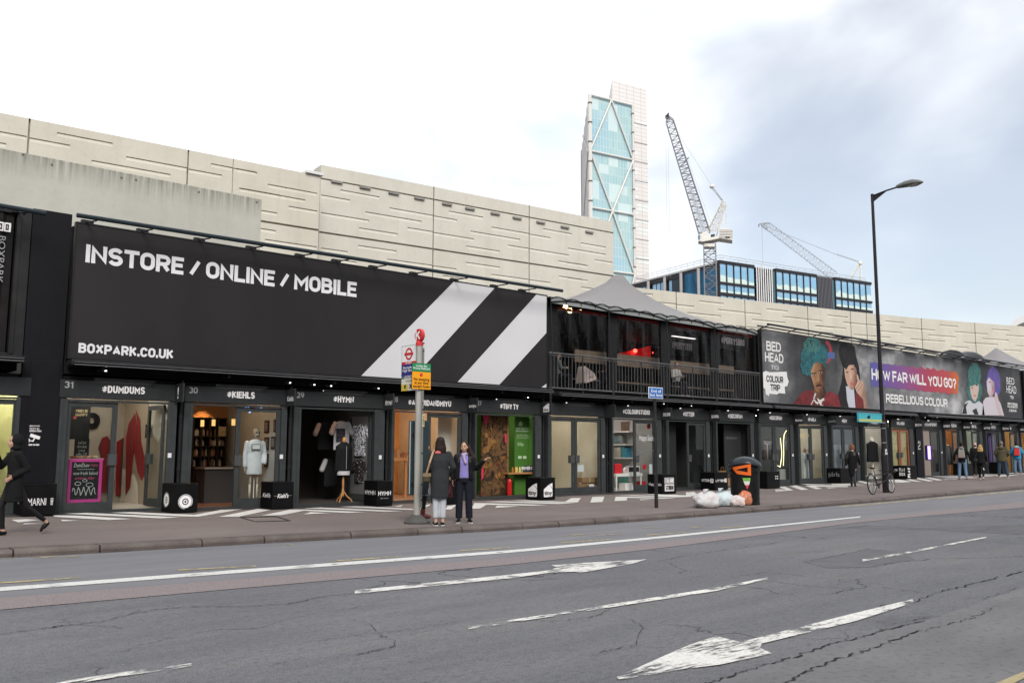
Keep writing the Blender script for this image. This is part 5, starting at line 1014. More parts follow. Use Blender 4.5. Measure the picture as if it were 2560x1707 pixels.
mb.rings([[(lerp(x,PK2.x,t_),lerp(y,PK2.y,t_),lerp(6.25,PK2.z,.6*t_+.4*t_**3))for x,y in bd]for t_ in(0,.15,.35,.55,.75,.9,.98)]); mb.build('canvas_roof',CANV,o,smooth=True)
upbox('upper_container',57.3,72,FY+.02,25.8,3.06,6.25,'black container with an upper window at the right edge of the photo')
# ------------------------------------------------------------------ things inside the shops
def remesh(o,vox,sm=4,dec=0):
 m=o.modifiers.new('skin','REMESH'); m.mode='VOXEL'; m.voxel_size=vox; m.use_smooth_shade=True
 if sm:s=o.modifiers.new('smooth','SMOOTH'); s.factor=.5; s.iterations=sm
 return o
def box_thing(name,x0,x1,y0,y1,z0,z1,mat,label,cat,group=None,bevel=.006):
 mb=MB(); mb.box(x0,x1,y0,y1,z0,z1); return tag(mb.build(name,mat,bevel=bevel),label,cat,group)
zo1,zo2,zo3,zo4,zo5,zo6,zo7,zo8=zoom(0,900,3.136),zoom(400,900,3.92),zoom(720,900,3.92),zoom(960,800,2.9025),zoom(1340,940,4.355),zoom(1640,980,4.9),zoom(1940,1000,6.03),zoom(2240,1000,6.03)
at=lambda z,x,y,d:on_y(*z(x,y),FY+d)
def rect(z,x0,x1,y0,y1,d):
 a,b,c=at(z,x0,y1,d),at(z,x1,y1,d),at(z,x0,y0,d); return a.x,b.x,(a.z+b.z)/2,c.z
 # --- doughnut shop
STRP=NT('mural_red_stripes'); wv=STRP.n('TexWave'); wv.inputs['Scale'].default_value=3.2; wv.inputs['Distortion'].default_value=2.2; wv.inputs['Detail Scale'].default_value=.5
STRP.link(STRP.coord((.6,1.6,.12),rot=(0,.1,.3)),wv.inputs[0]); STRP.base(STRP.ramp(wv.outputs[1],[(.40,(.25,.015,.02)),(.66,(.25,.015,.02)),(.74,(.10,.03,.025))]),.6)
A=SH['A']; xs_=A['x1']-.085
def side_art(pts,mat,name):
 mb=MB(); P=[on_x(*zo1(x,y),xs_)for x,y in pts]; mb.prism([(xs_,p.y,p.z)for p in P],(-.006,0,0)); return mb.build(name,mat,A)
side_art([(985,1060),(990,600),(1010,500),(1060,415),(1085,560),(1045,760),(1020,1000)],STRP.m,'mural'); side_art([(1065,390),(1100,470),(1108,640),(1142,800),(1135,900),(1110,945),(1080,880),(1048,700),(1085,560)],STRP.m,'mural')
mb=MB(); P=[at(zo1,x,y,3.33)for x,y in((905,1062),(915,640),(980,600),(985,1062))]; mb.prism([(p.x,FY+3.33,p.z)for p in P],(0,.01,0)); P=[at(zo1,x,y,3.33)for x,y in((770,690),(800,610),(840,595),(875,640),(880,1040),(790,1035),(800,800))]; mb.prism([(p.x,FY+3.33,p.z)for p in P],(0,.01,0)); mb.build('mural',STRP.m,A)
disc(A,tuple(at(zo1,717,474,3.3)),.20,(0,-1,0),BLACK,r_in=.07,name='wall_ring')
P=on_x(*zo1(1148,560),xs_); text('DUM',(xs_-.004,on_x(*zo1(1140,580),xs_).y,P.z-.15),(0,-1,0),UZ,.5,.32,BLACK,A)
x0,x1,z0,z1=rect(zo1,522,788,775,1135,.32); cb=empty('chalkboard',((x0+x1)/2,FY+.45,z0),'pink framed chalkboard with chalk drawings standing behind the doughnut shop door','sign')
PINK=M('pink_paint',(.46,.045,.22),.45); z0=bz('A')+.035; mb=MB()
y=FY+.34; mb.box(x0,x0+.06,y,y+.04,z0,z1); mb.box(x1-.06,x1,y,y+.04,z0,z1); mb.box(x0+.06,x1-.06,y,y+.04,z1-.06,z1); mb.box(x0+.06,x1-.06,y,y+.04,z0+.17,z0+.23); mb.obox((x0+.03,y+.05),(x0+.03,y+.5),.04,z0,z0+.05); mb.build('frame',PINK,cb)
mb=MB(); mb.box(x0+.06,x1-.06,y+.012,y+.03,z0+.23,z1-.06); bd_=mb.build('board',M('chalk_black',(.014,.015,.016),.8,var=.3,vs=8),cb)
CH=M('chalk',(.5,.5,.48),.8); CHP=M('chalk_pink',(.5,.08,.16),.8); h=z1-z0
ftext('DumDum',x0+.10,x0+.40,z1-.17,z1-.09,CH,bd_,y+.012,shear=.2,bold=-.005); ftext('Doughnuts',x0+.43,x1-.09,z1-.17,z1-.10,CHP,bd_,y+.012,shear=.2,bold=-.005); ftext('~~~~~~~~\nnew fresh baked',x0+.10,x1-.09,z1-.33,z1-.21,CH,bd_,y+.012,bold=-.01); ftext('every day',x0+.14,x1-.14,z1-.44,z1-.37,CHP,bd_,y+.012,shear=.3,bold=-.005)
mb=MB(); pts=[(lerp(x0+.10,x1-.10,i/40),y+.008,z0+.40+.075*math.sin(i*.75)+.02*math.sin(i*2.1))for i in range(41)]; mb.path(pts,.006,4)
for cx,cz,r_ in((.3,.56,.06),(.5,.62,.045),(.65,.53,.07)):mb.path([(lerp(x0,x1,cx)+r_*math.cos(a),y+.008,z0+cz+r_*.6*math.sin(a))for a in(i*.5 for i in range(14))],.005,4)
mb.build('chalk_drawing',CH,bd_)
x0,x1,z0,z1=rect(zo1,500,770,770,1100,1.5); ct_=empty('counter',((x0+x1)/2,FY+1.6,bz('A')),'grey sales counter behind the pink chalkboard','counter'); mb=MB(); mb.box(A['x0']+.1,x1,FY+1.4,FY+1.9,bz('A')+.03,z1-.03); mb.build('counter_body',M('counter_grey',(.16,.15,.14),.5),ct_); mb=MB(); mb.box(A['x0']+.09,x1+.03,FY+1.37,FY+1.93,z1-.03,z1); mb.build('counter_top',M('counter_top',(.42,.40,.37),.3),ct_)
for i,(x,c)in enumerate(((575,(.22,.06,.04)),(612,(.38,.22,.10)),(635,(.45,.30,.16)),(662,(.40,.10,.08)),(690,(.42,.32,.2)),(715,(.30,.16,.07)),(738,(.44,.36,.26)))):
 p=at(zo1,x,760,1.5); mb=MB(); n=10; RG=[]
 for j in range(n+1):a=2*math.pi*j/n; RG.append([(p.x+(.055+.028*math.cos(b))*math.cos(a),FY+1.5+(.055+.028*math.cos(b))*math.sin(a),z1+.028+.028*math.sin(b))for b in(2*math.pi*k/8 for k in range(8))])
 mb.rings(RG,cap=False); tag(mb.build('doughnut',M('doughnut_%d'%i,c,.5),smooth=True),'glazed ring doughnut on the counter in the striped mural shop','doughnut','doughnuts on the counter')
mb=MB(); x0,x1,za,zb=rect(zo1,590,706,615,735,1.35); mb.box(x0,x1,FY+1.45,FY+1.47,z1+.0,zb); o=mb.build('menu_board',M('slate',(.02,.022,.024),.6)); tag(o,'small black menu board standing on the doughnut counter','sign'); ftext('iced hot\nchocolate\ncronut\ncoffee 2.50',x0+.04,x1-.04,z1+.06,zb-.05,CH,o,FY+1.449,bold=-.01)
mb=MB(); x0,x1,za,zb=rect(zo1,548,702,350,620,1.9); mb.box(x0,x1,FY+1.95,FY+1.97,za,zb); o=mb.build('hanging_sign',M('slate2',(.018,.018,.019),.6)); tag(o,'black panel reading WORRY BE HAPPY hanging above the doughnut counter','sign'); a=rect(zo1,596,690,385,440,1.9); ftext('WORRY BE\nHAPPY',a[0],a[1],a[2],a[3],M('letter_cream',(.45,.36,.2),.6),o,FY+1.949); a=at(zo1,592,450,1.9); disc(o,(a.x,FY+1.95,a.z),.035,(0,-1,0),M('badge_red',(.4,.05,.05),.5))
# --- shop with shelves and skeleton
Bs=SH['B']; WD=M('shelf_dark',(.016,.011,.009),.5,var=.3,vs=3)
sx0,sx1=at(zo2,335,700,2.7).x,Bs['x1']-.35; zs0=at(zo2,500,1040,2.7).z; zs1=at(zo2,500,560,2.7).z
sh=empty('shelf_unit',((sx0+sx1)/2,FY+2.9,bz('B')),'dark wooden shelf unit with rows of bottles in the warm brown shop','shelves'); mb=MB(); mb.box(sx0,sx1,FY+3.25,FY+3.3,bz('B')+.03,zs1); n=4
for i in range(n+1):x=lerp(sx0,sx1,i/n); mb.box(x-.02,x+.02,FY+2.75,FY+3.25,zs0,zs1)
mb.build('case',WD,sh); zr=[lerp(zs0,zs1,f)for f in(0,.21,.42,.62,.99)]
for i,z in enumerate(zr):
 mb=MB()
 for j in range(n):mb.box(lerp(sx0,sx1,j/n)+.021,lerp(sx0,sx1,(j+1)/n)-.021,FY+2.75,FY+3.24,z-.03,z)
 mb.build('shelf',WD,sh)
mb=MB(); mb.box(sx0,sx1,FY+2.55,FY+3.24,bz('B')+.03,zs0-.035); mb.build('cupboard',M('cupboard_dark',(.022,.019,.018),.4),sh)
bp=[]
for i,c in enumerate(((.30,.27,.22),(.24,.10,.05),(.36,.34,.30),(.10,.07,.05))):
 mb=MB(); mb.lathe((0,0,0),[(.028,0),(.030,.01),(.030,.13),(.012,.15),(.014,.19)],8); o=mb.build('bottle',M('bottle_%d'%i,c,.35),smooth=False,loc=(0,0,0)); tag(o,'small product bottle on the dark wooden shelves','bottle','bottles on the dark shelves'); bp.append(o)
first=[True]*4
for z in zr[:4]:
 for j in range(n):
  for k in range(5):
   if rnd.random()<.22:continue
   i=rnd.randrange(4); o=bp[i]
   if not first[i]:o=bp[i].copy(); COL.objects.link(o)
   first[i]=False; o.location=(lerp(sx0,sx1,(j+.16+.17*k)/n),FY+2.83+rnd.uniform(0,.1),z+.001); s_=rnd.uniform(.75,1.25); o.scale=(1,1,s_)
for x,y,w in((415,618,34),(525,613,34),(722,608,40)):
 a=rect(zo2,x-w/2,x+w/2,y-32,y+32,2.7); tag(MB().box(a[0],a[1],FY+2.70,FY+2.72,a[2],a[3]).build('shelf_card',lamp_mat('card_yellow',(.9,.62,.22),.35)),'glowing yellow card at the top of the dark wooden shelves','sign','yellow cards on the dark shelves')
a=rect(zo2,570,640,650,745,2.7); o=tag(MB().box(a[0],a[1],FY+2.68,FY+2.70,a[2],a[3]).build('framed_print',M('print_tan',(.25,.19,.11),.6,var=.4,vs=14)),'tan framed print on the second shelf of the dark shelves','picture')
p=at(zo2,470,470,3.2);
a=rect(zo2,440,726,1052,1300,1.7); co=empty('counter',((a[0]+a[1])/2,FY+2,bz('B')),'dark sales counter with a steel edge inside the shelf shop','counter'); mb=MB(); mb.box(a[0],a[1],FY+1.75,FY+2.3,bz('B')+.03,a[3]-.04); mb.build('counter_body',M('counter_dark',(.040,.037,.036),.35),co); mb=MB(); mb.box(a[0]-.03,a[1]+.03,FY+1.7,FY+2.33,a[3]-.04,a[3]); mb.build('counter_top',M('counter_edge',(.22,.2,.18),.3),co)
sp_=bpy.data.lights.new('wall_spot','SPOT'); sp_.energy=32; sp_.color=(1,.55,.2); sp_.spot_size=R(70); sp_.shadow_soft_size=.05; so=bpy.data.objects.new('wall_spot',sp_); COL.objects.link(so); so.location=(at(zo2,470,440,3.0).x,FY+3.0,2.84); so.rotation_euler=(R(12),0,0)
# skeleton model in a coat
sk_a=rect(zo2,845,1000,660,1385,.75); sxk=at(zo2,925,1000,.75).x; zb,zt_=bz('B')+.03,at(zo2,940,662,.75).z; Hs=(zt_-zb)/1.72; BONE=M('bone',(.46,.42,.33),.6,var=.15,vs=12); COATW=M('coat_white',(.52,.54,.56),.75,var=.10,vs=5,bump=.3,bs=7)
sk=empty('skeleton_model',(sxk,FY+.75,zb),'full skeleton model in a long white coat behind the right-hand door glass','skeleton'); q=lambda x,y,z:(sxk+x*Hs,FY+.75+y*Hs,zb+z*Hs)
mb=MB(); mb.ell(q(.02,0,1.62),(.075*Hs,.09*Hs,.095*Hs)); mb.ell(q(.02,-.03,1.54),(.05*Hs,.06*Hs,.06*Hs)); o=mb.build('skull',BONE,sk,smooth=True); remesh(o,.012,2); mb=MB(); mb.ell(q(-.012,-.085,1.61),(.018,.012,.02)); mb.ell(q(.05,-.085,1.61),(.018,.012,.02)); mb.box(*[v for v in(q(-.02,0,0)[0],q(.06,0,0)[0])],q(0,-.10,0)[1],q(0,-.085,0)[1],q(0,0,1.525)[2],q(0,0,1.54)[2]); mb.build('eye_socket',BLACK,o)
mb=MB()
for s_ in(-1,1):
 mb.cap(q(s_*.085,0,.70),q(s_*.085,0,.47),.024,.03); mb.cap(q(s_*.085,0,.46),q(s_*.08,.01,.10),.024,.018); mb.cap(q(s_*.105,.01,.45),q(s_*.10,.01,.1),.010,.010); mb.ell(q(s_*.085,-.05,.05),(.04,.10,.03))
mb.cap(q(-.235,-.02,.85),q(-.235,-.03,.72),.02,.022); mb.cap(q(.02,0,1.5),q(0,0,1.3),.022,.03); o=mb.build('bones',BONE,sk,smooth=True)
mb=MB()
mb.loft([(q(0,0,0)[0],FY+.75,q(0,0,z)[2],rx*Hs,ry*Hs)for z,rx,ry in((.66,.19,.12),(.72,.19,.125),(.95,.175,.12),(1.15,.165,.115),(1.32,.195,.11),(1.40,.17,.085),(1.46,.07,.06))]); mb.cap(q(-.19,0,1.37),q(-.235,0,1.1),.065,.055); mb.cap(q(-.235,0,1.1),q(-.24,-.03,.86),.055,.055); mb.cap(q(.19,0,1.37),q(.245,0,1.12),.065,.055); mb.cap(q(.245,0,1.12),q(.20,-.10,.93),.055,.05); o=mb.build('coat',COATW,sk,smooth=True); remesh(o,.018,4)
mb=MB(); mb.tube(q(.03,.05,.0),q(.03,.05,.75),.014,8); mb.lathe(q(.03,.03,0),[(.16,0),(.16,.02),(.02,.03)],16); mb.build('stand',STEELW,sk)
a=rect(zo2,900,985,822,878,.58); mb=MB(); mb.box(a[0],a[1],FY+.59,FY+.60,a[2],a[3]); o=mb.build('name_card',BLACK,sk); mb=MB(); mb.box(a[0]+.015,a[1]-.015,FY+.583,FY+.589,a[2]+.015,a[3]-.015); mb.build('card_paper',M('card_paper',(.55,.58,.58),.6),o)
for x0,x1,y0,y1 in((1025,1072,590,715),(1022,1070,755,880),(1088,1135,748,870),(1025,1065,915,1045),(1115,1142,580,705)):
 P0,P1=on_x(*zo2(x0,y1),Bs['x1']-.09),on_x(*zo2(x1,y0),Bs['x1']-.09); o=empty('picture_frame',(Bs['x1']-.09,(P0.y+P1.y)/2,P0.z),'dark framed picture on the pale side wall behind the skeleton','picture','framed pictures behind the skeleton'); mb=MB(); mb.box(Bs['x1']-.105,Bs['x1']-.083,P1.y,P0.y,P0.z,P1.z); mb.build('frame',M('frame_dark',(.05,.03,.025),.5),o); mb=MB(); mb.box(Bs['x1']-.112,Bs['x1']-.106,P1.y+.05,P0.y-.05,P0.z+.05,P1.z-.05); mb.build('picture',M('picture_grey',(.16,.15,.14),.5,var=.5,vs=15),o)
ns=empty('neon_sign',(at(zo2,930,485,.3).x,FY+.3,2.4),'blue neon script sign at the top of the door glass above the skeleton','sign'); mb=MB();
mb.path([tuple(at(zo2,x,y,.3))for x,y in((842,460),(850,475),(862,472),(868,460))],.012,5); mb.path([tuple(at(zo2,x,y,.3))for x,y in((880,470),(940,478),(1000,466))],.010,5); mb.path([tuple(at(zo2,x,y,.3))for x,y in((875,515),(895,497),(930,484),(1000,482))],.012,5); mb.build('lamp',lamp_mat('neon_blue',(.25,.38,1),1.6),ns)
# --- clothes shop
def shirt(name,x,y,zt_,w,h,mat,label,cat='t-shirt',sleeve=None,group=None,rz=0.0,sl=.20):
 o=empty(name,(x,y,zt_-h),label,cat,group,rz); mb=MB(); mb.loft([(0,0,0,w*.5,.07),(0,0,h*.6,w*.5,.075),(0,0,h*.86,w*.5,.065),(0,0,h*.96,w*.36,.05),(0,0,h,w*.16,.04)],20); b=mb.build('garment',mat,o,local=True,smooth=True); remesh(b,.018,3)
 for s_ in(-1,1):mb=MB(); mb.cap((s_*w*.42,0,h*.90),(s_*(w*.5+sl*.32),0,h*.90-sl*1.15),.07,.075,10); c=mb.build('sleeve',sleeve if(sleeve and s_<0)else mat,o,local=True,smooth=True); remesh(c,.018,3)
 mb=MB(); mb.path([(-w*.3,0,h*.97),(0,0,h+.06),(w*.3,0,h*.97)],.006,5); mb.tube((0,0,h+.06),(0,0,h+.16),.005,5); mb.build('hanger',RAIL,o,local=True); return o
Cs=SH['C']; a=rect(zo3,430,610,595,880,.9); TW=M('tshirt_white',(.42,.41,.43),.8,var=.06,vs=5)
o=shirt('hanging_shirt',(a[0]+a[1])/2,FY+.9,a[3],a[1]-a[0]-.08,a[3]-a[2],TW,'white t-shirt with a dark square print hanging in the dark clothes shop',sleeve=M('tshirt_peach',(.52,.36,.29),.8)); b=rect(zo3,478,565,668,800,.78); mb=MB(); mb.box(b[0],b[1],FY+.815,FY+.822,b[2],b[3]); mb.build('chest_print',M('print_dark',(.045,.04,.05),.7,var=.8,vs=14),o)
a=rect(zo3,300,420,610,880,1.3); shirt('hanging_shirt',(a[0]+a[1])/2,FY+1.3,a[3],a[1]-a[0]+.1,a[3]-a[2],M('tshirt_black',(.010,.010,.011),.8),'black t-shirt with one peach sleeve hanging behind the white t-shirt',sleeve=MATS['tshirt_peach'])
a=rect(zo3,345,430,960,1110,1.5); shirt('hanging_shirt',(a[0]+a[1])/2+.1,FY+1.5,a[3],.42,.75,M('jersey_black',(.012,.012,.013),.8),'black jersey with one white sleeve hanging low in the dark clothes shop',sleeve=TW)
a=rect(zo3,460,625,800,1100,.42); xb=(a[0]+a[1])/2; bu=empty('dress_form',(xb,FY+.42,bz('C')),'tailor bust in a black jacket on a turned wooden stand','mannequin'); zz=at(zo3,540,1105,.42).z; ztb=at(zo3,545,795,.42).z; hh=ztb-zz; LWOOD=M('light_wood',(.42,.20,.07),.45,var=.2,vs=9,stretch=(1,1,.2))
mb=MB(); mb.loft([(xb,FY+.42,zz+.02,.17,.12),(xb,FY+.42,zz+hh*.35,.165,.115),(xb,FY+.42,zz+hh*.75,.20,.12),(xb,FY+.42,zz+hh*.9,.17,.09),(xb,FY+.42,zz+hh*.99,.06,.05)]); mb.cap((xb-.18,FY+.42,zz+hh*.82),(xb-.22,FY+.42,zz+.06),.06,.05); mb.cap((xb+.18,FY+.42,zz+hh*.82),(xb+.22,FY+.42,zz+.06),.06,.05); o=mb.build('jacket',M('jacket_black',(.008,.008,.009),.7),bu,smooth=True); remesh(o,.02,3)
mb=MB(); mb.tube((xb,FY+.28,zz+.1),(xb,FY+.29,zz+hh*.85),.006,5); mb.build('zip',M('zip_metal',(.3,.3,.3),.3),bu); mb=MB(); mb.loft([(xb,FY+.42,zz-.05,.175,.125),(xb,FY+.42,zz+.05,.175,.125)]); mb.build('shirt_hem',TW,bu); mb=MB(); mb.loft([(xb,FY+.42,zz+hh*.9,.06,.05),(xb,FY+.42,zz+hh*1.08,.05,.045),(xb,FY+.42,zz+hh*1.13,.02,.02)]); mb.build('neck',LWOOD,bu,smooth=True)
mb=MB(); z0=bz('C')+.03; mb.lathe((xb,FY+.42,z0),[(.03,.16),(.035,.3),(.024,.35),(.03,.5),(.018,zz-z0-.04),(.05,zz-z0-.02),(.05,zz-z0)],12)
for k in range(3):an=R(100+120*k); mb.path([(xb+r_*math.cos(an),FY+.42+r_*math.sin(an),z0+z)for r_,z in((.02,.28),(.10,.16),(.2,.08),(.24,.012))],.017,6)
mb.build('wooden_stand',LWOOD,bu,smooth=False)
FLOR=NT('floral_print'); FLOR.base(FLOR.mix(FLOR.rng(FLOR.noise(FLOR.coord((1,1,1)),26,3,.6),.46,.54),(.46,.47,.50),(.03,.035,.05)),.8); FLOR2=NT('floral_dark'); FLOR2.base(FLOR2.mix(FLOR2.rng(FLOR2.noise(FLOR2.coord(),18,3),.60,.64),(.016,.012,.014),(.34,.30,.30)),.8)
lx=lambda px:None
a=on_x(*zo3(770,945),Cs['x1']-.34); b=on_x(*zo3(770,625),Cs['x1']-.34); yy=FY+.62
shirt('hanging_shirt',Cs['x1']-.34,yy,b.z,.52,b.z-a.z,FLOR.m,'black and white patterned t-shirt hung on the open door of the dark clothes shop',rz=R(-80),sl=.22); a2=on_x(*zo3(780,1205),Cs['x1']-.34); b2=on_x(*zo3(780,970),Cs['x1']-.34); shirt('hanging_shirt',Cs['x1']-.34,yy,b2.z,.40,b2.z-a2.z,FLOR2.m,'dark flowered t-shirt hung below the black and white patterned one',rz=R(-80),sl=.2)
# --- orange lit shop
Ds=SH['D']; a=rect(zo3,1035,1240,955,985,1.2); o=empty('display_table',((a[0]+a[1])/2,FY+1.4,bz('D')),'wooden display table with small wooden goods in the orange lit shop','table'); ORW=M('orange_wood',(.34,.16,.06),.5,var=.15,vs=3); x0,x1=a[0]-.3,Ds['x1']-.5; mb=MB(); mb.box(x0,x1,FY+1.2,FY+1.8,a[2],a[3]); mb.build('table_top',ORW,o)
for x in(x0+.06,(x0+x1)/2,x1-.06):mb=MB(); mb.box(x-.03,x+.03,FY+1.24,FY+1.30,bz('D')+.03,a[2]); mb.build('leg',ORW,o)
for i,(x,w_,h_)in enumerate(((1055,.12,.10),(1092,.10,.22),(1128,.14,.12),(1160,.10,.15),(1196,.13,.09))):p=at(zo3,x,955,1.35); box_thing('trinket_box',p.x-w_/2,p.x+w_/2,FY+1.4,FY+1.5,a[3],a[3]+h_,M('trinket_%d'%(i%3),((.30,.12,.05),(.36,.22,.1),(.18,.08,.04))[i%3],.5),'small wooden box on the table in the orange lit shop','box','wooden boxes on the table')
mb=MB(); b=rect(zo4,385,545,700,1090,.7); mb.box(b[0],b[1],FY+.7,FY+.73,b[2],b[3]); tag(mb.build('paper_screen',M('paper_cream',(.60,.56,.50),.7,var=.05,vs=4,stretch=(.3,1,6))),'cream paper screen with ruled lines behind the right door of the orange lit shop','screen')
a=at(zo3,1085,490,2.2); mb=MB(); mb.box(a.x,a.x+.03,FY+3.3,FY+3.36,bz('D'),2.9); mb.build('wall_trim',BLACK,Ds)
# --- mural and green shop
Es=SH['E']; GRAF=NT('mural_paint'); g=GRAF.noise(GRAF.coord((1.1,1,.8),(2.3,0,1.1)),3.1,7,.72,1.4); GRAF.base(GRAF.ramp(g,[(.34,(.010,.008,.007)),(.46,(.030,.020,.012)),(.52,(.10,.05,.018)),(.56,(.16,.09,.035)),(.60,(.035,.022,.012)),(.70,(.20,.018,.022)),(.80,(.26,.23,.17))]),.6)
b=rect(zo4,705,893,683,1280,.45); mp=empty('mural_panel',(b[0],FY+.5,b[2]),'leaning panel painted with dark, orange and red brushwork in the shop with the green wall','painting'); mb=MB(); mb.box(b[0],b[1],FY+.45,FY+.49,bz('E')+.04,b[3]); mb.build('painted_sheet',GRAF.m,mp); mb=MB(); mb.box(b[1],b[1]+.04,FY+.44,FY+.50,bz('E')+.04,b[3]); mb.build('frame_edge',M('edge_brown',(.22,.12,.05),.5),mp)
f=lambda x,y:tuple(at(zo4,x,y,.44)); RP=M('mural_red',(.50,.025,.07),.6)
for q in(((716,684),(762,684),(764,700),(742,768),(728,740)),((875,830),(890,820),(890,900),(878,880)),((706,1085),(720,1060),(722,1140),(706,1160))):MB().prism([f(*p)for p in q],(0,-.004,0)).build('red_paint',RP,mp)
mb=MB()
for k,(cx,cy,rx,ry)in enumerate(((772,755,24,42),(755,840,34,62),(782,905,30,45),(748,935,22,40),(850,1010,18,60),(745,1050,24,40),(840,1130,26,40))):mb.prism([f(x,y)for x,y in ellp(cx,cy,rx,ry,k*17,18)],(0,-.003-.0006*k,0))
OCH=NT('mural_ochre'); OCH.base(OCH.ramp(OCH.noise(OCH.coord((1,1,.6)),7,6,.75,.8),[(.42,(.014,.010,.007)),(.50,(.17,.075,.02)),(.60,(.26,.14,.045)),(.66,(.03,.016,.01))]),.6); mb.build('figure_paint',OCH.m,mp)
GRN=M('green_paint',(.055,.145,.026),.45,var=.05); b=rect(zo4,948,1090,700,1260,.5); gp=empty('green_panel',(b[0],FY+.5,b[2]),'bright green panel with white lettering and a small house in the open shop','sign'); mb=MB(); mb.box(b[0],b[1]+.05,FY+.5,FY+.54,bz('E')+.04,b[3]); mb.build('panel',GRN,gp)
gt=lambda s_,l,t_,r_,b_,**k:(lambda q:ftext(s_,q[0],q[1],q[2],q[3],M('letter_palegreen',(.40,.52,.34),.5),gp,FY+.499,**k))(rect(zo4,l,r_,t_,b_,.5))
gt('asian food and\nmore takeaway',955,775,1058,815,bold=.03,shear=.15); gt('fresh stuffed buns dumplings soup\nmade every day in our tiny kitchen\ncome and try one now with a drink',960,825,1055,862,bold=0); gt('50p',968,886,1012,918,bold=.0); mb=MB(); P=[at(zo4,x,y,.5)for x,y in((976,768),(978,745),(990,732),(1005,745),(1004,768))]; mb.prism([tuple(p)for p in P],(0,-.004,0)); mb.build('logo',MATS['letter_palegreen'],gp)
for x in(985,1020):a=rect(zo4,x-12,x+12,985,1005,.5); mb=MB(); mb.box(a[0],a[1],FY+.49,FY+.499,a[2],a[3]); mb.build('card',MATS['letter_palegreen'],gp)
a=rect(zo4,900,1088,1106,1116,.25); o=empty('wooden_shelf',((a[0]+a[1])/2,FY+.3,a[2]),'small wooden shelf across the green doorway with drinks on it','shelf'); mb=MB(); mb.box(a[0],a[1],FY+.22,FY+.46,a[2],a[3]); mb.build('shelf_board',ORW,o)
for i,(x,c)in enumerate(((936,(.35,.12,.05)),(960,(.55,.36,.05)),(968,(.5,.4,.12)),(988,(.55,.5,.3)),(1002,(.3,.3,.12)))):p=at(zo4,x,1105,.3); mb=MB(); mb.lathe((p.x,FY+.32,a[3]),[(.03,0),(.03,.11),(.014,.14),(.016,.17)],8); tag(mb.build('drink_bottle',M('drink_%d'%i,c,.3)),['dark orange bottle','bright yellow bottle','pale yellow bottle','cream bottle','olive bottle'][i]+' on the wooden shelf below the green panel','bottle','drinks on the wooden shelf')
a2=rect(zo4,1018,1086,1055,1105,.25); o=tag(MB().box(a2[0],a2[1],FY+.25,FY+.27,a[3],a2[3]).build('slate_sign',M('slate3',(.03,.035,.045),.6)),'small slate sign on the wooden shelf in the green doorway','sign'); ftext('POWER OF',a2[0]-.1,a2[1]-.01,a2[3]-.13,a2[3]-.03,LETW,o,FY+.249)
p=at(zo4,915,1285,.3); mb=MB(); mb.lathe((p.x,FY+.34,bz('E')+.05),[(.07,0),(.075,.03),(.075,.40),(.05,.46),(.025,.48)],14); ex=mb.build('fire_extinguisher',M('red_gloss',(.40,.012,.012),.3)); tag(ex,'red fire extinguisher at the foot of the green shop doorway','fire extinguisher'); mb=MB(); mb.box(p.x-.04,p.x+.04,FY+.33,FY+.36,bz('E')+.53,bz('E')+.57); mb.build('handle',BLACK,ex)
# --- empty beige shop
Fs=SH['F']; CARD=M('cardboard',(.24,.14,.07),.8,var=.15,vs=4)
for i,(x0,x1,y0,y1,d,lab)in enumerate(((505,665,1105,1160,.30,'upper flat cardboard box behind the right door of the empty beige shop'),(470,660,1160,1255,.34,'lower cardboard box behind the right door of the empty beige shop'),(580,665,1190,1250,.16,'small cardboard box in front of the stack in the empty beige shop'))):
 a=rect(zo5,x0,x1,y0,y1,d); o=empty('cardboard_box',((a[0]+a[1])/2,FY+d,a[2]),lab,'box','cardboard boxes in the empty shop'); z0=max(a[2],bz('F')+.03)if i!=1 else bz('F')+.03; mb=MB(); mb.box(a[0],a[1],FY+d,FY+d+.3,z0+(.002 if i==0 else 0),a[3]); mb.build('box_body',CARD,o,bevel=.008); mb=MB(); m_=(a[0]+a[1])/2; mb.box(m_-.03,m_+.03,FY+d-.002,FY+d+.29,z0+.01,a[3]+.002); mb.build('tape',M('tape_tan',(.33,.24,.15),.4),o)
for x0,x1,y0,y1,lab in((455,520,965,1040,'white paper notice taped inside the right door glass of the empty beige shop'),(580,632,1175,1218,'small white paper on the cardboard boxes in the empty beige shop')):a=rect(zo5,x0,x1,y0,y1,.12); d_=.10 if y0<1000 else .15; a=rect(zo5,x0,x1,y0,y1,d_); tag(MB().box(a[0],a[1],FY+d_,FY+d_+.004,a[2],a[3]).build('paper_notice',M('paper',(.55,.55,.55),.7)),lab,'notice')
a=rect(zo5,585,680,930,1100,.7); box_thing('plaster_board',a[0],a[1],FY+.7,FY+.76,bz('F')+.03,a[3],M('board_pale',(.58,.56,.52),.7),'tall pale board leaning inside the empty beige shop','board'); a=rect(zo5,505,580,930,1100,.8); box_thing('plaster_board',a[0],a[1],FY+.8,FY+.86,bz('F')+.03,a[3],M('board_cream',(.40,.35,.27),.7),'narrower cream board beside the pale board in the empty beige shop','board')
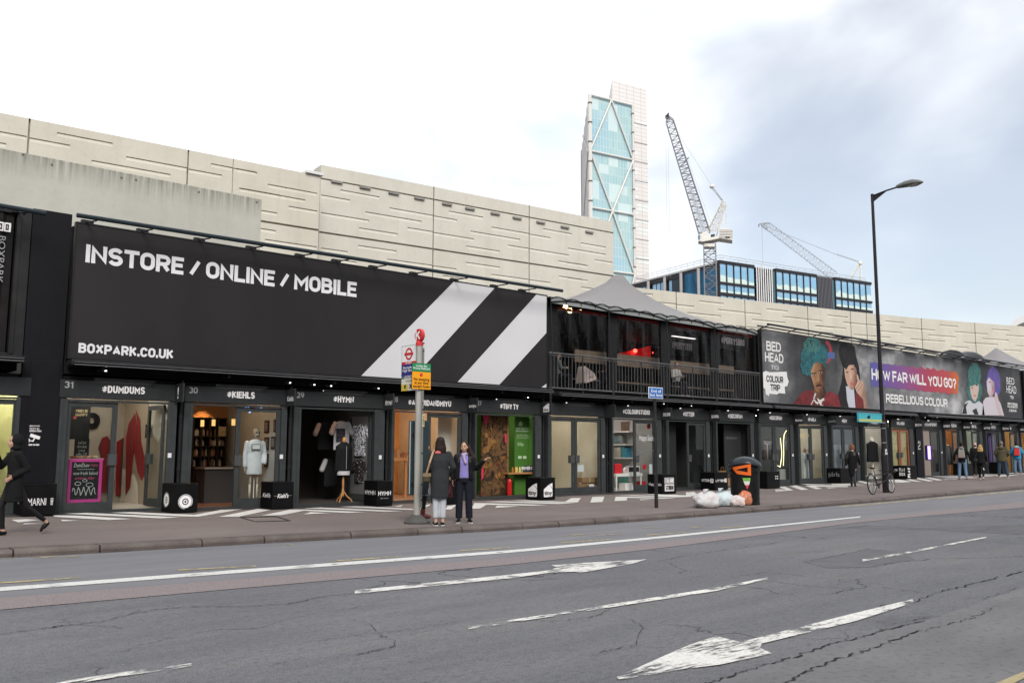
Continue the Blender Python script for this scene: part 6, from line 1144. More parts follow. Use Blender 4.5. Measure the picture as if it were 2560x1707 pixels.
# --- white shop with the table
Gs=SH['G']; WTAB=M('white_lacquer',(.55,.54,.52),.4); a=rect(zo5,873,1160,1062,1090,.35); o=empty('white_table',((a[0]+a[1])/2,FY+.5,bz('G')),'small white table in the doorway of the white shop','table'); mb=MB(); mb.box(a[0],a[1],FY+.35,FY+.8,a[2],a[3]); mb.build('table_top',WTAB,o,bevel=.006)
for x in(a[0]+.05,a[1]-.05):
 for y in(FY+.39,FY+.76):mb=MB(); mb.tube((x,y,bz('G')+.03),(x,y,a[2]),.02,8,.034); mb.build('leg',WTAB,o)
zt_=a[3]; b=rect(zo5,876,950,955,1062,.4); box_thing('gift_bag',b[0],b[1],FY+.45,FY+.57,zt_,b[3],M('gift_red',(.42,.012,.018),.5),'upright red gift bag on the small white table','bag'); b=rect(zo5,1012,1140,978,1060,.4); o=empty('mirror_box',(b[0],FY+.5,zt_),'white framed box with dark front on the small white table','frame'); mb=MB(); mb.box(b[0],b[1],FY+.44,FY+.56,zt_,b[3]); mb.build('frame',WTAB,o); mb=MB(); mb.box(b[0]+.04,b[1]-.04,FY+.43,FY+.441,zt_+.05,b[3]-.04); mb.build('dark_front',M('dark_print',(.035,.03,.03),.5,var=.8,vs=16),o)
p=at(zo5,978,1030,.4); mb=MB(); mb.ell((p.x,FY+.46,zt_+.10),(.07,.05,.10)); o=mb.build('heart_ornament',M('heart_white',(.5,.46,.46),.5),smooth=True); tag(o,'white rounded ornament with a red mark on the small white table','ornament'); mb=MB(); mb.ell((p.x,FY+.415,zt_+.11),(.035,.012,.02)); mb.build('red_mark',M('mark_red',(.4,.02,.02),.5),o)
b=rect(zo5,998,1072,1168,1270,.3); box_thing('white_cube',b[0],b[1],FY+.4,FY+.7,bz('G')+.03,b[3],WTAB,'white display cube under the small white table','display cube'); b=rect(zo5,1130,1200,1145,1215,.5); box_thing('gift_box',b[0],b[1],FY+.5,FY+.75,bz('G')+.03,b[3],MATS['gift_red'],'low red box on the floor behind the glass of the white shop','box')
xg=Gs['x1']-.34; gy=lambda x,y=800:on_x(*zo5(x,y),xg); sh=empty('wall_shelf',(xg,FY+1.2,1),'white wall shelves with blue and grey boxes in the white shop','shelves'); zz=[gy(920,y).z for y in(885,740,600)]
for z in zz:MB().box(xg,Gs['x1']-.085,gy(1012).y,FY+3.2,z-.04,z).build('shelf',WTAB,sh)
k=0
for z,row in((zz[0],((858,.20,.34,(.33,.30,.26)),(895,.16,.36,(.36,.34,.30)),(940,.14,.38,(.05,.20,.24)),(975,.14,.33,(.03,.17,.25)))),(zz[1],((865,.3,.28,(.10,.14,.15)),(915,.2,.30,(.16,.19,.18)))),(bz('G')+.03,((905,.4,.75,(.05,.14,.11)),))):
 for x,w_,h_,c in row:p=gy(x); box_thing('storage_box',xg+.02,xg+.24,p.y-w_/2,p.y+w_/2,z+.001,z+h_,M('store_%.2f_%.2f'%c[:2],c,.6),('grey-white','pale','teal','blue','slate','grey-green','dark green')[k]+' box in the shelving at the left of the white shop','box','boxes on the white shelves'); k+=1
p=gy(965,600); q=gy(878,495); tag(MB().box(Gs['x1']-.12,Gs['x1']-.085,p.y,q.y,p.z,q.z).build('framed_print',M('print_brown',(.10,.06,.04),.5,var=.5,vs=9)),'dark brown framed print high in the white shop','picture')
d_=[c for c in Gs.children if c.name.startswith('door')][0]; q=rect(zo5,1122,1282,640,720,.04); ftext('Happy Socks',q[0],q[1],q[2],q[3],M('letter_glass',(.62,.64,.64),.5),d_,FY+.03,bold=-.005,shear=.12)
q=rect(zo5,1118,1285,785,835,.04); ftext('buy more',q[0],q[1],q[2],q[3],MATS['letter_dim'],d_,FY+.03,bold=-.01); a=rect(zo5,1235,1282,958,1062,.10); tag(MB().box(a[0],a[1],FY+.10,FY+.104,a[2],a[3]).build('paper_notice',MATS['paper']),'white paper notice on the door glass of the white shop with a table','notice')
for cx,cy,r_ in((1185,985,20),(1232,545,18)):a=at(zo5,cx,cy,.2); mb=MB(); mb.ell((a.x,FY+.22,a.z),(.10,.012,.10)); tag(mb.build('red_heart',MATS['gift_red'],smooth=True),'flat red heart hanging behind the door glass of the white shop, '+('lower one' if cy>700 else 'upper one'),'ornament','hearts behind the glass')
# --- dark shop with paper bags
KRA=M('kraft_paper',(.22,.115,.05),.7)
for x0,x1,y0,y1,d,lab in((775,868,965,1120,.38,'larger brown paper bag in the dark open doorway'),(868,938,1055,1160,.12,'smaller brown paper bag with string handles at the dark doorway')):
 a=rect(zo6,x0,x1,y0,y1,d); o=empty('paper_bag',((a[0]+a[1])/2,FY+d,bz('I')),lab,'bag','paper bags at the dark shop'); z0=bz('I')+(.03 if d>.2 else .05); mb=MB(); mb.hexa([(a[0],FY+d,z0),(a[1],FY+d,z0),(a[1],FY+d+.16,z0),(a[0],FY+d+.16,z0),(a[0]+.01,FY+d+.02,a[3]),(a[1]-.01,FY+d+.02,a[3]),(a[1]-.01,FY+d+.12,a[3]),(a[0]+.01,FY+d+.12,a[3])]); mb.build('bag_body',KRA,o); mb=MB(); mb.path([(lerp(a[0],a[1],u),FY+d+.02,a[3]+h_)for u,h_ in((.3,-.02),(.34,.14),(.62,.14),(.68,-.02))],.007,5); mb.build('handle',KRA,o)
 # --- yellow curved lights, mannequin things in the double door shop
NY=lamp_mat('tube_yellow',(1,.88,.45),1.4)
for pts,lab in((((1625,450),(1590,480),(1570,520),(1562,600),(1565,760),(1560,900)),'long curved yellow light tube behind the right door above the litter bin'),(((1522,560),(1533,650),(1540,730),(1538,800),(1522,915),(1490,900)),'shorter curved yellow light tube hanging left of the longer one')):
 mb=MB(); mb.path([tuple(at(zo6,x,y,.2))for x,y in pts],.011,6); tag(mb.build('light_tube',NY),lab,'lamp','curved yellow light tubes')
a=rect(zo6,1525,1620,945,1095,.25); box_thing('plinth',a[0],a[1],FY+.25,FY+.6,bz('J')+.03,a[3],M('plinth_grey',(.30,.30,.28),.6),'pale grey plinth behind the right door of the shop by the litter bin','plinth'); Js=SH['J']
for d_ in[c for c in Js.children if c.name.startswith('door')]:
 vx=sum(v.co.x for v in d_.data.vertices)/len(d_.data.vertices)+Js.location.x; ftext('DECORUM',vx-.26,vx+.26,1.80,1.86,LETG,d_,FY+.03,bold=0); ftext('________',vx-.26,vx+.26,1.74,1.755,LETG,d_,FY+.03,bold=0)
a=rect(zo6,1285,1425,590,830,.35); o=empty('clothes_rail',(a[0],FY+.9,bz('J')),'short rail of dark and pale clothes behind the glass door above the litter bin','rail'); mb=MB(); mb.tube((a[0],FY+.40,a[3]),(a[1],FY+.40,a[3]),.015,6); mb.tube((a[0],FY+.40,bz('J')+.03),(a[0],FY+.40,a[3]),.015,6); mb.tube((a[1],FY+.40,bz('J')+.03),(a[1],FY+.40,a[3]),.015,6); mb.build('rail',RAIL,o)
for i in range(7):x=lerp(a[0]+.1,a[1]-.1,i/6); c=((.05,.05,.05),(.13,.035,.035),(.25,.25,.24),(.03,.03,.035),(.2,.2,.2),(.06,.055,.05),(.30,.30,.29))[i]; mb=MB(); mb.loft([(x,FY+.40,a[3]-.75,.05,.2),(x,FY+.40,a[3]-.15,.05,.2),(x,FY+.40,a[3]-.03,.02,.06)],10); mb.build('garment',M('rail_cloth_%d'%i,c,.8),o,smooth=True)
# --- beauty shop, bust shop, rails further along
a=rect(zo7,430,522,790,1200,.3); box_thing('counter',a[0],a[1],FY+.3,FY+.8,bz('K')+.03,a[3],M('counter_white',(.50,.52,.50),.4),'white counter behind the doors of the warmly lit beauty shop','counter'); b=rect(zo7,405,510,725,790,.9)
for i,x in enumerate((415,440,470,495)):p=at(zo7,x+18,780,.4); mb=MB(); mb.lathe((p.x,FY+.4,a[3]),[(.05,0),(.05,.16),(.02,.2)],8); tag(mb.build('jar',M('jar_%d'%(i%2),((.3,.16,.07),(.5,.46,.4))[i%2],.4)),'jar standing on the white beauty shop counter','jar','jars on the beauty counter')
Ks=SH['K']; a=rect(zo7,612,668,710,742,.5); tag(MB().box(a[0],a[1],FY+.5,FY+.53,a[2],a[3]).build('card_reader',BLACK),'small black card with white marks behind the right door of the beauty shop','card'); q=rect(zo7,355,490,490,570,.05); d_=[c for c in Ks.children if c.name.startswith('door')][0]; ftext('pârla',q[0],q[1],q[2],q[3],MATS['letter_cream'],d_,FY+.03,bold=-.01)
a=rect(zo7,1405,1575,620,930,.35); xb=(a[0]+a[1])/2; o=empty('dress_form',(xb,FY+.4,bz('N')),'white bust in a long black coat on a white pole stand behind the lamp post','mannequin'); w_=(a[1]-a[0])/2; mb=MB(); mb.loft([(xb,FY+.45,a[2],w_*.92,.17),(xb,FY+.45,lerp(a[2],a[3],.6),w_*.85,.16),(xb,FY+.45,lerp(a[2],a[3],.88),w_*.9,.14),(xb,FY+.45,a[3],w_*.3,.08)]); b=mb.build('coat',M('coat_black',(.007,.008,.008),.8),o,smooth=True); remesh(b,.03,3)
mb=MB(); mb.lathe((xb,FY+.45,a[3]-.04),[(.07,0),(.065,.12),(.05,.2),(.01,.24)],12); mb.build('neck',WTAB,o,smooth=True); mb=MB(); mb.tube((xb,FY+.45,bz('N')+.05),(xb,FY+.45,a[2]+.1),.035,8); mb.lathe((xb,FY+.45,bz('N')+.03),[(.22,0),(.2,.03),(.04,.08)],14); mb.build('stand',WTAB,o)
a=rect(zo8,775,850,675,900,.25); o=empty('clothes_rail',(a[0],FY+.3,bz('Q')),'rail of dark grey clothes in the orange walled shop','rail'); mb=MB(); mb.tube((a[0]-.2,FY+.40,a[3]),(a[1],FY+.40,a[3]),.02,6); mb.tube((a[0]-.2,FY+.40,bz('Q')+.03),(a[0]-.2,FY+.40,a[3]),.02,6); mb.tube((a[1],FY+.40,bz('Q')+.03),(a[1],FY+.40,a[3]),.02,6); mb.build('rail',STEELW,o)
for i in range(7):x=lerp(a[0]-.1,a[1]-.1,i/6); mb=MB(); mb.loft([(x,FY+.40,a[3]-1.0,.07,.25),(x,FY+.40,a[3]-.15,.06,.22),(x,FY+.40,a[3]-.03,.02,.06)],10); mb.build('garment',M('rail_grey_%d'%(i%3),((.045,.045,.047),(.03,.03,.032),(.075,.075,.075))[i%3],.8),o,smooth=True)
Ss=SH['S']; o=empty('shelf_unit',(Ss['x0']+.8,FY+1.0,bz('S')),'white shelf unit stacked with goods beyond the man with a rucksack','shelves'); x0,x1=fx(2418),fx(2432); mb=MB()
for z in(.6,1.1,1.55,2.0,2.35):mb.box(x0,x1,FY+.4,FY+.8,z,z+.04)
mb.build('shelf',WTAB,o)
for i,z in enumerate((.64,1.14,1.59,2.04)):
 for j in range(3):xx=lerp(x0+.1,x1-.25,j/2); c=((.42,.42,.40),(.07,.07,.12),(.30,.08,.09),(.05,.09,.06),(.35,.36,.38))[(i*3+j*2)%5]; box_thing('goods_box',xx,xx+.2,FY+.45,FY+.7,z,z+.22+.06*((i+j)%3),M('goods_%d'%((i*3+j*2)%5),c,.6),'small box of goods on the white shelves beyond the man with a rucksack','box','goods on the white shelves')
 # ------------------------------------------------------------------ street furniture
def gpos(px,py):return on_pave(px,py)
# bus stop
BSX,BSY=9.935,14.35; bs_z=pave_z(BSX,BSY); zs=lambda px,py:z_at(px,py,BSX,BSY)
POLE=M('pole_metal',(.36,.36,.335),.35,metal=.35,var=.12,vs=4,stretch=(1,1,.2)); bs=empty('bus_stop',(BSX,BSY,bs_z),'bus stop post with a red round K sign and a round rubber base','bus stop')
mb=MB(); mb.lathe((BSX,BSY,bs_z),[(.25,0),(.255,.03),(.23,.055),(.15,.11),(.105,.15),(.09,.165)],28); mb.build('base',M('rubber_grey',(.075,.073,.07),.85,var=.2,bump=.3,bs=60),bs,smooth=False)
zt_=zs(1047,857); mb=MB(); mb.lathe((BSX,BSY,bs_z+.14),[(.066,0),(.066,zt_-bs_z-.20)],20); pole=mb.build('pole',POLE,bs,smooth=False); mb=MB(); mb.box(BSX+.02,BSX+.06,BSY-.083,BSY-.058,bs_z+.3,zt_-.1); mb.build('slot',M('pole_slot',(.16,.16,.15),.5),pole)
for z in(.45,.75,1.35,2.2,2.32,3.35,3.5):mb=MB(); mb.lathe((BSX+.04,BSY-.088,bs_z+z),[(.012,-.012),(.018,0),(.012,.012)],8); mb.build('bolt',RAIL,pole)
REDG=M('sign_red',(.48,.030,.035),.35); mb=MB(); mb.lathe((BSX,BSY,zt_-.06),[(.076,0),(.076,.07),(.03,.10),(.03,.13)],20); mb.build('collar',REDG,bs)
kz=(zs(1047,822)+zs(1047,855))/2; kr=(zs(1047,821)-zs(1047,854))/2; mb=MB(); nK=32
mb.rings([[(BSX+dx,BSY+r_*math.cos(2*math.pi*j/nK),kz+r_*math.sin(2*math.pi*j/nK))for j in range(nK)]for dx,r_ in((-.035,kr*.97),(-.03,kr),(.03,kr),(.035,kr*.97))]); k=mb.build('stop_letter_disc',REDG,bs); stext('K',BSX-.0355,BSY+.09,BSY-.07,kz-kr*.72,kz+kr*.72,M('sign_white',(.70,.70,.70),.4),k,bold=.03)
SW=MATS['sign_white']; f0,f1=zs(1012,974),zs(1012,859); fy0,fy1=BSY+.075,BSY+.60; fl=empty('x',(0,0,0)); bpy.data.objects.remove(fl)
mb=MB(); mb.box(BSX-.02,BSX+.02,fy0,fy1,f0,f1); flag=mb.build('flag',M('flag_frame',(.05,.055,.06),.4),bs)
def fl_rect(v0,v1,col,name,u0=0.,u1=1.,lay=0):
 zz0,zz1=lerp(f1,f0,v1),lerp(f1,f0,v0); ya,yb=lerp(fy1-.012,fy0,u0),lerp(fy1-.012,fy0,u1); mb=MB(); x=BSX-.0215-.0015*lay; mb.prism([(x,ya,zz0),(x,yb,zz0),(x,yb,zz1-.0),(x,ya,zz1)],(.001,0,0)); return mb.build(name,col,flag)
NAVY=M('sign_navy',(.030,.032,.17),.4); CRM=M('sign_cream',(.55,.54,.46),.5); GRY=M('sign_slate',(.10,.12,.14),.5)
fl_rect(.01,.40,SW,'flag_panel'); fl_rect(.36,.42,REDG,'flag_panel',lay=1); fl_rect(.42,.68,NAVY,'flag_panel'); fl_rect(.68,.74,GRY,'flag_panel'); fl_rect(.74,1.0,CRM,'flag_panel'); fl_rect(.86,1.0,M('sign_yellow',(.52,.40,.06),.5),'flag_panel',0,.45,1)
yc=(fy0+fy1)/2; zc=lerp(f1,f0,.19); disc(flag,(BSX-.0215,yc,zc),.125,(-1,0,0),REDG,r_in=.085,name='roundel',th=.003); mb=MB(); mb.box(BSX-.0275,BSX-.0255,yc-.155,yc+.155,zc-.025,zc+.025); mb.build('roundel_bar',REDG,flag)
st_=lambda s_,v0,v1,u0,u1,m:stext(s_,BSX-.0225,lerp(fy1,fy0,u0),lerp(fy1,fy0,u1),lerp(f1,f0,v1),lerp(f1,f0,v0),m,flag,bold=.015)
st_('BUSES',.37,.41,.3,.7,SW); st_('Shoreditch\nHigh Street',.46,.60,.10,.88,SW); st_('towards\nOld Street',.66,.74,.2,.9,SW); st_('towards',.77,.80,.3,.7,BLACK); st_('8',.86,.95,.22,.34,BLACK); st_('388',.86,.95,.55,.85,BLACK)
# orange and green plate facing the road
py_=BSY-.09; a,b=on_y(1028.5,974,py_),on_y(1077,909,py_); zm=on_y(1052,929,py_).z; za_,zb_=on_y(1052,973.5,py_).z,on_y(1052,908,py_).z; mb=MB(); mb.box(a.x,b.x,py_-.008,py_+.006,za_,zb_); pl_=mb.build('plate',M('sign_back',(.02,.02,.02),.4),bs,bevel=.004)
mb=MB(); mb.box(a.x+.006,b.x-.006,py_-.011,py_-.0085,zm+.004,zb_-.006); mb.build('green_field',M('sign_green',(.015,.21,.085),.4),pl_); mb=MB(); mb.box(a.x+.006,b.x-.006,py_-.011,py_-.0085,za_+.006,zm-.004); mb.build('orange_field',M('sign_orange',(.72,.30,.012),.4),pl_)
w_=b.x-a.x; hh=zm-za_; ftext('London Bus\nPriority Network',a.x+.06*w_,b.x-.06*w_,zm+.03,zb_-.03,SW,pl_,py_-.0115,bold=.015); ftext('No stopping\nat any time\nexcept buses',a.x+.07*w_,b.x-.07*w_,za_+.05*hh,za_+.66*hh,M('sign_ink',(.045,.02,.01),.5),pl_,py_-.0115,bold=.015); disc(pl_,((a.x+b.x)/2-.01,py_-.0115,za_+.82*hh),.034,(0,-1,0),REDG,name='red_dot')
# timetable case behind the post
c0,c1=zs(1024,1238),zs(1024,1050); cyy=BSY+.17; xa,xb=on_y(1024,1140,cyy).x,on_y(1070,1140,cyy).x; cs=empty('timetable_case',((xa+xb)/2,cyy,c0),'tall blue-grey timetable case hung on the back of the bus stop post','timetable'); CASE=M('case_teal',(.026,.040,.046),.4,var=.1)
mb=MB(); mb.box(xa,xb,cyy-.035,cyy+.06,c0,c1); mb.build('case_body',CASE,cs,bevel=.02); mb=MB(); mb.box(xa-.022,xa-.003,cyy-.042,cyy-.012,c0+.02,c1-.02); mb.build('side_rim',M('case_rim',(.30,.33,.34),.35),cs,bevel=.01); mb=MB(); mb.box(BSX-.05,BSX+.05,BSY+.08,cyy-.036,c0+.2,c0+.25); mb.box(BSX-.05,BSX+.05,BSY+.08,cyy-.036,c1-.3,c1-.25); mb.build('clamp',RAIL,cs)
a=zs(1051,1036),zs(1051,1066); mb=MB(); mb.box(BSX+.03,BSX+.08,BSY-.092,BSY-.084,a[1],a[0]); tk=mb.build('stop_sticker',M('sticker_pale',(.5,.46,.28),.5),bs); text('STOP 12',(BSX+.072,BSY-.0925,a[1]+.03),(0,0,1),(-1,0,0),a[0]-a[1]-.06,.035,BLACK,tk)
# end of bus lane post
e0=gpos(1641,1269); ez_=lambda px,py:z_at(px,py,e0.x,e0.y); PBLK2=NT('post_black_scuffed'); PBLK2.base(PBLK2.mix(PBLK2.rng(PBLK2.noise(PBLK2.coord((3,3,1)),9,5,.8),.60,.66),(.016,.016,.017),(.16,.15,.13)),.5); eb=empty('bus_lane_sign',tuple(e0),'blue End of bus lane sign on a slim scuffed black post','sign'); mb=MB(); mb.lathe((e0.x,e0.y,e0.z-.02),[(.046,0),(.046,2.2),(.038,2.25),(.038,ez_(1641,960)-e0.z)],14); mb.build('post',PBLK2.m,eb,smooth=False)
y=e0.y-.06; a,b=on_y(1621,996,y),on_y(1656.5,967.5,y); z0,z1=on_y(1638,996,y).z,on_y(1638,968,y).z; mb=MB(); mb.box(a.x,b.x,y-.008,y,z0,z1); s_=mb.build('plate',SW,eb,bevel=.012); mb=MB(); mb.box(a.x+.018,b.x-.018,y-.012,y-.0085,z0+.016,z1-.016); mb.build('blue_field',M('sign_blue',(.018,.12,.42),.4),s_); ftext('End of\nbus lane',a.x+.04,b.x-.04,z0+.05,z1-.05,SW,s_,y-.0125,bold=.01); mb=MB(); mb.box(e0.x-.06,e0.x+.06,y,y+.02,z0+.06,z0+.1); mb.build('clip',RAIL,eb)
# lamp post with lantern over the road
l0=gpos(2215,1231); LX,LY=l0.x,l0.y; lz=lambda px,py:z_at(px,py,LX,LY); LH=lz(2181,484); lp=empty('street_lamp',tuple(l0),'tall slim black street lamp with an arm and lantern over the road','street lamp'); LBK=M('lamp_black',(.020,.018,.022),.35,var=.2,vs=3)
mb=MB(); mb.lathe((LX,LY,l0.z-.02),[(.105,0),(.105,1.25),(.088,1.32),(.080,1.6),(.072,2.6),(.060,6),(.050,LH-l0.z-.3),(.052,LH-l0.z-.29),(.052,LH-l0.z)],18); mb.build('pole',LBK,lp,smooth=False)
P0,P1,P2,P3_=on_x(2184,489,LX),on_x(2215,477,LX),on_x(2250,466,LX),on_x(2308,455,LX); mb=MB(); mb.path([(LX,P0.y,P0.z),(LX,P1.y,P1.z),(LX,P2.y,P2.z)],.030,8); mb.prism([(LX-.008,LY-.04,P0.z-.01),(LX-.008,LY-.04,P0.z-.22),(LX-.008,P1.y,P1.z-.03)],(.016,0,0)); mb.build('arm',LBK,lp)
ax=Vector((0,P3_.y-P2.y,P3_.z-P2.z)); LL=ax.length; ax.normalize(); up_=Vector((0,-ax.z,ax.y)); up_=-up_ if up_.z<0 else up_; RG=[]; c0=Vector((LX,P2.y,P2.z))-ax*.12
for u,w_,t_,dn in((0,.07,.05,.05),(.08,.10,.09,.06),(.35,.16,.15,.07),(.62,.18,.16,.07),(.85,.13,.10,.06),(.97,.06,.04,.03),(1.0,.02,.01,.01)):
 g=[]
 for j in range(16):an=2*math.pi*j/16; s_=math.sin(an); g.append(c0+ax*(u*(LL+.12))+Vector((w_*math.cos(an),0,0))+up_*((t_ if s_>0 else dn)*s_))
 RG.append(g)
mb=MB(); mb.rings(RG); ln=mb.build('lantern',M('lantern_grey',(.10,.105,.10),.4),lp,smooth=True); mb=MB(); cc=c0+ax*(.66*(LL+.12))-up_*.05; mb.ell(tuple(cc),(.12,.22,.05),14,8); mb.build('lens',M('lens_glass',(.30,.29,.27),.15),ln,smooth=True)
mb=MB(); z=lz(2201,1129); mb.lathe((LX,LY,z-.06),[(.081,0),(.081,.12)],18); a=on_y(2203,1133,LY-.085); mb=MB(); mb.box(LX-.08,LX+.02,LY-.09,LY-.076,z-.09,z+.09); stk=mb.build('sticker',STEELW,lp); ftext('14',LX-.06,LX,z-.05,z+.05,BLACK,stk,LY-.091); mb=MB()
for zz in(lz(2205,1058),lz(2206,1072),lz(2207,1108)):mb.lathe((LX,LY,zz),[(.083,0),(.088,.02),(.083,.04)],16)
mb.build('band',M('band_metal',(.14,.14,.14),.35),lp)
# turquoise hanging board on the lamp post
a,b=on_y(2146,1053,LY),on_y(2202,1035,LY); z0,z1=on_y(2175,1053.5,LY).z,on_y(2175,1034.5,LY).z; fb=empty('hanging_board',((a.x+b.x)/2,LY,z0),'turquoise board with a yellow band fixed to the side of the street lamp','sign'); mb=MB(); mb.box(a.x,LX-.09,LY-.02,LY+.02,z0,z1); TQ=NT('board_turquoise'); sx=TQ.n('SeparateXYZ'); TQ.link(TQ.tc.outputs['Generated'],sx.inputs[0]); c=TQ.ramp(sx.outputs[2],[(.0,(.45,.36,.07)),(.2,(.40,.40,.12)),(.36,(.05,.34,.38)),(1,(.035,.33,.42))]); TQ.base(c,.4); mb.build('board',TQ.m,fb); mb=MB(); mb.box(a.x-.025,a.x,LY-.03,LY+.03,z0-.02,z1+.02); mb.box(a.x,LX-.06,LY-.03,LY+.03,z1,z1+.03); mb.box(a.x,LX-.06,LY-.03,LY+.03,z0-.03,z0); mb.build('frame',M('board_frame',(.05,.30,.38),.4),fb)
mb=MB(); xm=lerp(a.x,LX-.09,.42); mb.ell((xm,LY-.022,z0+.14),(.10,.004,.05)); mb.ell((xm+.05,LY-.022,z0+.17),(.05,.004,.04)); mb.build('bird_print',BLACK,fb)
# litter bin
b0=gpos(1893,1262); bx_,by_=b0.x,b0.y+.36; r_=.385; bz_=pave_z(bx_,by_); bi=empty('litter_bin',(bx_,by_,bz_),'round black litter bin with a domed hood and an orange mouth','litter bin'); BINB=M('bin_black',(.011,.011,.012),.35,var=.25,vs=6)
mb=MB(); mb.lathe((bx_,by_,bz_),[(r_*.96,0),(r_*.98,.02),(r_*.98,.05),(r_*.95,.06),(r_,.8),(r_*1.03,.84),(r_*1.03,.88),(r_*.93,.89),(r_*.93,1.12)],36); mb.build('bin_body',BINB,bi,smooth=False)
hd=NT('bin_hood'); hd.base((.022,.026,.032),.25); mb=MB(); RG=[]
dirv=Vector((-bx_,-by_,0)).normalized(); sid=Vector((-dirv.y,dirv.x,0))
for v in range(9):
 t_=v/8; rr=.455*math.cos(t_*math.pi/2*.98)**.8; RG.append([Vector((bx_,by_,bz_+1.05+.21*math.sin(t_*math.pi/2)))+(sid*math.cos(an)*rr*1.0+dirv*math.sin(an)*rr*.86)+Vector((0,0,.10*(abs(math.cos(an))**2)*-1*(1-t_)))for an in(2*math.pi*j/32 for j in range(32))])
mb.rings(RG); mb.build('hood',hd.m,bi,smooth=True)
ORG=M('bin_orange',(.62,.11,.012),.35); rp=lambda an,z,rr=r_*1.0:Vector((bx_,by_,bz_+z))+(dirv*math.cos(an)+sid*math.sin(an))*rr
def curved(zlo,zhi,a0,a1,rr,mat,name,n=16):
 """sheet bent round the drum between two outlines given as (angle, height) tables"""
 mb=MB()
 for i in range(n):
  p,q=lerp(a0,a1,i/n),lerp(a0,a1,(i+1)/n); mb.face([rp(p,table(zlo,p),rr),rp(q,table(zlo,q),rr),rp(q,table(zhi,q),rr),rp(p,table(zhi,p),rr)])
 return mb.build(name,mat,bi,flip=False)
curved([(-.86,.94),(-.5,.80),(.42,.76)],[(-.86,.97),(.42,1.06)],-.86,.42,r_*1.04,ORG,'mouth_frame'); curved([(-.5,.90),(.2,.85)],[(-.5,.915),(.2,.98)],-.5,.2,r_*1.05,BLACK,'mouth')
st=M('sticker_green',(.14,.36,.05),.5); x_=sid*.0
mb=MB(); e=lambda a,z:rp(a+.13,z,r_*1.012); mb.face([e(-.28,.70),e(-.0,.70),e(.26,.70),e(.22,.62),e(-.22,.62)]); k1=mb.build('sticker',st,bi,flip=False); mb=MB(); mb.face([e(-.22,.618),e(.22,.618),e(.14,.52),e(-.12,.52)]); mb.build('sticker',M('sticker_white',(.5,.5,.48),.5),bi,flip=False); mb=MB(); mb.face([e(-.11,.518),e(.13,.518),e(.02,.40)]); mb.build('sticker',M('sticker_red',(.45,.04,.05),.5),bi,flip=False)
# rubbish bags beside the bin
def bag(px,py,rx,ry,rz,mat,seed,label,tie=None):
 p=gpos(px,py); y=p.y+ry*.8; z=pave_z(p.x,y); mb=MB(); RG=[]; n=40
 for k in range(17):
  a=-math.pi/2+math.pi*k/16; g=[]
  for j in range(n):
   an=2*math.pi*j/n; d=Vector((math.cos(a)*math.cos(an),math.cos(a)*math.sin(an),math.sin(a))); w=1+.20*mnoise.noise(d*2.0+Vector((seed,0,0)))+.13*abs(mnoise.noise(d*5.5+Vector((0,seed,0))))+.07*abs(mnoise.noise(d*13+Vector((0,0,seed))))
   if a<-.3:w*=1.05
   q=Vector((rx*d.x,ry*d.y,rz*d.z))*w; g.append((p.x+q.x,y+q.y,max(z+.004,z+rz*.82+q.z)))
  RG.append(g)
 mb.rings(RG); o=mb.build('rubbish_bag',mat,smooth=True); tag(o,label,'rubbish bag','rubbish bags by the litter bin')
 if tie:mb=MB(); mb.loft([(p.x+tie[0],y,z+tie[1],.025,.025),(p.x+tie[0]+.02,y-.02,z+tie[1]+.08,.06,.04),(p.x+tie[0]+.06,y-.02,z+tie[1]+.12,.09,.06)],10); mb.build('knot',mat,o,smooth=True)
 return o
def bagmat(name,c0,c1,c2):
 t=NT(name); c=t.ramp(t.noise(t.coord((1,1,1.5)),5.5,5,.7,.8),[(.34,c0),(.52,c1),(.68,c2)]); t.base(c,.38); t.bump(t.noise(t.coord((2.2,2.2,.8)),9,6,.7),1.0,.06); return t.m
BW=bagmat('bag_white',(.60,.50,.50),(.62,.62,.63),(.52,.60,.62)); BB=bagmat('bag_bluewhite',(.48,.62,.65),(.58,.64,.66),(.50,.49,.53)); BP=bagmat('bag_pinkred',(.54,.34,.32),(.62,.59,.58),(.52,.46,.46)); BO=bagmat('bag_orange',(.55,.10,.02),(.55,.22,.13),(.58,.46,.42))
bag(1787,1270,.36,.30,.21,BW,3.1,'large white rubbish bag at the left end of the pile by the litter bin',(-.1,.34)); bag(1825,1266,.27,.27,.20,BB,9.7,'pale blue rubbish bag in the middle of the pile by the litter bin',(-.15,.34)); bag(1856,1267,.20,.22,.15,BP,5.5,'small pink and white rubbish bag against the foot of the litter bin'); bag(1873,1263,.24,.15,.20,BO,12.3,'orange supermarket bag stuffed with rubbish leaning on the litter bin',(.06,.30))
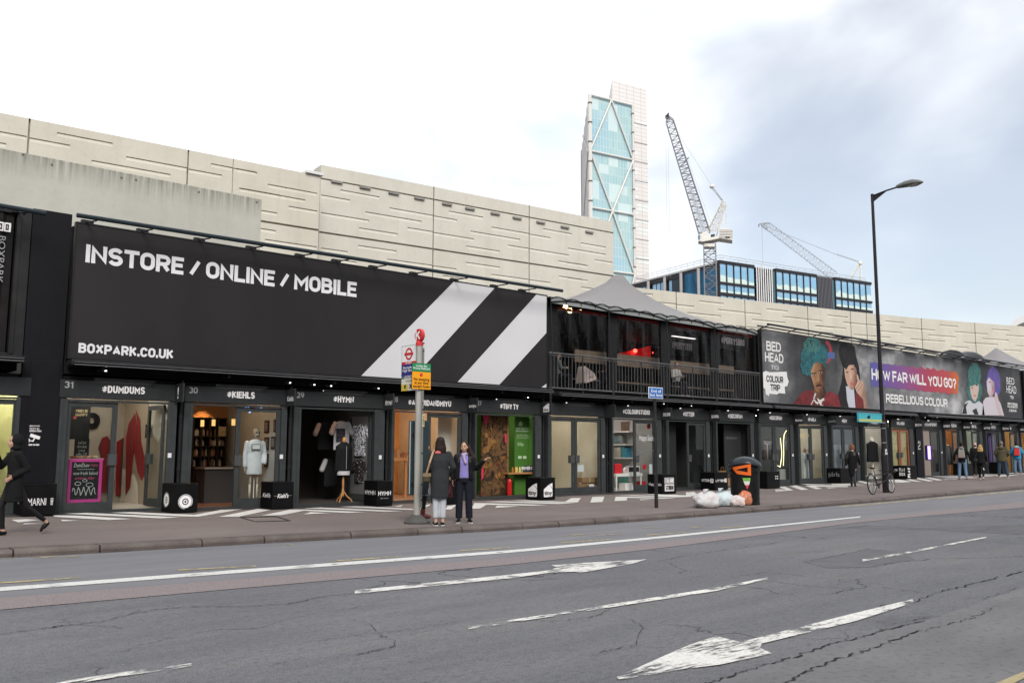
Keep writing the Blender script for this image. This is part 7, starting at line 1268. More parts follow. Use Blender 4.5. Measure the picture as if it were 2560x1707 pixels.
# bicycle leaning behind the lamp post
def bicycle(rear,front,label):
 A_,B_=gpos(*rear),gpos(*front); d=(B_-A_); d.z=0; d.normalize(); n=Vector((-d.y,d.x,0)); WB=(B_-A_).length; r=.335; z0=(A_.z+B_.z)/2; lean=.06; base=A_.copy(); base.z=z0
 bk=empty('bicycle',tuple((A_+B_)/2),label,'bicycle'); T=lambda u,v,z:A_.xy.to_3d()+Vector((0,0,z0+z))+d*u+n*(v+lean*z)
 BKB=M('bike_black',(.012,.012,.013),.35); TYR=M('tyre',(.014,.014,.014),.8); MET=M('bike_metal',(.42,.42,.42),.3,metal=.7)
 for u in(0,WB):
  wh=empty('wheel',tuple(T(u,0,r))); wh.parent=bk; wh.location=T(u,0,r)-bk.location; hub=T(u,0,r)
  e=lambda an,rr,w_=0:hub+d*math.cos(an)*rr+(Vector((0,0,1))+n*lean)*math.sin(an)*rr+n*w_
  mb=MB(); mb.rings([[hub+(d*math.cos(an)+(Vector((0,0,1))+n*lean)*math.sin(an))*(r-.02+.02*math.cos(b))+n*.02*math.sin(b)for b in(2*math.pi*j/8 for j in range(8))]for an in(2*math.pi*k/36 for k in range(37))],cap=False); mb.build('tyre',TYR,wh,smooth=True)
  mb=MB(); mb.path([e(2*math.pi*k/32,r-.045)for k in range(33)],.010,5); mb.build('rim',MET,wh); mb=MB()
  for k in range(20):mb.tube(hub+n*(.025 if k%2 else-.025),e(2*math.pi*k/20,r-.05),.0022,3)
  mb.build('spokes',MET,wh); mb=MB(); mb.tube(hub-n*.05,hub+n*.05,.022,8); mb.build('hub',MET,wh)
 bb_=T(.44,0,.28); st=T(.30,0,.60); hd=T(WB-.20,0,.66); hb=T(WB-.14,0,.48); mb=MB()
 for a,b,rr in((bb_,st,.017),(st,hd,.016),(bb_,hb,.02),(hd,hb,.02),(bb_,T(0,.05,r),.010),(bb_,T(0,-.05,r),.010),(st,T(0,.05,r),.009),(st,T(0,-.05,r),.009)):mb.tube(a,b,rr,8)
 mb.build('frame',BKB,bk); mb=MB(); mb.tube(hb,T(WB-.1,.05,.40),.012,6); mb.tube(T(WB-.1,.05,.44),T(WB,.05,r),.012,6); mb.tube(T(WB-.1,-.05,.44),T(WB,-.05,r),.012,6); mb.build('fork',BKB,bk)
 mb=MB(); mb.tube(st,T(.26,0,.82),.013,6); mb.build('seat_post',MET if False else BKB,bk); mb=MB(); mb.loft([(0,0,0,.01,.01)],4)if False else None; s0=T(.24,0,.84); RG=[]
 for u,w_,h_ in((-.14,.075,.02),(-.08,.08,.03),(.02,.045,.025),(.12,.022,.018),(.15,.012,.008)):RG.append([s0+d*u+n*w_*math.cos(an)+Vector((0,0,h_*math.sin(an)+.01*(u<-.1)))for an in(2*math.pi*j/12 for j in range(12))])
 mb=MB(); mb.rings(RG); mb.build('saddle',BKB,bk,smooth=True); mb=MB(); q=T(WB-.22,0,.74); mb.tube(hd,q,.014,6); mb.tube(q,q+d*.08,.014,6); mb.tube(q+d*.08-n*.29,q+d*.08+n*.29,.013,8); mb.build('handlebar',BKB,bk); mb=MB()
 for s_ in(-1,1):mb.tube(q+d*.08+n*s_*.16,q+d*.14+n*s_*.24-Vector((0,0,.03)),.008,5)
 mb.build('brake_lever',MET,bk); mb=MB(); mb.tube(bb_-n*.05,bb_-n*.045,.095,20); mb.build('chainring',BKB,bk)
 for s_ in(-1,1):mb=MB(); e1=bb_+n*.07*s_; e2=e1+(d*.6*s_-Vector((0,0,.8))).normalized()*.17*s_ if s_>0 else e1+(d*.1+Vector((0,0,-1))).normalized()*.17; mb.tube(e1,e2,.011,6); mb.obox((e2-d*.045).xy,(e2+d*.045).xy,.08,e2.z-.01,e2.z+.012); mb.build('pedal',MET,bk)
 mb=MB(); mb.path([T(.0+.04,0,r+.36),T(-.12,0,r+.34),T(-.3,0,r+.2)],.014,6); mb.build('mudguard',BKB,bk); mb=MB(); mb.path([T(.30,.04,.56),T(-.02,.08,.62),T(-.22,.08,.60),T(0,.08,r)],.007,5); mb.path([T(.30,-.04,.56),T(-.02,-.08,.62),T(-.22,-.08,.60),T(0,-.08,r)],.007,5); mb.path([T(-.22,.08,.60),T(-.22,-.08,.60)],.007,5); mb.build('rear_rack',MET,bk); return bk
bicycle((2182,1236),(2229,1232),'black bicycle with a rear rack parked against the foot of the street lamp')
# ------------------------------------------------------------------ far buildings and cranes
hz=lambda px,py,z:on_z(px,py,z)
def facade_frame(P,Q):
 """local frame on an upright plane through plan points P, Q: u along, n outward (towards the camera)"""
 P=Vector(P[:2]); Q=Vector(Q[:2]); u=(Q-P).normalized(); n=Vector((u.y,-u.x)); n=-n if n.dot(-P)<0 else n; return P,u,n,(Q-P).length
def glassmat(name,c0,c1,cell,mull,rough=.12,mort=.02,pale=(.55,.62,.64)):
 t=NT(name); o=t.tc.outputs['UV']
 br=t.n('TexBrick'); br.offset=0; br.inputs['Color1'].default_value=(*c0,1); br.inputs['Color2'].default_value=(*c1,1); br.inputs['Mortar'].default_value=(*mull,1); br.inputs['Scale'].default_value=1; br.inputs['Mortar Size'].default_value=mort; br.inputs['Brick Width'].default_value=cell[0]; br.inputs['Row Height'].default_value=cell[1]; br.inputs['Bias'].default_value=0; t.link(o,br.inputs['Vector'])
 mp=t.n('Mapping'); mp.inputs['Scale'].default_value=(.9/cell[0]*.33,1/cell[1],1); t.link(o,mp.inputs[0]); sn=t.n('VectorMath',operation='FLOOR'); t.link(mp.outputs[0],sn.inputs[0]); wn=t.n('TexWhiteNoise'); t.link(sn.outputs[0],wn.inputs[0])
 big=t.noise(o,.035,3,.5,.3); c=t.mix(t.rng(big,.40,.62),br.outputs[0],pale); c=t.mix(t.math('MULTIPLY',t.rng(wn.outputs[0],.80,.86),.55),c,(.62,.70,.70)); c=t.mix(br.outputs['Fac'],c,mull); t.base(c,rough); return t.m
def uvquad(name,pts,uv,mat,parent):
 mb=MB(); mb.face(pts); o=mb.build(name,mat,parent,flip=False); l=o.data.uv_layers.new(name='UVMap')
 for i,c in enumerate(uv):l.data[i].uv=c
 return o
 # glass tower
tz=150.0; A0,A1,A2=hz(1472,238,tz),hz(1579,265,tz),hz(1453,385,tz); S0,S1=hz(1530,201,170.),hz(1616,224,170.)
tw_=empty('glass_tower',(A0.x,A0.y,0),'tall pale blue glass office tower with white diagonal bracing','tower'); P,u,n,w=facade_frame(A0,A1)
TG=glassmat('tower_glass',(.30,.445,.455),(.36,.50,.505),(1.5,3.9),(.46,.55,.55),.25,.10,pale=(.27,.43,.53)); WH=M('tower_white',(.58,.565,.54),.5); PALE=glassmat('tower_panels',(.58,.56,.55),(.61,.585,.575),(4.2,1.9),(.46,.42,.415),.6,.14,pale=(.60,.58,.57))
pt=lambda s,z,d=0.:(P.x+u.x*s+n.x*d,P.y+u.y*s+n.y*d,z)
uvquad('glazing',[pt(0,0),pt(w,0),pt(w,tz),pt(0,tz)],[(0,0),(w,0),(w,tz),(0,tz)],TG,tw_)
P2_,u2,n2,w2=facade_frame(A2,A0); pt2=lambda s,z,d=0.:(P2_.x+u2.x*s+n2.x*d,P2_.y+u2.y*s+n2.y*d,z)
uvquad('side_glazing',[pt2(0,0),pt2(w2-.01,0),pt2(w2-.01,tz),pt2(0,tz)],[(0,0),(w2,0),(w2,tz),(0,tz)],PALE,tw_)
mb=MB(); mb.face([pt(0,tz),pt(w,tz),(A2.x+u.x*w,A2.y+u.y*w,tz),(A2.x,A2.y,tz)]); mb.face([pt(w,0),(A2.x+u.x*w,A2.y+u.y*w,0),(A2.x+u.x*w,A2.y+u.y*w,tz),pt(w,tz)]); mb.build('roof',WH,tw_)
hrow=lambda py:z_at(1475,py,A0.x,A0.y); k1,k2,k3=hrow(378),hrow(519),hrow(672); zl=[tz,k1,k2,k3]
def brace(a,b,r,name='brace'):mb=MB(); mb.tube(pt(a[0],a[1],.7),pt(b[0],b[1],.7),r,6); mb.build(name,WH,tw_)
for z in zl:brace((0,z),(w,z),.38,'ring_beam')
brace((0,0),(0,tz),.75,'corner_column'); brace((w,0),(w,tz),.42,'corner_column')
brace((w*.5,tz),(0,k1),.40); brace((w*.5,tz),(w,k1),.40); brace((0,k1),(w*.5,k2),.40); brace((w,k1),(w*.5,k2),.40); brace((w*.5,k2),(w,k3),.40); brace((w*.5,k2),(0,k3),.40); brace((w,k3),(w*.5,k3-40),.40); brace((0,k3),(w*.5,k3-40),.40)
mb=MB()
for i in range(16):z=tz-4-i*8.5; mb.lathe(pt(0,z,.7),[(.95,0),(.95,.5)],8); mb.lathe(pt(w,z,.7),[(.62,0),(.62,.4)],8)
mb.build('clamp',M('clamp_dark',(.12,.10,.10),.6),tw_)
for k in range(6):s=w2*(.08+.15*k); mb=MB(); mb.tube(pt2(s,0,.3),pt2(s,tz,.3),.14 if k else .3,5); mb.build('fin',M('fin_grey',(.54,.52,.51),.6),tw_)
for s0,z0,s1,z1 in((w2,k1,w2*.35,tz),(w2,k1,w2*.2,k2),(w2,k3,w2*.2,k2)):mb=MB(); mb.tube(pt2(s0,z0,.5),pt2(s1,z1,.5),.3,5); mb.build('brace',M('fin_grey',(.54,.52,.51),.6),tw_)
P3,u3,n3,w3=facade_frame(S0,S1); L0=P3-u3*4; q3=lambda s,z,d=0.:(P3.x+u3.x*s+n3.x*d,P3.y+u3.y*s+n3.y*d,z)
uvquad('slab_front',[q3(0,0),q3(w3,0),q3(w3,170),q3(0,170)],[(0,0),(w3,0),(w3,170),(0,170)],PALE,tw_)
dv=(A2-A0).xy.normalized(); qb=lambda s,z:(q3(s,z)[0]+dv.x*26,q3(s,z)[1]+dv.y*26,z); mb=MB(); mb.face([q3(w3,0),qb(w3,0),qb(w3,170),q3(w3,170)]); mb.face([qb(0,0),q3(0,0),q3(0,170),qb(0,170)]); mb.face([q3(0,170),q3(w3,170),qb(w3,170),qb(0,170)]); mb.build('slab_side',WH,tw_)
mb=MB()
for i in range(16):z=152-i*9.2; mb.hexa([q3(0,z,.01),q3(w3,z,.01),q3(w3,z,.25),q3(0,z,.25),q3(0,z+.42,.01),q3(w3,z+.42,.01),q3(w3,z+.42,.25),q3(0,z+.42,.25)])
mb.build('slab_band',M('band_greypink',(.44,.40,.395),.6),tw_)
# glass office block with louvred bays
ZR=38.0; O0,O1,O2=hz(1797,652,ZR),hz(2176,707.5,ZR),hz(1606,701,ZR); of=empty('office_block',(O0.x,O0.y,0),'glass office block with dark bands and striped louvre bays behind the viaduct wall','office block')
P,u,n,w=facade_frame(O0,O1); f=lambda s,z,d=0.:(P.x+u.x*s+n.x*d,P.y+u.y*s+n.y*d,z)
def sfx(px,py=690):
 q=ray(px,py); det=q.x*-u.y+u.x*q.y; return(q.x*P.y-q.y*P.x)/det*1.0
def s_of(px):
 q=ray(px,690); den=q.x*u.y-q.y*u.x; return(q.y*P.x-q.x*P.y)/den
zc=lambda py:z_at(1797,py,O0.x,O0.y)
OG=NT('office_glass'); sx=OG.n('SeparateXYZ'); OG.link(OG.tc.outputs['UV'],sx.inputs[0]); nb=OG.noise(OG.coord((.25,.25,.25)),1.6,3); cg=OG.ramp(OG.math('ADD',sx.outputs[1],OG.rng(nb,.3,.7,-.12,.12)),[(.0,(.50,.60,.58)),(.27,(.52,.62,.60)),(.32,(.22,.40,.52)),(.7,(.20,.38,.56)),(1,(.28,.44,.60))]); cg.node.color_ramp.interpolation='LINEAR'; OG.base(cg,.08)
DBAND=M('office_dark',(.026,.025,.030),.5); LOUV=M('louvre_pale',(.62,.62,.63),.5)
body=MB(); E_=Vector((O2.x,O2.y)); back=lambda s,z:f(s,z,-14)
body.hexa([f(0,0,-.6),f(w,0,-.6),f(w,0,-14),f(0,0,-14),f(0,ZR-.3,-.6),f(w,ZR-.3,-.6),f(w,ZR-.3,-14),f(0,ZR-.3,-14)]); body.build('core',M('office_core',(.035,.05,.065),.5),of)
rows=[(zc(704),zc(657.5)),(zc(730.5),zc(709.5)),(zc(755),zc(737.5)),(zc(780),zc(762))]; bands=[(zc(657.5),zc(650.5)),(zc(709.5),zc(704)),(zc(737.5),zc(730.5)),(zc(762),zc(755))]
def bay(pa,pb_,panes,side=False):
 a,b=s_of(pa),s_of(pb_);
 for z0,z1 in bands:mb=MB(); mb.hexa([f(a,z0,-.6),f(b,z0,-.6),f(b,z0,.25),f(a,z0,.25),f(a,z1,-.6),f(b,z1,-.6),f(b,z1,.25),f(a,z1,.25)]); mb.build('floor_band',DBAND,of)
 for z0,z1 in rows:
  for i in range(panes):
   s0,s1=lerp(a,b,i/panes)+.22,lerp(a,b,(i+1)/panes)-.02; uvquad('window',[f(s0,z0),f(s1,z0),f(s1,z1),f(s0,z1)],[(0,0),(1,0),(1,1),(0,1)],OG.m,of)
  for i in range(panes):s0=lerp(a,b,i/panes); MB().hexa([f(s0,z0,-.4),f(s0+.22,z0,-.4),f(s0+.22,z0,.18),f(s0,z0,.18),f(s0,z1,-.4),f(s0+.22,z1,-.4),f(s0+.22,z1,.18),f(s0,z1,.18)]).build('mullion',DBAND,of)
def louvre(pa,pb_,mat,gapmat,nfin=10,ztop=None):
 a,b=s_of(pa),s_of(pb_); zt_=ztop or zc(655); mb=MB(); mb.hexa([f(a,0,-.6),f(b,0,-.6),f(b,0,.1),f(a,0,.1),f(a,zt_,-.6),f(b,zt_,-.6),f(b,zt_,.1),f(a,zt_,.1)]); g=mb.build('louvre_bay',gapmat,of); mb=MB()
 for i in range(nfin):s0=lerp(a,b,(i+.25)/nfin); s1=lerp(a,b,(i+.65)/nfin); mb.hexa([f(s0,0,.1),f(s1,0,.1),f(s1,0,.2),f(s0,0,.2),f(s0,zt_+.3,.1),f(s1,zt_+.3,.1),f(s1,zt_+.3,.2),f(s0,zt_+.3,.2)])
 mb.build('louvre_fins',mat,g)
bay(1797,1885,5); louvre(1888,1931,LOUV,BLACK,8); bay(1938,2040,6); louvre(2041,2079,M('louvre_dark',(.10,.10,.115),.5),DBAND,11); bay(2085,2176,6)
for pa,pb_ in((1931.5,1938),(2079.5,2085)):a,b=s_of(pa),s_of(pb_); mb=MB(); mb.hexa([f(a,0,-.6),f(b,0,-.6),f(b,0,-.05),f(a,0,-.05),f(a,ZR-.5,-.6),f(b,ZR-.5,-.6),f(b,ZR-.5,-.05),f(a,ZR-.5,-.05)]); mb.build('corner_glazing',M('glazing_deep',(.05,.11,.13),.1),of)
# left wing with columns and blue netting
P4,u4,n4,w4=facade_frame(O2,O0); g4=lambda s,z,d=0.:(P4.x+u4.x*s+n4.x*d,P4.y+u4.y*s+n4.y*d,z)
def s4(px):
 q=ray(px,700); den=q.x*u4.y-q.y*u4.x; return(q.y*P4.x-q.x*P4.y)/den
zL=lambda k:ZR-k
def hx4(a,b,z0,z1,d0,d1):return MB().hexa([g4(a,z0,d0),g4(b,z0,d0),g4(b,z0,d1),g4(a,z0,d1),g4(a,z1,d0),g4(b,z1,d0),g4(b,z1,d1),g4(a,z1,d1)])
EL=s4(1586); hx4(EL-6,w4-.4,ZR-.45,ZR-.1,-.5,.3).build('roof_beam',M('beam_pale',(.42,.41,.40),.6),of); hx4(EL-6,s4(1708),ZR-1.5,ZR-.46,-.5,.2).build('floor_band',DBAND,of); hx4(EL-6,s4(1708),26.8,28,-.5,.2).build('floor_band',DBAND,of); hx4(EL-6,w4-.4,0,ZR-.8,-3,-.55).build('core',MATS['office_core'],of)
for pa,pb_,k in((1588,1622,4),(1630,1661,3),(1671,1703,3)):
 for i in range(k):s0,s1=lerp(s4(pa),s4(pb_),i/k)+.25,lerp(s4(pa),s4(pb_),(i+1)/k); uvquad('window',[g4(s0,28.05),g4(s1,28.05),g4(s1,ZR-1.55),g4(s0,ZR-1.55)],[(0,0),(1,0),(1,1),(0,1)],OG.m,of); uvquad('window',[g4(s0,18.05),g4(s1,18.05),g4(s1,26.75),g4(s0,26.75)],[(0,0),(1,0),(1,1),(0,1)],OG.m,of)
for px in(1626,1667,1708,1752):s=s4(px); mb=MB(); mb.tube(g4(s,0,.6),g4(s,ZR-.7,.6),.32,10); mb.build('column',M('column_grey',(.34,.32,.32),.6),of)
NET=NT('netting_blue'); NET.base(NET.ramp(NET.noise(NET.coord((1,1,.35)),.9,6,.7),[(.3,(.010,.045,.10)),(.55,(.02,.11,.21)),(.75,(.05,.17,.27))]),.7); hx4(s4(1712),w4-.45,30.6,ZR-1.2,-.4,.1).build('netting',NET.m,of); hx4(s4(1712),w4-.45,20,29.2,-.4,.1).build('netting',NET.m,of); hx4(s4(1712),s4(1752),29.25,30.5,-.3,.4).build('truss_beam',M('beam_white',(.5,.5,.5),.6),of)
for s_,(a,b)in((0,(EL-6,w4)),):
 mb=MB(); mb.path([g4(a,ZR+1.2,-.4),g4(w4,ZR+1.2,-.4),f(w,ZR+1.2,-1.2)],.05,4); mb.path([g4(a,ZR+.7,-.4),g4(w4,ZR+.7,-.4),f(w,ZR+.7,-1.2)],.04,4)
 for i in range(18):q=g4(lerp(a,w4,i/17),ZR-.1,-.4); mb.tube(q,(q[0],q[1],ZR+1.2),.04,4)
 for i in range(22):q=f(lerp(0,w,i/21),ZR-.5,-1.2); mb.tube(q,(q[0],q[1],ZR+1.2),.04,4)
 mb.build('roof_rail',M('rail_pale',(.40,.40,.42),.5),of)
 # cranes: built in an upright plane square to the line of sight
CRW=M('crane_white',(.62,.60,.55),.5); CRG=M('crane_grey',(.17,.17,.185),.5); CRJ=M('crane_jib',(.24,.24,.26),.5); CRD=M('crane_dark',(.05,.055,.06),.5)
class Plane:
 def __init__(s,px,dist):
  q=ray(px,700); s.h=Vector((q.x,q.y,0)).normalized(); s.r=Vector((s.h.y,-s.h.x,0)); s.d=dist; s.o=s.h*dist
 def __call__(s,px,py,off=0.0):
  q=ray(px,py); t=s.d/q.dot(s.h); p=EYE+q*t; return p+s.h*off
def lattice(mb,A,B,w0,w1,dep,n,r,up=Vector((0,0,1)),side=None):
 A,B=Vector(A),Vector(B); ax=(B-A).normalized(); sd=side.normalized(); up=ax.cross(sd).normalized(); C=[]
 for i in range(n+1):
  c=A.lerp(B,i/n); hw=lerp(w0,w1,i/n)/2; C.append([c+sd*sx*dep/2+up*sy*hw for sx,sy in((-1,-1),(1,-1),(1,1),(-1,1))])
 for p,q in zip(C,C[1:]):
  for k in range(4):mb.tube(p[k],q[k],r,4,cap=False)
 for i,(p,q)in enumerate(zip(C,C[1:])):
  for k in range(4):
   a,b=(p[k],q[(k+1)%4])if(i+k)%2 else(p[(k+1)%4],q[k]); mb.tube(a,b,r*.62,4,cap=False); mb.tube(q[k],q[(k+1)%4],r*.55,4,cap=False)
 return mb
pc=Plane(1774,118); c1=empty('tower_crane',tuple(Vector((pc.o.x,pc.o.y,0))),'tall white luffing tower crane with a steep lattice jib beside the glass tower','crane'); zc1=zoom(1640,280,4.3545)
cz=lambda x,y,o=0.:pc(*zc1(x,y),o); top=pc(1774,612); mb=MB(); lattice(mb,Vector((top.x,top.y,0)),top,1.55,1.55,1.55,26,.085,side=pc.h); mb.build('mast',CRG,c1)
mb=MB(); a=cz(525,1450); b=cz(640,1480); mb.hexa([cz(525,1480,-.8),cz(640,1480,-.8),cz(640,1480,.8),cz(525,1480,.8),cz(520,1445,-.8),cz(640,1445,-.8),cz(640,1445,.8),cz(520,1445,.8)]); mb.build('slew_ring',CRW,c1)
def slab(pts,d,mat,name):mb=MB(); mb.prism([cz(x,y,-d)for x,y in pts],pc.h*2*d); return mb.build(name,mat,c1)
slab([(470,1420),(505,1430),(690,1395),(690,1370),(505,1395)],1.0,CRW,'deck'); slab([(505,1325),(570,1330),(570,1400),(500,1410)],.8,CRW,'machinery_house'); slab([(455,1355),(500,1340),(500,1425),(460,1425)],.8,CRW,'cab'); slab([(456,1362),(482,1352),(484,1405),(458,1405)],.82,M('cab_glass',(.16,.2,.26),.2),'cab_window'); slab([(690,1290),(832,1295),(830,1415),(690,1395)],1.1,CRW,'counterweight'); slab([(755,1378),(800,1376),(800,1398),(755,1400)],1.12,CRD,'counterweight_slot'); slab([(595,1345),(640,1340),(640,1385),(595,1390)],.6,CRD,'winch')
mb=MB()
for i in range(6):y=1308+i*17; mb.tube(cz(690,y,-1.12),cz(832,y+3,-1.12),.03,4)
mb.build('counterweight_joints',CRG,c1)
tip=cz(122,55); foot=cz(530,1325); mb=MB(); A_=cz(152,110); lattice(mb,foot,A_,1.45,1.0,1.3,34,.060,side=pc.h); lattice(mb,A_,tip,1.0,.35,.9,3,.045,side=pc.h); mb.build('jib',CRJ,c1); slab([(100,60),(142,20),(140,55),(118,72)],.5,CRD,'jib_head')
mb=MB(); ap=cz(740,985); lattice(mb,cz(610,1320),ap,1.3,.5,1.2,10,.05,side=pc.h); mb.tube(cz(720,1020,-.5),cz(722,1290,-.5),.06,5); mb.tube(cz(762,1020,.5),cz(768,1290,.5),.06,5); mb.tube(cz(700,1035),cz(775,1020),.09,5); mb.build('a_frame',CRW,c1)
CBL=M('cable_grey',(.35,.35,.37),.5); mb=MB(); pul=cz(610,812)
for o_ in(-.3,.3):mb.tube(cz(740,985,o_),pul+pc.h*o_,.035,4); mb.tube(cz(725,975,o_),cz(612,830,o_),.03,4)
mb.tube(pul,cz(160,110),.018,4); mb.tube(cz(350,520),cz(605,1240),.014,4)
for x0,x1 in((105,128),(128,155)):mb.tube(cz(x0,100),cz(x1,1800),.016,4)
mb.build('cables',CBL,c1); mb=MB(); mb.ell(pul,(.35,.35,.3)); mb.build('pulley_block',CRW,c1); mb=MB(); mb.tube(cz(318,530),cz(355,498),.09,5); mb.build('jib_strut',CRG,c1)
# second crane behind the office block
pd=Plane(2050,235); c2_=empty('tower_crane',tuple(Vector((pd.o.x,pd.o.y,0))),'smaller pale crane with a low lattice jib rising behind the office block','crane'); zd=lambda x,y,o=0.:pd(1580+x/3.36,540+y/3.36,o)
mb=MB(); lattice(mb,zd(1700,505),zd(1150,90),2.2,1.8,1.4,24,.042,side=pd.h); lattice(mb,zd(1150,90),zd(1088,72),2.0,.5,1.2,3,.08,side=pd.h); mb.build('jib',M('crane_pale',(.36,.38,.41),.5),c2_)
mb=MB(); mb.path([zd(1068,92),zd(1062,78),zd(1075,66),zd(1088,70)],.12,4); mb.build('jib_head',CRG,c2_); mb=MB(); mb.tube(zd(1088,72),zd(1720,325),.06,4); mb.tube(zd(1720,325),zd(1915,390),.07,4); mb.tube(zd(1720,318),zd(1905,382),.05,4); mb.tube(zd(1090,80),zd(1100,400),.045,4); mb.build('cables',CBL,c2_)
mb=MB(); mb.tube(zd(1840,520),zd(1912,395),.28,6); mb.tube(zd(1922,540),zd(1918,395),.25,6); mb.ell(zd(1916,398),(.5,.5,.6)); mb.build('a_frame',CRW,c2_); mb=MB(); q=zd(1800,540); mb.tube((q.x,q.y,0),q,1.0,8); mb.build('mast',CRG,c2_)
# pale arched roof at the far right edge
ar=empty('arched_roof',(90,40,0),'pale arched white roof showing above the viaduct wall at the right edge','building'); mb=MB(); pe=Plane(2545,120); RG=[]
for i in range(13):
 an=R(lerp(0,90,i/12)); c=pe(2526+60*(1-math.cos(an))*1.15,818-34*math.sin(an)); RG.append([c,c+pe.h*30,c+pe.h*30+Vector((0,0,-.8)),c+Vector((0,0,-.8))])
mb.rings(RG); mb.build('roof_shell',M('arch_white',(.62,.62,.62),.5),ar)
# ------------------------------------------------------------------ people
SKIN=lambda n,c:M('skin_'+n,c,.55,var=.08,vs=9)
FAIR,TAN,DEEP=SKIN('fair',(.42,.25,.185)),SKIN('warm',(.40,.235,.155)),SKIN('brown',(.24,.13,.085))
def cloth(name,col,var=.15,vs=6,rough=.85,bump=.25):return M(name,col,rough,var=var,vs=vs,bump=bump,bs=14)
class Fig:
 """one figure: x = its right, y = the way it faces, z = up; joints in metres for a 1.70 m adult, scaled to H"""
 def __init__(s,pos,face,H,label,skin,J=None,lean=0.0,vox=.013,hands=True,group=None,cat='person',headturn=0.0,feet=True):
  s.k=H/1.70; s.J=dict(head=(0,.02,1.585),neck=(0,.0,1.42),chest=(0,0,1.27),waist=(0,0,1.07),hips=(0,0,.93),shL=(-.165,0,1.375),elL=(-.215,-.02,1.10),waL=(-.225,.04,.86),shR=(.165,0,1.375),elR=(.215,-.02,1.10),waR=(.225,.04,.86),
  hiL=(-.085,0,.90),knL=(-.09,.025,.49),anL=(-.095,-.01,.085),toL=(-.11,.14,.03),hiR=(.085,0,.90),knR=(.09,.025,.49),anR=(.095,-.01,.085),toR=(.11,.14,.03),hdL=None,hdR=None)
  if J:s.J.update(J)
  for n,v in s.J.items():
   if v is not None:v=Vector(v); s.J[n]=Vector((v.x,v.y+lean*max(0,v.z-.9),v.z))*s.k
  s.face=math.atan2(-face[0],face[1]); s.pos=Vector(pos); s.vox=vox; j=s.J; k=s.k; mb=MB(); c=mb.cap
  hr=Matrix.Rotation(headturn,3,'Z'); h=j['head']; s.hr=hr; s.h=h
  HV=lambda x,y,z:h+hr@(Vector((x,y,z))*k); s.HV=HV
  mb.ell(HV(0,-.008,.02),(.074*k,.092*k,.098*k),16,12,hr); mb.ell(HV(0,.025,-.045),(.058*k,.066*k,.070*k),14,10,hr); mb.ell(HV(0,.062,-.085),(.026*k,.024*k,.024*k),8,6,hr); mb.cap(HV(0,.088,.012),HV(0,.102,-.022),.010*k,.016*k); mb.ell(HV(0,.092,-.058),(.022*k,.010*k,.010*k),8,6,hr)
  for sx in(-1,1):mb.ell(HV(sx*.075,0,-.01),(.010*k,.022*k,.032*k),8,6,hr); mb.ell(HV(sx*.04,.06,-.03),(.026*k,.022*k,.024*k),8,6,hr)
  c(HV(0,-.01,-.06),j['neck'],.050*k,.056*k); c(j['neck'],j['chest'],.07*k,.10*k)
  mb.loft([(*(j['neck']*1)[:2],j['neck'].z-.01,.06*k,.055*k),(*j['chest'][:2],j['chest'].z+.07*k,.155*k,.085*k),(*j['chest'][:2],j['chest'].z-.05*k,.150*k,.105*k),(*j['waist'][:2],j['waist'].z,.125*k,.090*k),(*j['hips'][:2],j['hips'].z,.155*k,.112*k),(*j['hips'][:2],j['hips'].z-.09*k,.12*k,.10*k)])
  for q in 'LR':
   sg=-1 if q=='L' else 1
   c(j['sh'+q],j['el'+q],.047*k,.038*k); c(j['el'+q],j['wa'+q],.038*k,.026*k); c(j['hi'+q],j['kn'+q],.082*k,.054*k); c(j['kn'+q],j['an'+q],.054*k,.034*k); c(j['an'+q]-Vector((0,.03*k,.04*k)),j['to'+q],.036*k,.026*k)
   if hands:
    w=j['wa'+q]; d=(Vector(j['hd'+q])if j['hd'+q]is not None else(w-j['el'+q])).normalized(); side=d.cross(Vector((0,1,0.01)))
    side=(Vector((0,1,0))-d*d.y).normalized()if abs(d.y)<.9 else(Vector((0,0,1))-d*d.z).normalized(); nrm=d.cross(side).normalized(); pc_=w+d*.05*k
    rot=Matrix((side,nrm,d)).transposed(); mb.ell(pc_,(.040*k,.017*k,.052*k),10,8,rot); inn=nrm*(-sg if nrm.x*sg>0 else sg)
    for i,(o_,ln)in enumerate(((.030,.070),(.011,.080),(-.009,.074),(-.028,.058))):
     b=pc_+d*.042*k+side*o_*k; m_=b+(d*.9+inn*.25+side*o_*2.2).normalized()*ln*.55*k; e=m_+(d*.7+inn*.6).normalized()*ln*.5*k; c(b,m_,.0095*k,.0085*k,6); c(m_,e,.0085*k,.0068*k,6)
    b=w+d*.03*k+side*.030*k; m_=b+(d*.6+side*.8+inn*.2).normalized()*.040*k; c(b,m_,.012*k,.010*k,6); c(m_,m_+(d*.9+side*.3+inn*.3).normalized()*.030*k,.010*k,.008*k,6)
  s.o=s._b('person',mb,skin,None); s.o.location=s.pos; s.o.rotation_euler=(0,0,s.face); tag(s.o,label,cat,group); remesh(s.o,vox if vox>.02 else min(vox,.010)if hands and vox<.012 else vox,3)
 def _b(s,name,mb,mat,par):
  o=mb.build(name,mat,par,local=True,smooth=True); return o
 def add(s,name,mb,mat,vox=None,sm=3):
  o=s._b(name,mb,mat,s.o)
  if vox is not False:remesh(o,vox or s.vox*1.25,sm)
  return o
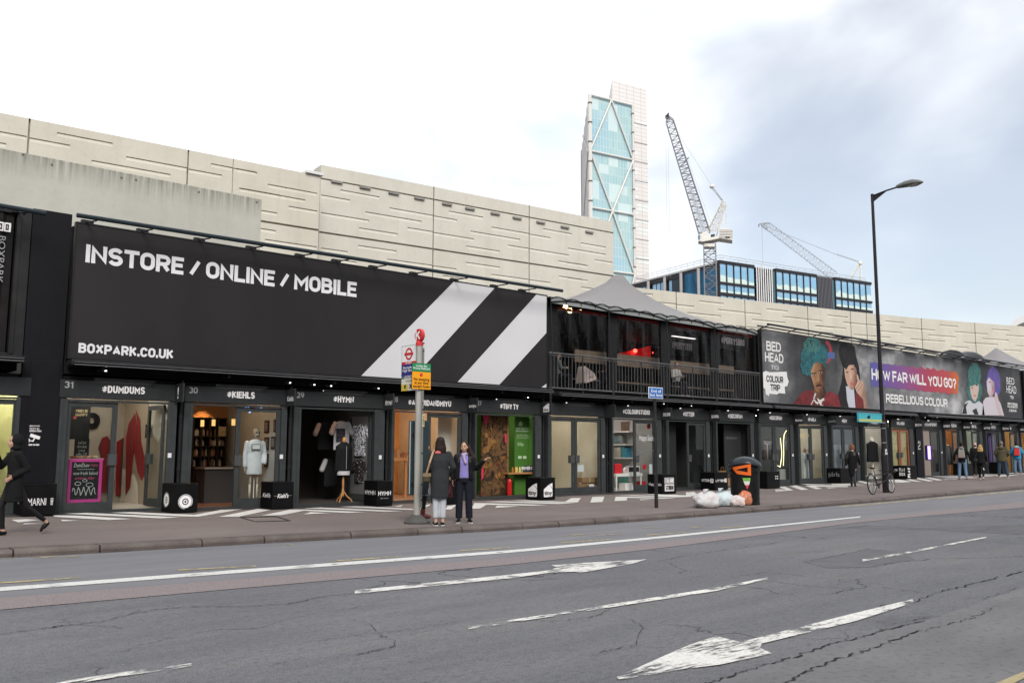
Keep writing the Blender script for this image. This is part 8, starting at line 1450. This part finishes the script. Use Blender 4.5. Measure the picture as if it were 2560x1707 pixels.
 def top(s,mat,hem,name='coat',hw=(.19,.135),chest=(.178,.122),waist=(.162,.118),hips=(.182,.135),collar=.062,sleeve=.062,cuff=.046,sl=1.0,arms='LR',bulge=0.0):
  j,k=s.J,s.k; mb=MB(); ly=lambda z:lerp(j['hips'].y,j['neck'].y,max(0,min(1,(z-.93*k)/(.5*k)))); lx=lambda z:lerp(j['hips'].x,j['neck'].x,max(0,min(1,(z-.93*k)/(.5*k)))); S=[]
  for z,rx,ry in((hem,*hw),(max(hem+.03,.90),*hips),(1.07,*waist),(1.25,*chest),(1.345,.168,.100),(1.40,.115,.082),(1.445,collar,collar*.95)):
   if not S or z*k>S[-1][2]+.02:S.append((lx(z*k),ly(z*k),z*k,rx*k,ry*k))
  mb.loft(S)
  for q in arms:
   mb.cap(j['sh'+q]+Vector((0,0,-.012)),j['el'+q],sleeve*1.08*k,sleeve*.9*k); e=j['el'+q].lerp(j['wa'+q],sl); mb.cap(j['el'+q],e,sleeve*.9*k,cuff*k)
  return s.add(name,mb,mat)
 def trousers(s,mat,to=1.0,knee=.070,cuff=.056,thigh=.096,name='trousers'):
  j,k=s.J,s.k; mb=MB(); mb.loft([(*j['hips'][:2],j['hips'].z+.10*k,.145*k,.108*k),(*j['hips'][:2],j['hips'].z-.02*k,.168*k,.125*k),(*j['hips'][:2],j['hips'].z-.10*k,.13*k,.11*k)])
  for q in 'LR':mb.cap(j['hi'+q],j['kn'+q],thigh*k,knee*k); mb.tube(j['kn'+q],j['kn'+q].lerp(j['an'+q],to),knee*k,12,cuff*k); mb.ell(j['kn'+q],(knee*k,)*3)
  return s.add(name,mb,mat)
 def skirt(s,mat,hem,hw=(.19,.15),top=1.05):
  j,k=s.J,s.k; mid=(j['knL']+j['knR'])/2; y=lambda z:lerp(mid.y,j['hips'].y,max(0,min(1,(z-.5)/.43)))
  mb=MB(); mb.loft([(0,y(hem)*.6,hem*k,hw[0]*k,hw[1]*k),(0,j['hips'].y,.88*k,.178*k,.13*k),(0,j['hips'].y,top*k,.14*k,.105*k)]); return s.add('skirt',mb,mat)
 def shoes(s,mat,sole=None,heel=0.0,boot=0.0):
  j,k=s.J,s.k
  for q in 'LR':
   a,t=j['an'+q],j['to'+q]; d=(t-a); d.z=0; d=d.normalized()if d.length>1e-4 else Vector((0,1,0)); hp=a-d*.035*k-Vector((0,0,.045*k)); mb=MB(); mb.cap(hp,a+(t-a)*.55-Vector((0,0,.012*k)),.040*k,.044*k); mb.cap(a+(t-a)*.5-Vector((0,0,.01*k)),t+d*.02*k,.042*k,.030*k)
   if boot:mb.cap(a,a.lerp(j['kn'+q],boot),.050*k,.056*k)
   o=s.add('shoe',mb,mat)
   if sole:m=MB(); pts=[]; b=min(hp.z,t.z)-.030*k; sd=Vector((-d.y,d.x,0)); m.prism([hp-d*.045*k+sd*.03*k+Vector((0,0,-.026*k)),hp-d*.045*k-sd*.03*k+Vector((0,0,-.026*k)),t-sd*.045*k-d*.04*k+Vector((0,0,-.012*k)),t+d*.055*k-sd*.015*k+Vector((0,0,-.012*k)),t+d*.055*k+sd*.015*k+Vector((0,0,-.012*k)),t+sd*.045*k-d*.04*k+Vector((0,0,-.012*k))],(0,0,-.020*k)); m.build('sole',sole,o,local=True)
 def hair(s,mat,style='short',ln=.2,spread=1.0):
  k,HV=s.k,s.HV; mb=MB(); mb.ell(HV(0,-.022,.038),(.086*k,.092*k,.092*k),16,12,s.hr)
  if style=='long':
   mb.ell(HV(0,-.035,-.02),(.088*k,.080*k,.10*k),14,10,s.hr); mb.loft([(*HV(0,-.05,0)[:2],HV(0,0,-.05-ln).z,.085*k*spread,.045*k),(*HV(0,-.055,0)[:2],HV(0,0,-.10).z,.098*k*spread,.062*k),(*HV(0,-.03,0)[:2],HV(0,0,.02).z,.086*k,.075*k)])
   for sx in(-1,1):mb.cap(HV(sx*.080,-.012,.02),HV(sx*.096,-.005,-.07-ln*.7),.016*k,.026*k)
  elif style=='bob':
   mb.ell(HV(0,-.03,-.03),(.094*k,.082*k,.095*k),14,10,s.hr)
   for sx in(-1,1):mb.cap(HV(sx*.076,.012,.02),HV(sx*.084,.02,-.08),.022*k,.022*k)
  else:mb.ell(HV(0,-.045,-.015),(.074*k,.055*k,.07*k),12,8,s.hr)
  return s.add('hair',mb,mat,s.vox)
 def facepaint(s):
  k,HV=s.k,s.HV; mb=MB()
  for sx in(-1,1):mb.ell(HV(sx*.031,.078,.006),(.013*k,.008*k,.0055*k),8,6,s.hr); mb.ell(HV(sx*.032,.080,.028),(.019*k,.008*k,.0035*k),8,6,s.hr)
  s.add('eyes',mb,M('eye_dark',(.02,.014,.012),.4),False); mb=MB(); mb.ell(HV(0,.097,-.060),(.021*k,.008*k,.007*k),8,6,s.hr); s.add('lips',mb,M('lip_rose',(.30,.09,.08),.4),False)
 def W(s,v):return s.pos+Matrix.Rotation(s.face,3,'Z')@(Vector(v)*s.k)
 def thing(s,name,mb,mat,label,cat,vox=None,sm=3,smooth=True):
  """something carried: its own top-level object, built in the figure's frame"""
  o=mb.build(name,mat,None,local=True,smooth=smooth); o.location=s.pos; o.rotation_euler=(0,0,s.face); tag(o,label,cat)
  if vox:remesh(o,vox,sm)
  return o
def sub(o,name,mb,mat,smooth=True):return mb.build(name,mat,o,local=True,smooth=smooth)
def person_px(px,py):return gpos(px,py)
BLK=cloth('cloth_black',(.0085,.0085,.0095)); GREYC=cloth('cloth_charcoal',(.026,.028,.030),.12,10); NAVYC=cloth('cloth_navy',(.012,.013,.020)); LEA=M('leather_black',(.010,.010,.011),.32,var=.3,vs=7,bump=.4,bs=12); JEANP=cloth('denim_pale',(.37,.39,.42),.15,8); JEANB=cloth('denim_blue',(.10,.17,.26),.2,7); JEAND=cloth('denim_dark',(.035,.055,.085),.2,7); HB=hairmat('hair_dark_brown',(.006,.004,.004),(.028,.013,.010),4); RUST=hairmat('hair_rust',(.09,.035,.018),(.26,.11,.06),4); BLON=hairmat('hair_blonde',(.26,.15,.05),(.52,.34,.14),4); SHB=M('shoe_black',(.010,.010,.011),.4); SHW=M('sole_white',(.55,.55,.54),.6)
# walker at the left edge, hood up, hand with a phone at her mouth, striding to the left
g=gpos(22,1338); stride=dict(hiL=(-.08,0,.90),knL=(-.08,-.02,.50),anL=(-.08,-.50,.22),toL=(-.08,-.46,.06),hiR=(.08,.02,.90),knR=(.085,.17,.49),anR=(.085,.12,.09),toR=(.09,.27,.03),elR=(.21,.16,1.16),waR=(.08,.27,1.36),hdR=(-.2,.1,.9),elL=(-.20,-.13,1.12),waL=(-.17,.08,1.0))
stride['knL']=(-.08,-.17,.48)
F=Fig((g.x+.04,g.y+.0,g.z),(-1,-.12),1.60,'person in a black hooded coat and black tights striding left, hand at the mouth',FAIR,stride,lean=.05,vox=.011)
F.top(BLK,.62,hw=(.19,.15)); F.skirt(BLK,.56,(.185,.16)); F.trousers(M('tights_black',(.012,.011,.012),.5),.98,.058,.038,.085,'tights'); F.shoes(SHB,None)
mb=MB(); mb.ell(F.HV(0,-.035,.015),(.112*F.k,.108*F.k,.128*F.k),16,12); mb.ell(F.HV(0,-.03,-.10),(.105*F.k,.09*F.k,.075*F.k)); F.add('hood',mb,BLK); F.facepaint(); mb=MB(); w_=F.J['waR']+Vector((-.01,.03,.10)); mb.box(w_.x-.06,w_.x+.02,w_.y-.01,w_.y+.004,w_.z-.06,w_.z+.06); F.thing('phone',mb,M('phone_pale',(.42,.55,.50),.3),'pale green phone held at the mouth of the hooded person','phone',smooth=False)
# two women talking at the bus stop, a third person behind the post
g=gpos(1098,1313)
F=Fig((g.x,max(g.y,kerb_y(g.x)+.12),KH),(.50,.87),1.66,'person with long dark hair in a long charcoal coat and pale jeans seen from behind',FAIR,dict(elR=(.26,-.03,1.12),waR=(.18,.12,.95),elL=(-.20,.02,1.12),waL=(-.17,.16,.98),hiL=(-.08,0,.9),knL=(-.07,.02,.49),anL=(-.066,0,.085),toL=(-.085,.14,.03),knR=(.07,.02,.49),anR=(.066,0,.085),toR=(.075,.14,.03)),vox=.011,headturn=R(12))
F.top(GREYC,.53,hw=(.175,.135),hips=(.188,.14),chest=(.186,.125),sleeve=.066); F.trousers(JEANP,.86,.068,.058,.088); F.shoes(SHB,SHW); F.hair(HB,'long',.24,1.12); mb=MB(); mb.ell((0,0,1.435*F.k),(.095*F.k,.085*F.k,.04*F.k)); mb.ell((-.05*F.k,-.07*F.k,1.40*F.k),(.07*F.k,.035*F.k,.035*F.k)); F.add('scarf',mb,cloth('scarf_red',(.42,.10,.10)))
mb=MB(); kx=F.k; mb.box(-.335*kx,-.185*kx,-.10*kx,.09*kx,.82*kx,1.00*kx); o=F.thing('shoulder_bag',mb,M('bag_olive',(.055,.045,.026),.5,var=.2),'olive brown shoulder bag on the tan strap of the woman in the charcoal coat','bag',smooth=False); o.modifiers.new('bevel','BEVEL').width=.03; mb=MB(); mb.path([(-.26*kx,-.02,1.0*kx),(-.215*kx,-.105*kx,1.20*kx),(-.14*kx,-.06*kx,1.425*kx),(-.10*kx,.03,1.44*kx)],.020,6); sub(o,'strap',mb,M('strap_tan',(.38,.24,.15),.6),False); mb=MB(); mb.box(-.338*kx,-.182*kx,-.103*kx,-.0,.94*kx,1.005*kx); sub(o,'flap',mb,M('bag_tan',(.16,.12,.07),.5),False)
g=gpos(1161,1306)
F=Fig((g.x,g.y+.02,g.z),(-.64,-.77),1.58,'person in a lilac jumper and black leather jacket facing the road with one hand raised',TAN,dict(elR=(.25,-.06,1.13),waR=(.245,.02,.90),elL=(-.28,.02,1.13),waL=(-.42,.17,1.30),hdL=(-.8,.2,.55),knL=(-.10,.02,.49),anL=(-.115,0,.085),toL=(-.16,.14,.03),knR=(.10,.02,.49),anR=(.105,0,.085),toR=(.125,.15,.03)),vox=.0105,headturn=R(-14))
F.top(cloth('jumper_lilac',(.20,.17,.42),.12,6),.92,'jumper',hw=(.165,.125),arms='',chest=(.165,.118),waist=(.158,.115),hips=(.165,.12)); F.trousers(NAVYC,.98,.080,.074,.095); F.shoes(SHB,SHW); F.hair(HB,'long',.30,1.0); F.facepaint(); mb=MB(); mb.cap(F.HV(-.085,-.03,.0),F.HV(-.15,-.03,-.16),.040,.040); mb.cap(F.HV(-.15,-.03,-.16),F.HV(-.24,-.02,-.25),.040,.018); mb.cap(F.HV(-.10,-.04,-.05),F.HV(-.20,-.05,-.20),.035,.014); F.add('hair',mb,HB,.012)
j,kx=F.J,F.k; mb=MB()
for sx in(-1,1):mb.loft([(sx*.150*kx,-.012,.90*kx,.085*kx,.14*kx),(sx*.135*kx,-.012,1.1*kx,.080*kx,.135*kx),(sx*.118*kx,-.01,1.26*kx,.082*kx,.128*kx),(sx*.11*kx,-.01,1.37*kx,.075*kx,.10*kx),(sx*.07*kx,-.02,1.43*kx,.04*kx,.07*kx)])
mb.loft([(0,-.07*kx,.95*kx,.14*kx,.07*kx),(0,-.07*kx,1.25*kx,.15*kx,.065*kx),(0,-.05*kx,1.42*kx,.09*kx,.05*kx)])
for q in 'LR':mb.cap(j['sh'+q],j['el'+q],.068*kx,.058*kx); mb.cap(j['el'+q],j['el'+q].lerp(j['wa'+q],.95),.058*kx,.047*kx)
F.add('jacket',mb,LEA,.015); mb=MB(); mb.ell((0,.03*kx,1.435*kx),(.085*kx,.085*kx,.038*kx)); mb.cap((.02*kx,.09*kx,1.41*kx),(-.03*kx,.135*kx,1.25*kx),.045*kx,.035*kx); SCF=NT('scarf_print'); SCF.base(SCF.ramp(SCF.noise(SCF.coord(),22,3),[(.4,(.16,.13,.34)),(.52,(.40,.36,.52)),(.62,(.26,.08,.14))]),.8); F.add('scarf',mb,SCF.m,.014)
mb=MB(); mb.loft([(.30*kx,.03,.52*kx,.035,.14),(.305*kx,.03,.62*kx,.06,.15),(.29*kx,.02,.76*kx,.035,.09),(.28*kx,.02,.80*kx,.02,.04)],14); o=F.thing('handbag',mb,M('bag_burgundy',(.055,.012,.018),.4,var=.3,vs=8),'burgundy handbag hanging from the lowered hand of the woman in lilac','bag',.014,2); mb=MB(); mb.path([(.295*kx,.10,.74*kx),(.27*kx,.07,.86*kx),(.26*kx,.02,.885*kx),(.27*kx,-.03,.86*kx),(.295*kx,-.06,.74*kx)],.010,6); sub(o,'handle',mb,MATS['bag_burgundy'],False)
g=gpos(1075,1297)
F=Fig((g.x,g.y+.25,pave_z(g.x,g.y)),(.72,-.55),1.58,'person in black with a grey patterned skirt mostly hidden behind the bus stop post',TAN,None,vox=.014); F.top(BLK,.80); SKP=NT('skirt_check'); SKP.base(SKP.mix(SKP.rng(SKP.noise(SKP.coord(),30,3),.4,.6),(.22,.22,.24),(.06,.06,.07)),.85); F.skirt(SKP.m,.50,(.20,.16),1.0); F.trousers(BLK,.98,.06,.045,.085,'tights'); F.shoes(M('boot_darkred',(.10,.015,.012),.5),None,boot=.25); F.hair(HB,'bob'); F.facepaint(); mb=MB(); mb.box(.17,.33,-.06,.12,.60,.82); o=F.thing('tote_bag',mb,BLK,'black and grey tote bag beside the person behind the bus stop post','bag',smooth=False); o.modifiers.new('bevel','BEVEL').width=.02; mb=MB(); mb.box(.168,.332,-.062,.122,.74,.80); sub(o,'band',mb,M('bag_grey',(.20,.20,.21),.6),False)
# woman in a leather jacket walking away past the beauty shop
WK=lambda s=1:dict(hiL=(-.08,.01,.90),knL=(-.085,.10*s,.50),anL=(-.085,.13*s,.085),toL=(-.095,.28*s,.03)if s>0 else(-.095,.02,.02),hiR=(.08,-.01,.90),knR=(.085,-.06*s,.50),anR=(.085,-.26*s,.14),toR=(.095,-.14*s,.03),elL=(-.235,-.10*s,1.10),waL=(-.24,-.08*s,.86),elR=(.235,.04*s,1.10),waR=(.24,.17*s,.90))
g=gpos(2134,1216.5); F=Fig(g,(.93,.37),1.62,'person with rust coloured hair, black leather jacket and black skirt walking away',FAIR,WK(),vox=.016); F.top(LEA,.86,'jacket',hw=(.18,.13),chest=(.195,.13),waist=(.185,.135)); F.skirt(BLK,.42,(.155,.13),1.0); F.trousers(M('tights_grey',(.030,.030,.038),.6),.98,.058,.045,.08,'tights'); F.shoes(SHB,None,boot=.16); F.hair(RUST,'bob')
# group at the right
g=gpos(2408,1198); F=Fig(g,(.95,.30),1.72,'person in a black jacket with a grey hood, pale rucksack and blue jeans walking away',FAIR,dict(hiL=(-.10,0,.9),knL=(-.13,.03,.49),anL=(-.16,.02,.085),toL=(-.18,.16,.03),knR=(.12,-.01,.49),anR=(.15,-.05,.085),toR=(.17,.09,.03),hiR=(.10,0,.9),elL=(-.30,-.05,1.12),waL=(-.34,.02,.86),elR=(.30,-.03,1.12),waR=(.33,.05,.86)),vox=.018); F.top(BLK,.78,'jacket',hw=(.19,.14),chest=(.20,.14),waist=(.19,.14)); F.trousers(JEANB,.98,.075,.062,.098); F.shoes(M('shoe_maroon',(.10,.015,.02),.5)); F.hair(HB,'short'); kx=F.k; mb=MB(); mb.ell((0,-.07*kx,1.42*kx),(.14*kx,.10*kx,.075*kx)); F.add('hood',mb,cloth('hood_grey',(.13,.13,.14)))
def rucksack(F,mat,label,w=.15,z0=.98,z1=1.36,d=.11,strap=None,pocket=None):
 k=F.k; mb=MB(); y0=-.13*k; mb.hexa([(-w*k,y0-d*k,z0*k),(w*k,y0-d*k,z0*k),(w*k,y0,z0*k),(-w*k,y0,z0*k),(-w*.82*k,y0-d*.6*k,z1*k),(w*.82*k,y0-d*.6*k,z1*k),(w*.82*k,y0,z1*k),(-w*.82*k,y0,z1*k)]); o=F.thing('rucksack',mb,mat,label,'rucksack',smooth=False); b=o.modifiers.new('bevel','BEVEL'); b.width=.045; b.segments=3; mb=MB(); mb.hexa([(-w*.8*k,y0-(d+.05)*k,(z0+.02)*k),(w*.8*k,y0-(d+.05)*k,(z0+.02)*k),(w*.8*k,y0-d*.9*k,(z0+.02)*k),(-w*.8*k,y0-d*.9*k,(z0+.02)*k),(-w*.75*k,y0-(d+.03)*k,lerp(z0,z1,.45)*k),(w*.75*k,y0-(d+.03)*k,lerp(z0,z1,.45)*k),(w*.75*k,y0-d*.8*k,lerp(z0,z1,.45)*k),(-w*.75*k,y0-d*.8*k,lerp(z0,z1,.45)*k)]); sub(o,'pocket',mb,pocket or mat,False); mb=MB()
 for sx in(-1,1):mb.path([(sx*.07*k,y0-.03,z1*k),(sx*.10*k,-.06,1.43*k),(sx*.12*k,.10*k,1.36*k),(sx*.15*k,.10*k,1.15*k)],.018,5)
 sub(o,'strap',mb,strap or mat,False); return o
rucksack(F,M('sack_sage',(.19,.19,.165),.7,var=.15),'pale grey-green rucksack on the back of the person in blue jeans',strap=M('strap_cream',(.40,.40,.34),.6),pocket=M('sack_pinkgrey',(.22,.16,.15),.7))
g=gpos(2455,1199.5); F=Fig(g,(.95,.30),1.62,'person with long straight blonde hair in black with a large black shoulder bag',FAIR,WK(),vox=.018); F.top(BLK,.80,'jacket',hw=(.18,.135)); F.trousers(BLK,.97,.064,.048,.088); F.shoes(M('shoe_pale',(.46,.44,.42),.6)); F.hair(BLON,'long',.30,1.35); kx=F.k; mb=MB(); mb.loft([(-.24*kx,-.10,.80*kx,.13,.15),(-.24*kx,-.10,.95*kx,.14,.16),(-.22*kx,-.08,1.06*kx,.08,.10)],14); o=F.thing('shoulder_bag',mb,LEA,'large soft black bag on the shoulder of the blonde person','bag',.02,2); mb=MB(); mb.path([(-.22*kx,-.16,1.02*kx),(-.17*kx,-.02,1.42*kx),(-.22*kx,.05,1.02*kx)],.014,5); sub(o,'strap',mb,LEA,False)
for x,z in((.10,.56),(.115,.50),(.09,.44)):mb=MB(); mb.ell((x*kx,-.12,z*kx),(.03,.02,.03)); F.add('white_print',mb,M('print_offwhite',(.5,.5,.48),.7),False)
g=gpos(2473,1190.5); g.x=46.6; g.y=18.55; g.z=pave_z(g.x,g.y); F=Fig(g,(.9,.42),1.70,'person with a pale bald head in a long black coat beside the blonde person',SKIN('pinkpale',(.46,.30,.27)),dict(elR=(.27,.0,1.12),waR=(.28,.05,.86)),vox=.02); F.top(BLK,.62,hw=(.22,.16),chest=(.22,.15),waist=(.21,.15),hips=(.215,.155),sleeve=.075); F.trousers(BLK,.95,.065,.055,.09); F.shoes(M('shoe_tan',(.28,.18,.11),.5)); mb=MB(); mb.ell(F.HV(0,-.03,-.05),(.08*F.k,.075*F.k,.05*F.k)); F.add('collar',mb,BLK)
g=on_pave(2508,1193.5); F=Fig(g,(.95,.30),1.78,'person with cropped greying hair in a hooded olive coat and dark jeans',SKIN('ruddy',(.34,.19,.14)),dict(hiL=(-.10,0,.9),knL=(-.13,.0,.50),anL=(-.17,.0,.085),toL=(-.18,.14,.03),knR=(.14,.02,.49),anR=(.20,-.03,.085),toR=(.23,.11,.03),hiR=(.10,0,.9),elL=(-.27,.0,1.12),waL=(-.22,.14,.98),elR=(.28,.0,1.12),waR=(.22,.14,.98)),vox=.02); F.top(cloth('coat_olive',(.070,.062,.036),.18),.76,hw=(.215,.16),chest=(.22,.15),waist=(.20,.145),hips=(.21,.155),sleeve=.078); F.trousers(JEAND,.97,.082,.068,.10); F.shoes(SHB,SHW); F.hair(hairmat('hair_greying',(.10,.08,.07),(.20,.17,.15),5),'short'); mb=MB(); kx=F.k; mb.ell((0,-.10*kx,1.38*kx),(.13*kx,.07*kx,.09*kx)); F.add('hood',mb,MATS['coat_olive'])
g=on_pave(2545,1185); F=Fig(g,(.93,.36),1.74,'person in a bright blue jacket and jeans wearing a red rucksack',FAIR,dict(hiL=(-.09,0,.9),knL=(-.11,.0,.49),anL=(-.12,.0,.085),toL=(-.13,.14,.03),knR=(.11,.02,.49),anR=(.14,.0,.085),toR=(.15,.14,.03),elL=(-.28,.02,1.12),waL=(-.23,.16,.98),elR=(.28,.02,1.12),waR=(.23,.16,.98)),vox=.02); F.top(cloth('coat_blue',(.020,.20,.36),.15),.80,'jacket',hw=(.20,.15),chest=(.22,.15),waist=(.20,.145),hips=(.205,.15),sleeve=.078); F.trousers(JEANB,.97,.08,.068,.098); F.shoes(SHB,SHW); F.hair(HB,'short'); mb=MB(); kx=F.k; mb.ell((0,-.06*kx,1.43*kx),(.14*kx,.10*kx,.07*kx)); F.add('hood',mb,cloth('hood_palelime',(.25,.42,.40))); rucksack(F,M('sack_red',(.42,.018,.015),.6,var=.2),'bright red rucksack on the back of the person in the blue jacket',w=.15,z0=.98,z1=1.38,strap=BLK)
g=on_pave(2562,1183); g.y+=.3; F=Fig(g,(.93,.36),1.68,'person in a navy coat at the very right edge of the photo',FAIR,None,vox=.025); F.top(cloth('coat_navy',(.015,.018,.055)),.7); F.trousers(NAVYC,.97); F.shoes(SHB); F.hair(HB,'short')
# people on the terrace
SIT=dict(hiL=(-.09,0,.52),knL=(-.10,.42,.50),anL=(-.10,.44,.09),toL=(-.11,.58,.03),hiR=(.09,0,.52),knR=(.10,.42,.50),anR=(.10,.44,.09),toR=(.11,.58,.03),head=(0,.04,1.20),neck=(0,.0,1.04),chest=(0,0,.90),waist=(0,0,.70),hips=(0,0,.56),shL=(-.165,0,.99),elL=(-.22,.06,.74),waL=(-.12,.28,.76),shR=(.165,0,.99),elR=(.22,.06,.74),waR=(.12,.28,.76))
def sitter(px,py,y,face,label,skin,hm,tm,style='short'):
 p=on_y(px,py,y); F=Fig((p.x,y,3.41),face,1.66,label,skin,SIT,vox=.018); dz=p.z-(3.41+1.30*F.k); F.o.location.z+=0; j,k=F.J,F.k; mb=MB(); mb.loft([(0,0,.48*k,.17*k,.13*k),(0,0,.72*k,.16*k,.12*k),(0,0,.9*k,.18*k,.12*k),(0,0,.99*k,.16*k,.095*k),(0,0,1.06*k,.06*k,.06*k)])
 for q in 'LR':mb.cap(j['sh'+q],j['el'+q],.062*k,.055*k); mb.cap(j['el'+q],j['wa'+q],.055*k,.042*k)
 F.add('top',mb,tm); mb=MB()
 for q in 'LR':mb.cap(j['hi'+q],j['kn'+q],.09*k,.07*k); mb.cap(j['kn'+q],j['an'+q],.07*k,.055*k)
 F.add('trousers',mb,NAVYC); F.hair(hm,style); F.facepaint(); return F
sitter(1392,868,20.7,(.95,-.3),'seated person with hair tied back looking down at the left end of the terrace',FAIR,HB,cloth('top_grey',(.09,.10,.105)))
sitter(1513,868,20.9,(-.95,-.2),'seated person at the right edge of the first terrace bay by the dark curtain',FAIR,HB,cloth('top_plum',(.06,.03,.035)))
sitter(1689,890,20.45,(-.2,-1),'seated person with pinned up brown hair facing the street in the third terrace bay',FAIR,hairmat('hair_brown',(.05,.025,.015),(.14,.08,.05),4),cloth('top_white',(.36,.35,.34)))
p=on_y(1462,985,20.3); o=empty('chair',(p.x+.1,20.3,3.4),'terrace chair with a pale draped coat on its back behind the railing','chair'); cx,cy=p.x+.1,20.3; mb=MB(); mb.box(cx-.2,cx+.2,cy-.2,cy+.2,3.84,3.88); mb.build('seat',WOOD,o)
for sx in(-.18,.18):
 for sy in(-.18,.18):mb=MB(); mb.tube((cx+sx,cy+sy,3.4),(cx+sx,cy+sy,3.84 if sy<0 else 4.2),.018,6); mb.build('leg',RAIL,o)
mb=MB(); mb.box(cx-.2,cx+.2,cy+.16,cy+.2,3.98,4.22); mb.build('backrest',WOOD,o); mb=MB(); mb.hexa([(cx-.36,cy-.3,3.62),(cx+.20,cy-.3,3.80),(cx+.2,cy+.22,3.80),(cx-.36,cy+.22,3.62),(cx-.2,cy-.10,4.25),(cx+.30,cy-.10,4.02),(cx+.3,cy+.24,4.02),(cx-.2,cy+.24,4.25)]); o2=mb.build('draped_coat',cloth('coat_palepink',(.40,.33,.31)),smooth=False); tag(o2,'pale pinkish coat draped over the terrace chair in the first bay','coat'); remesh(o2,.03,6)
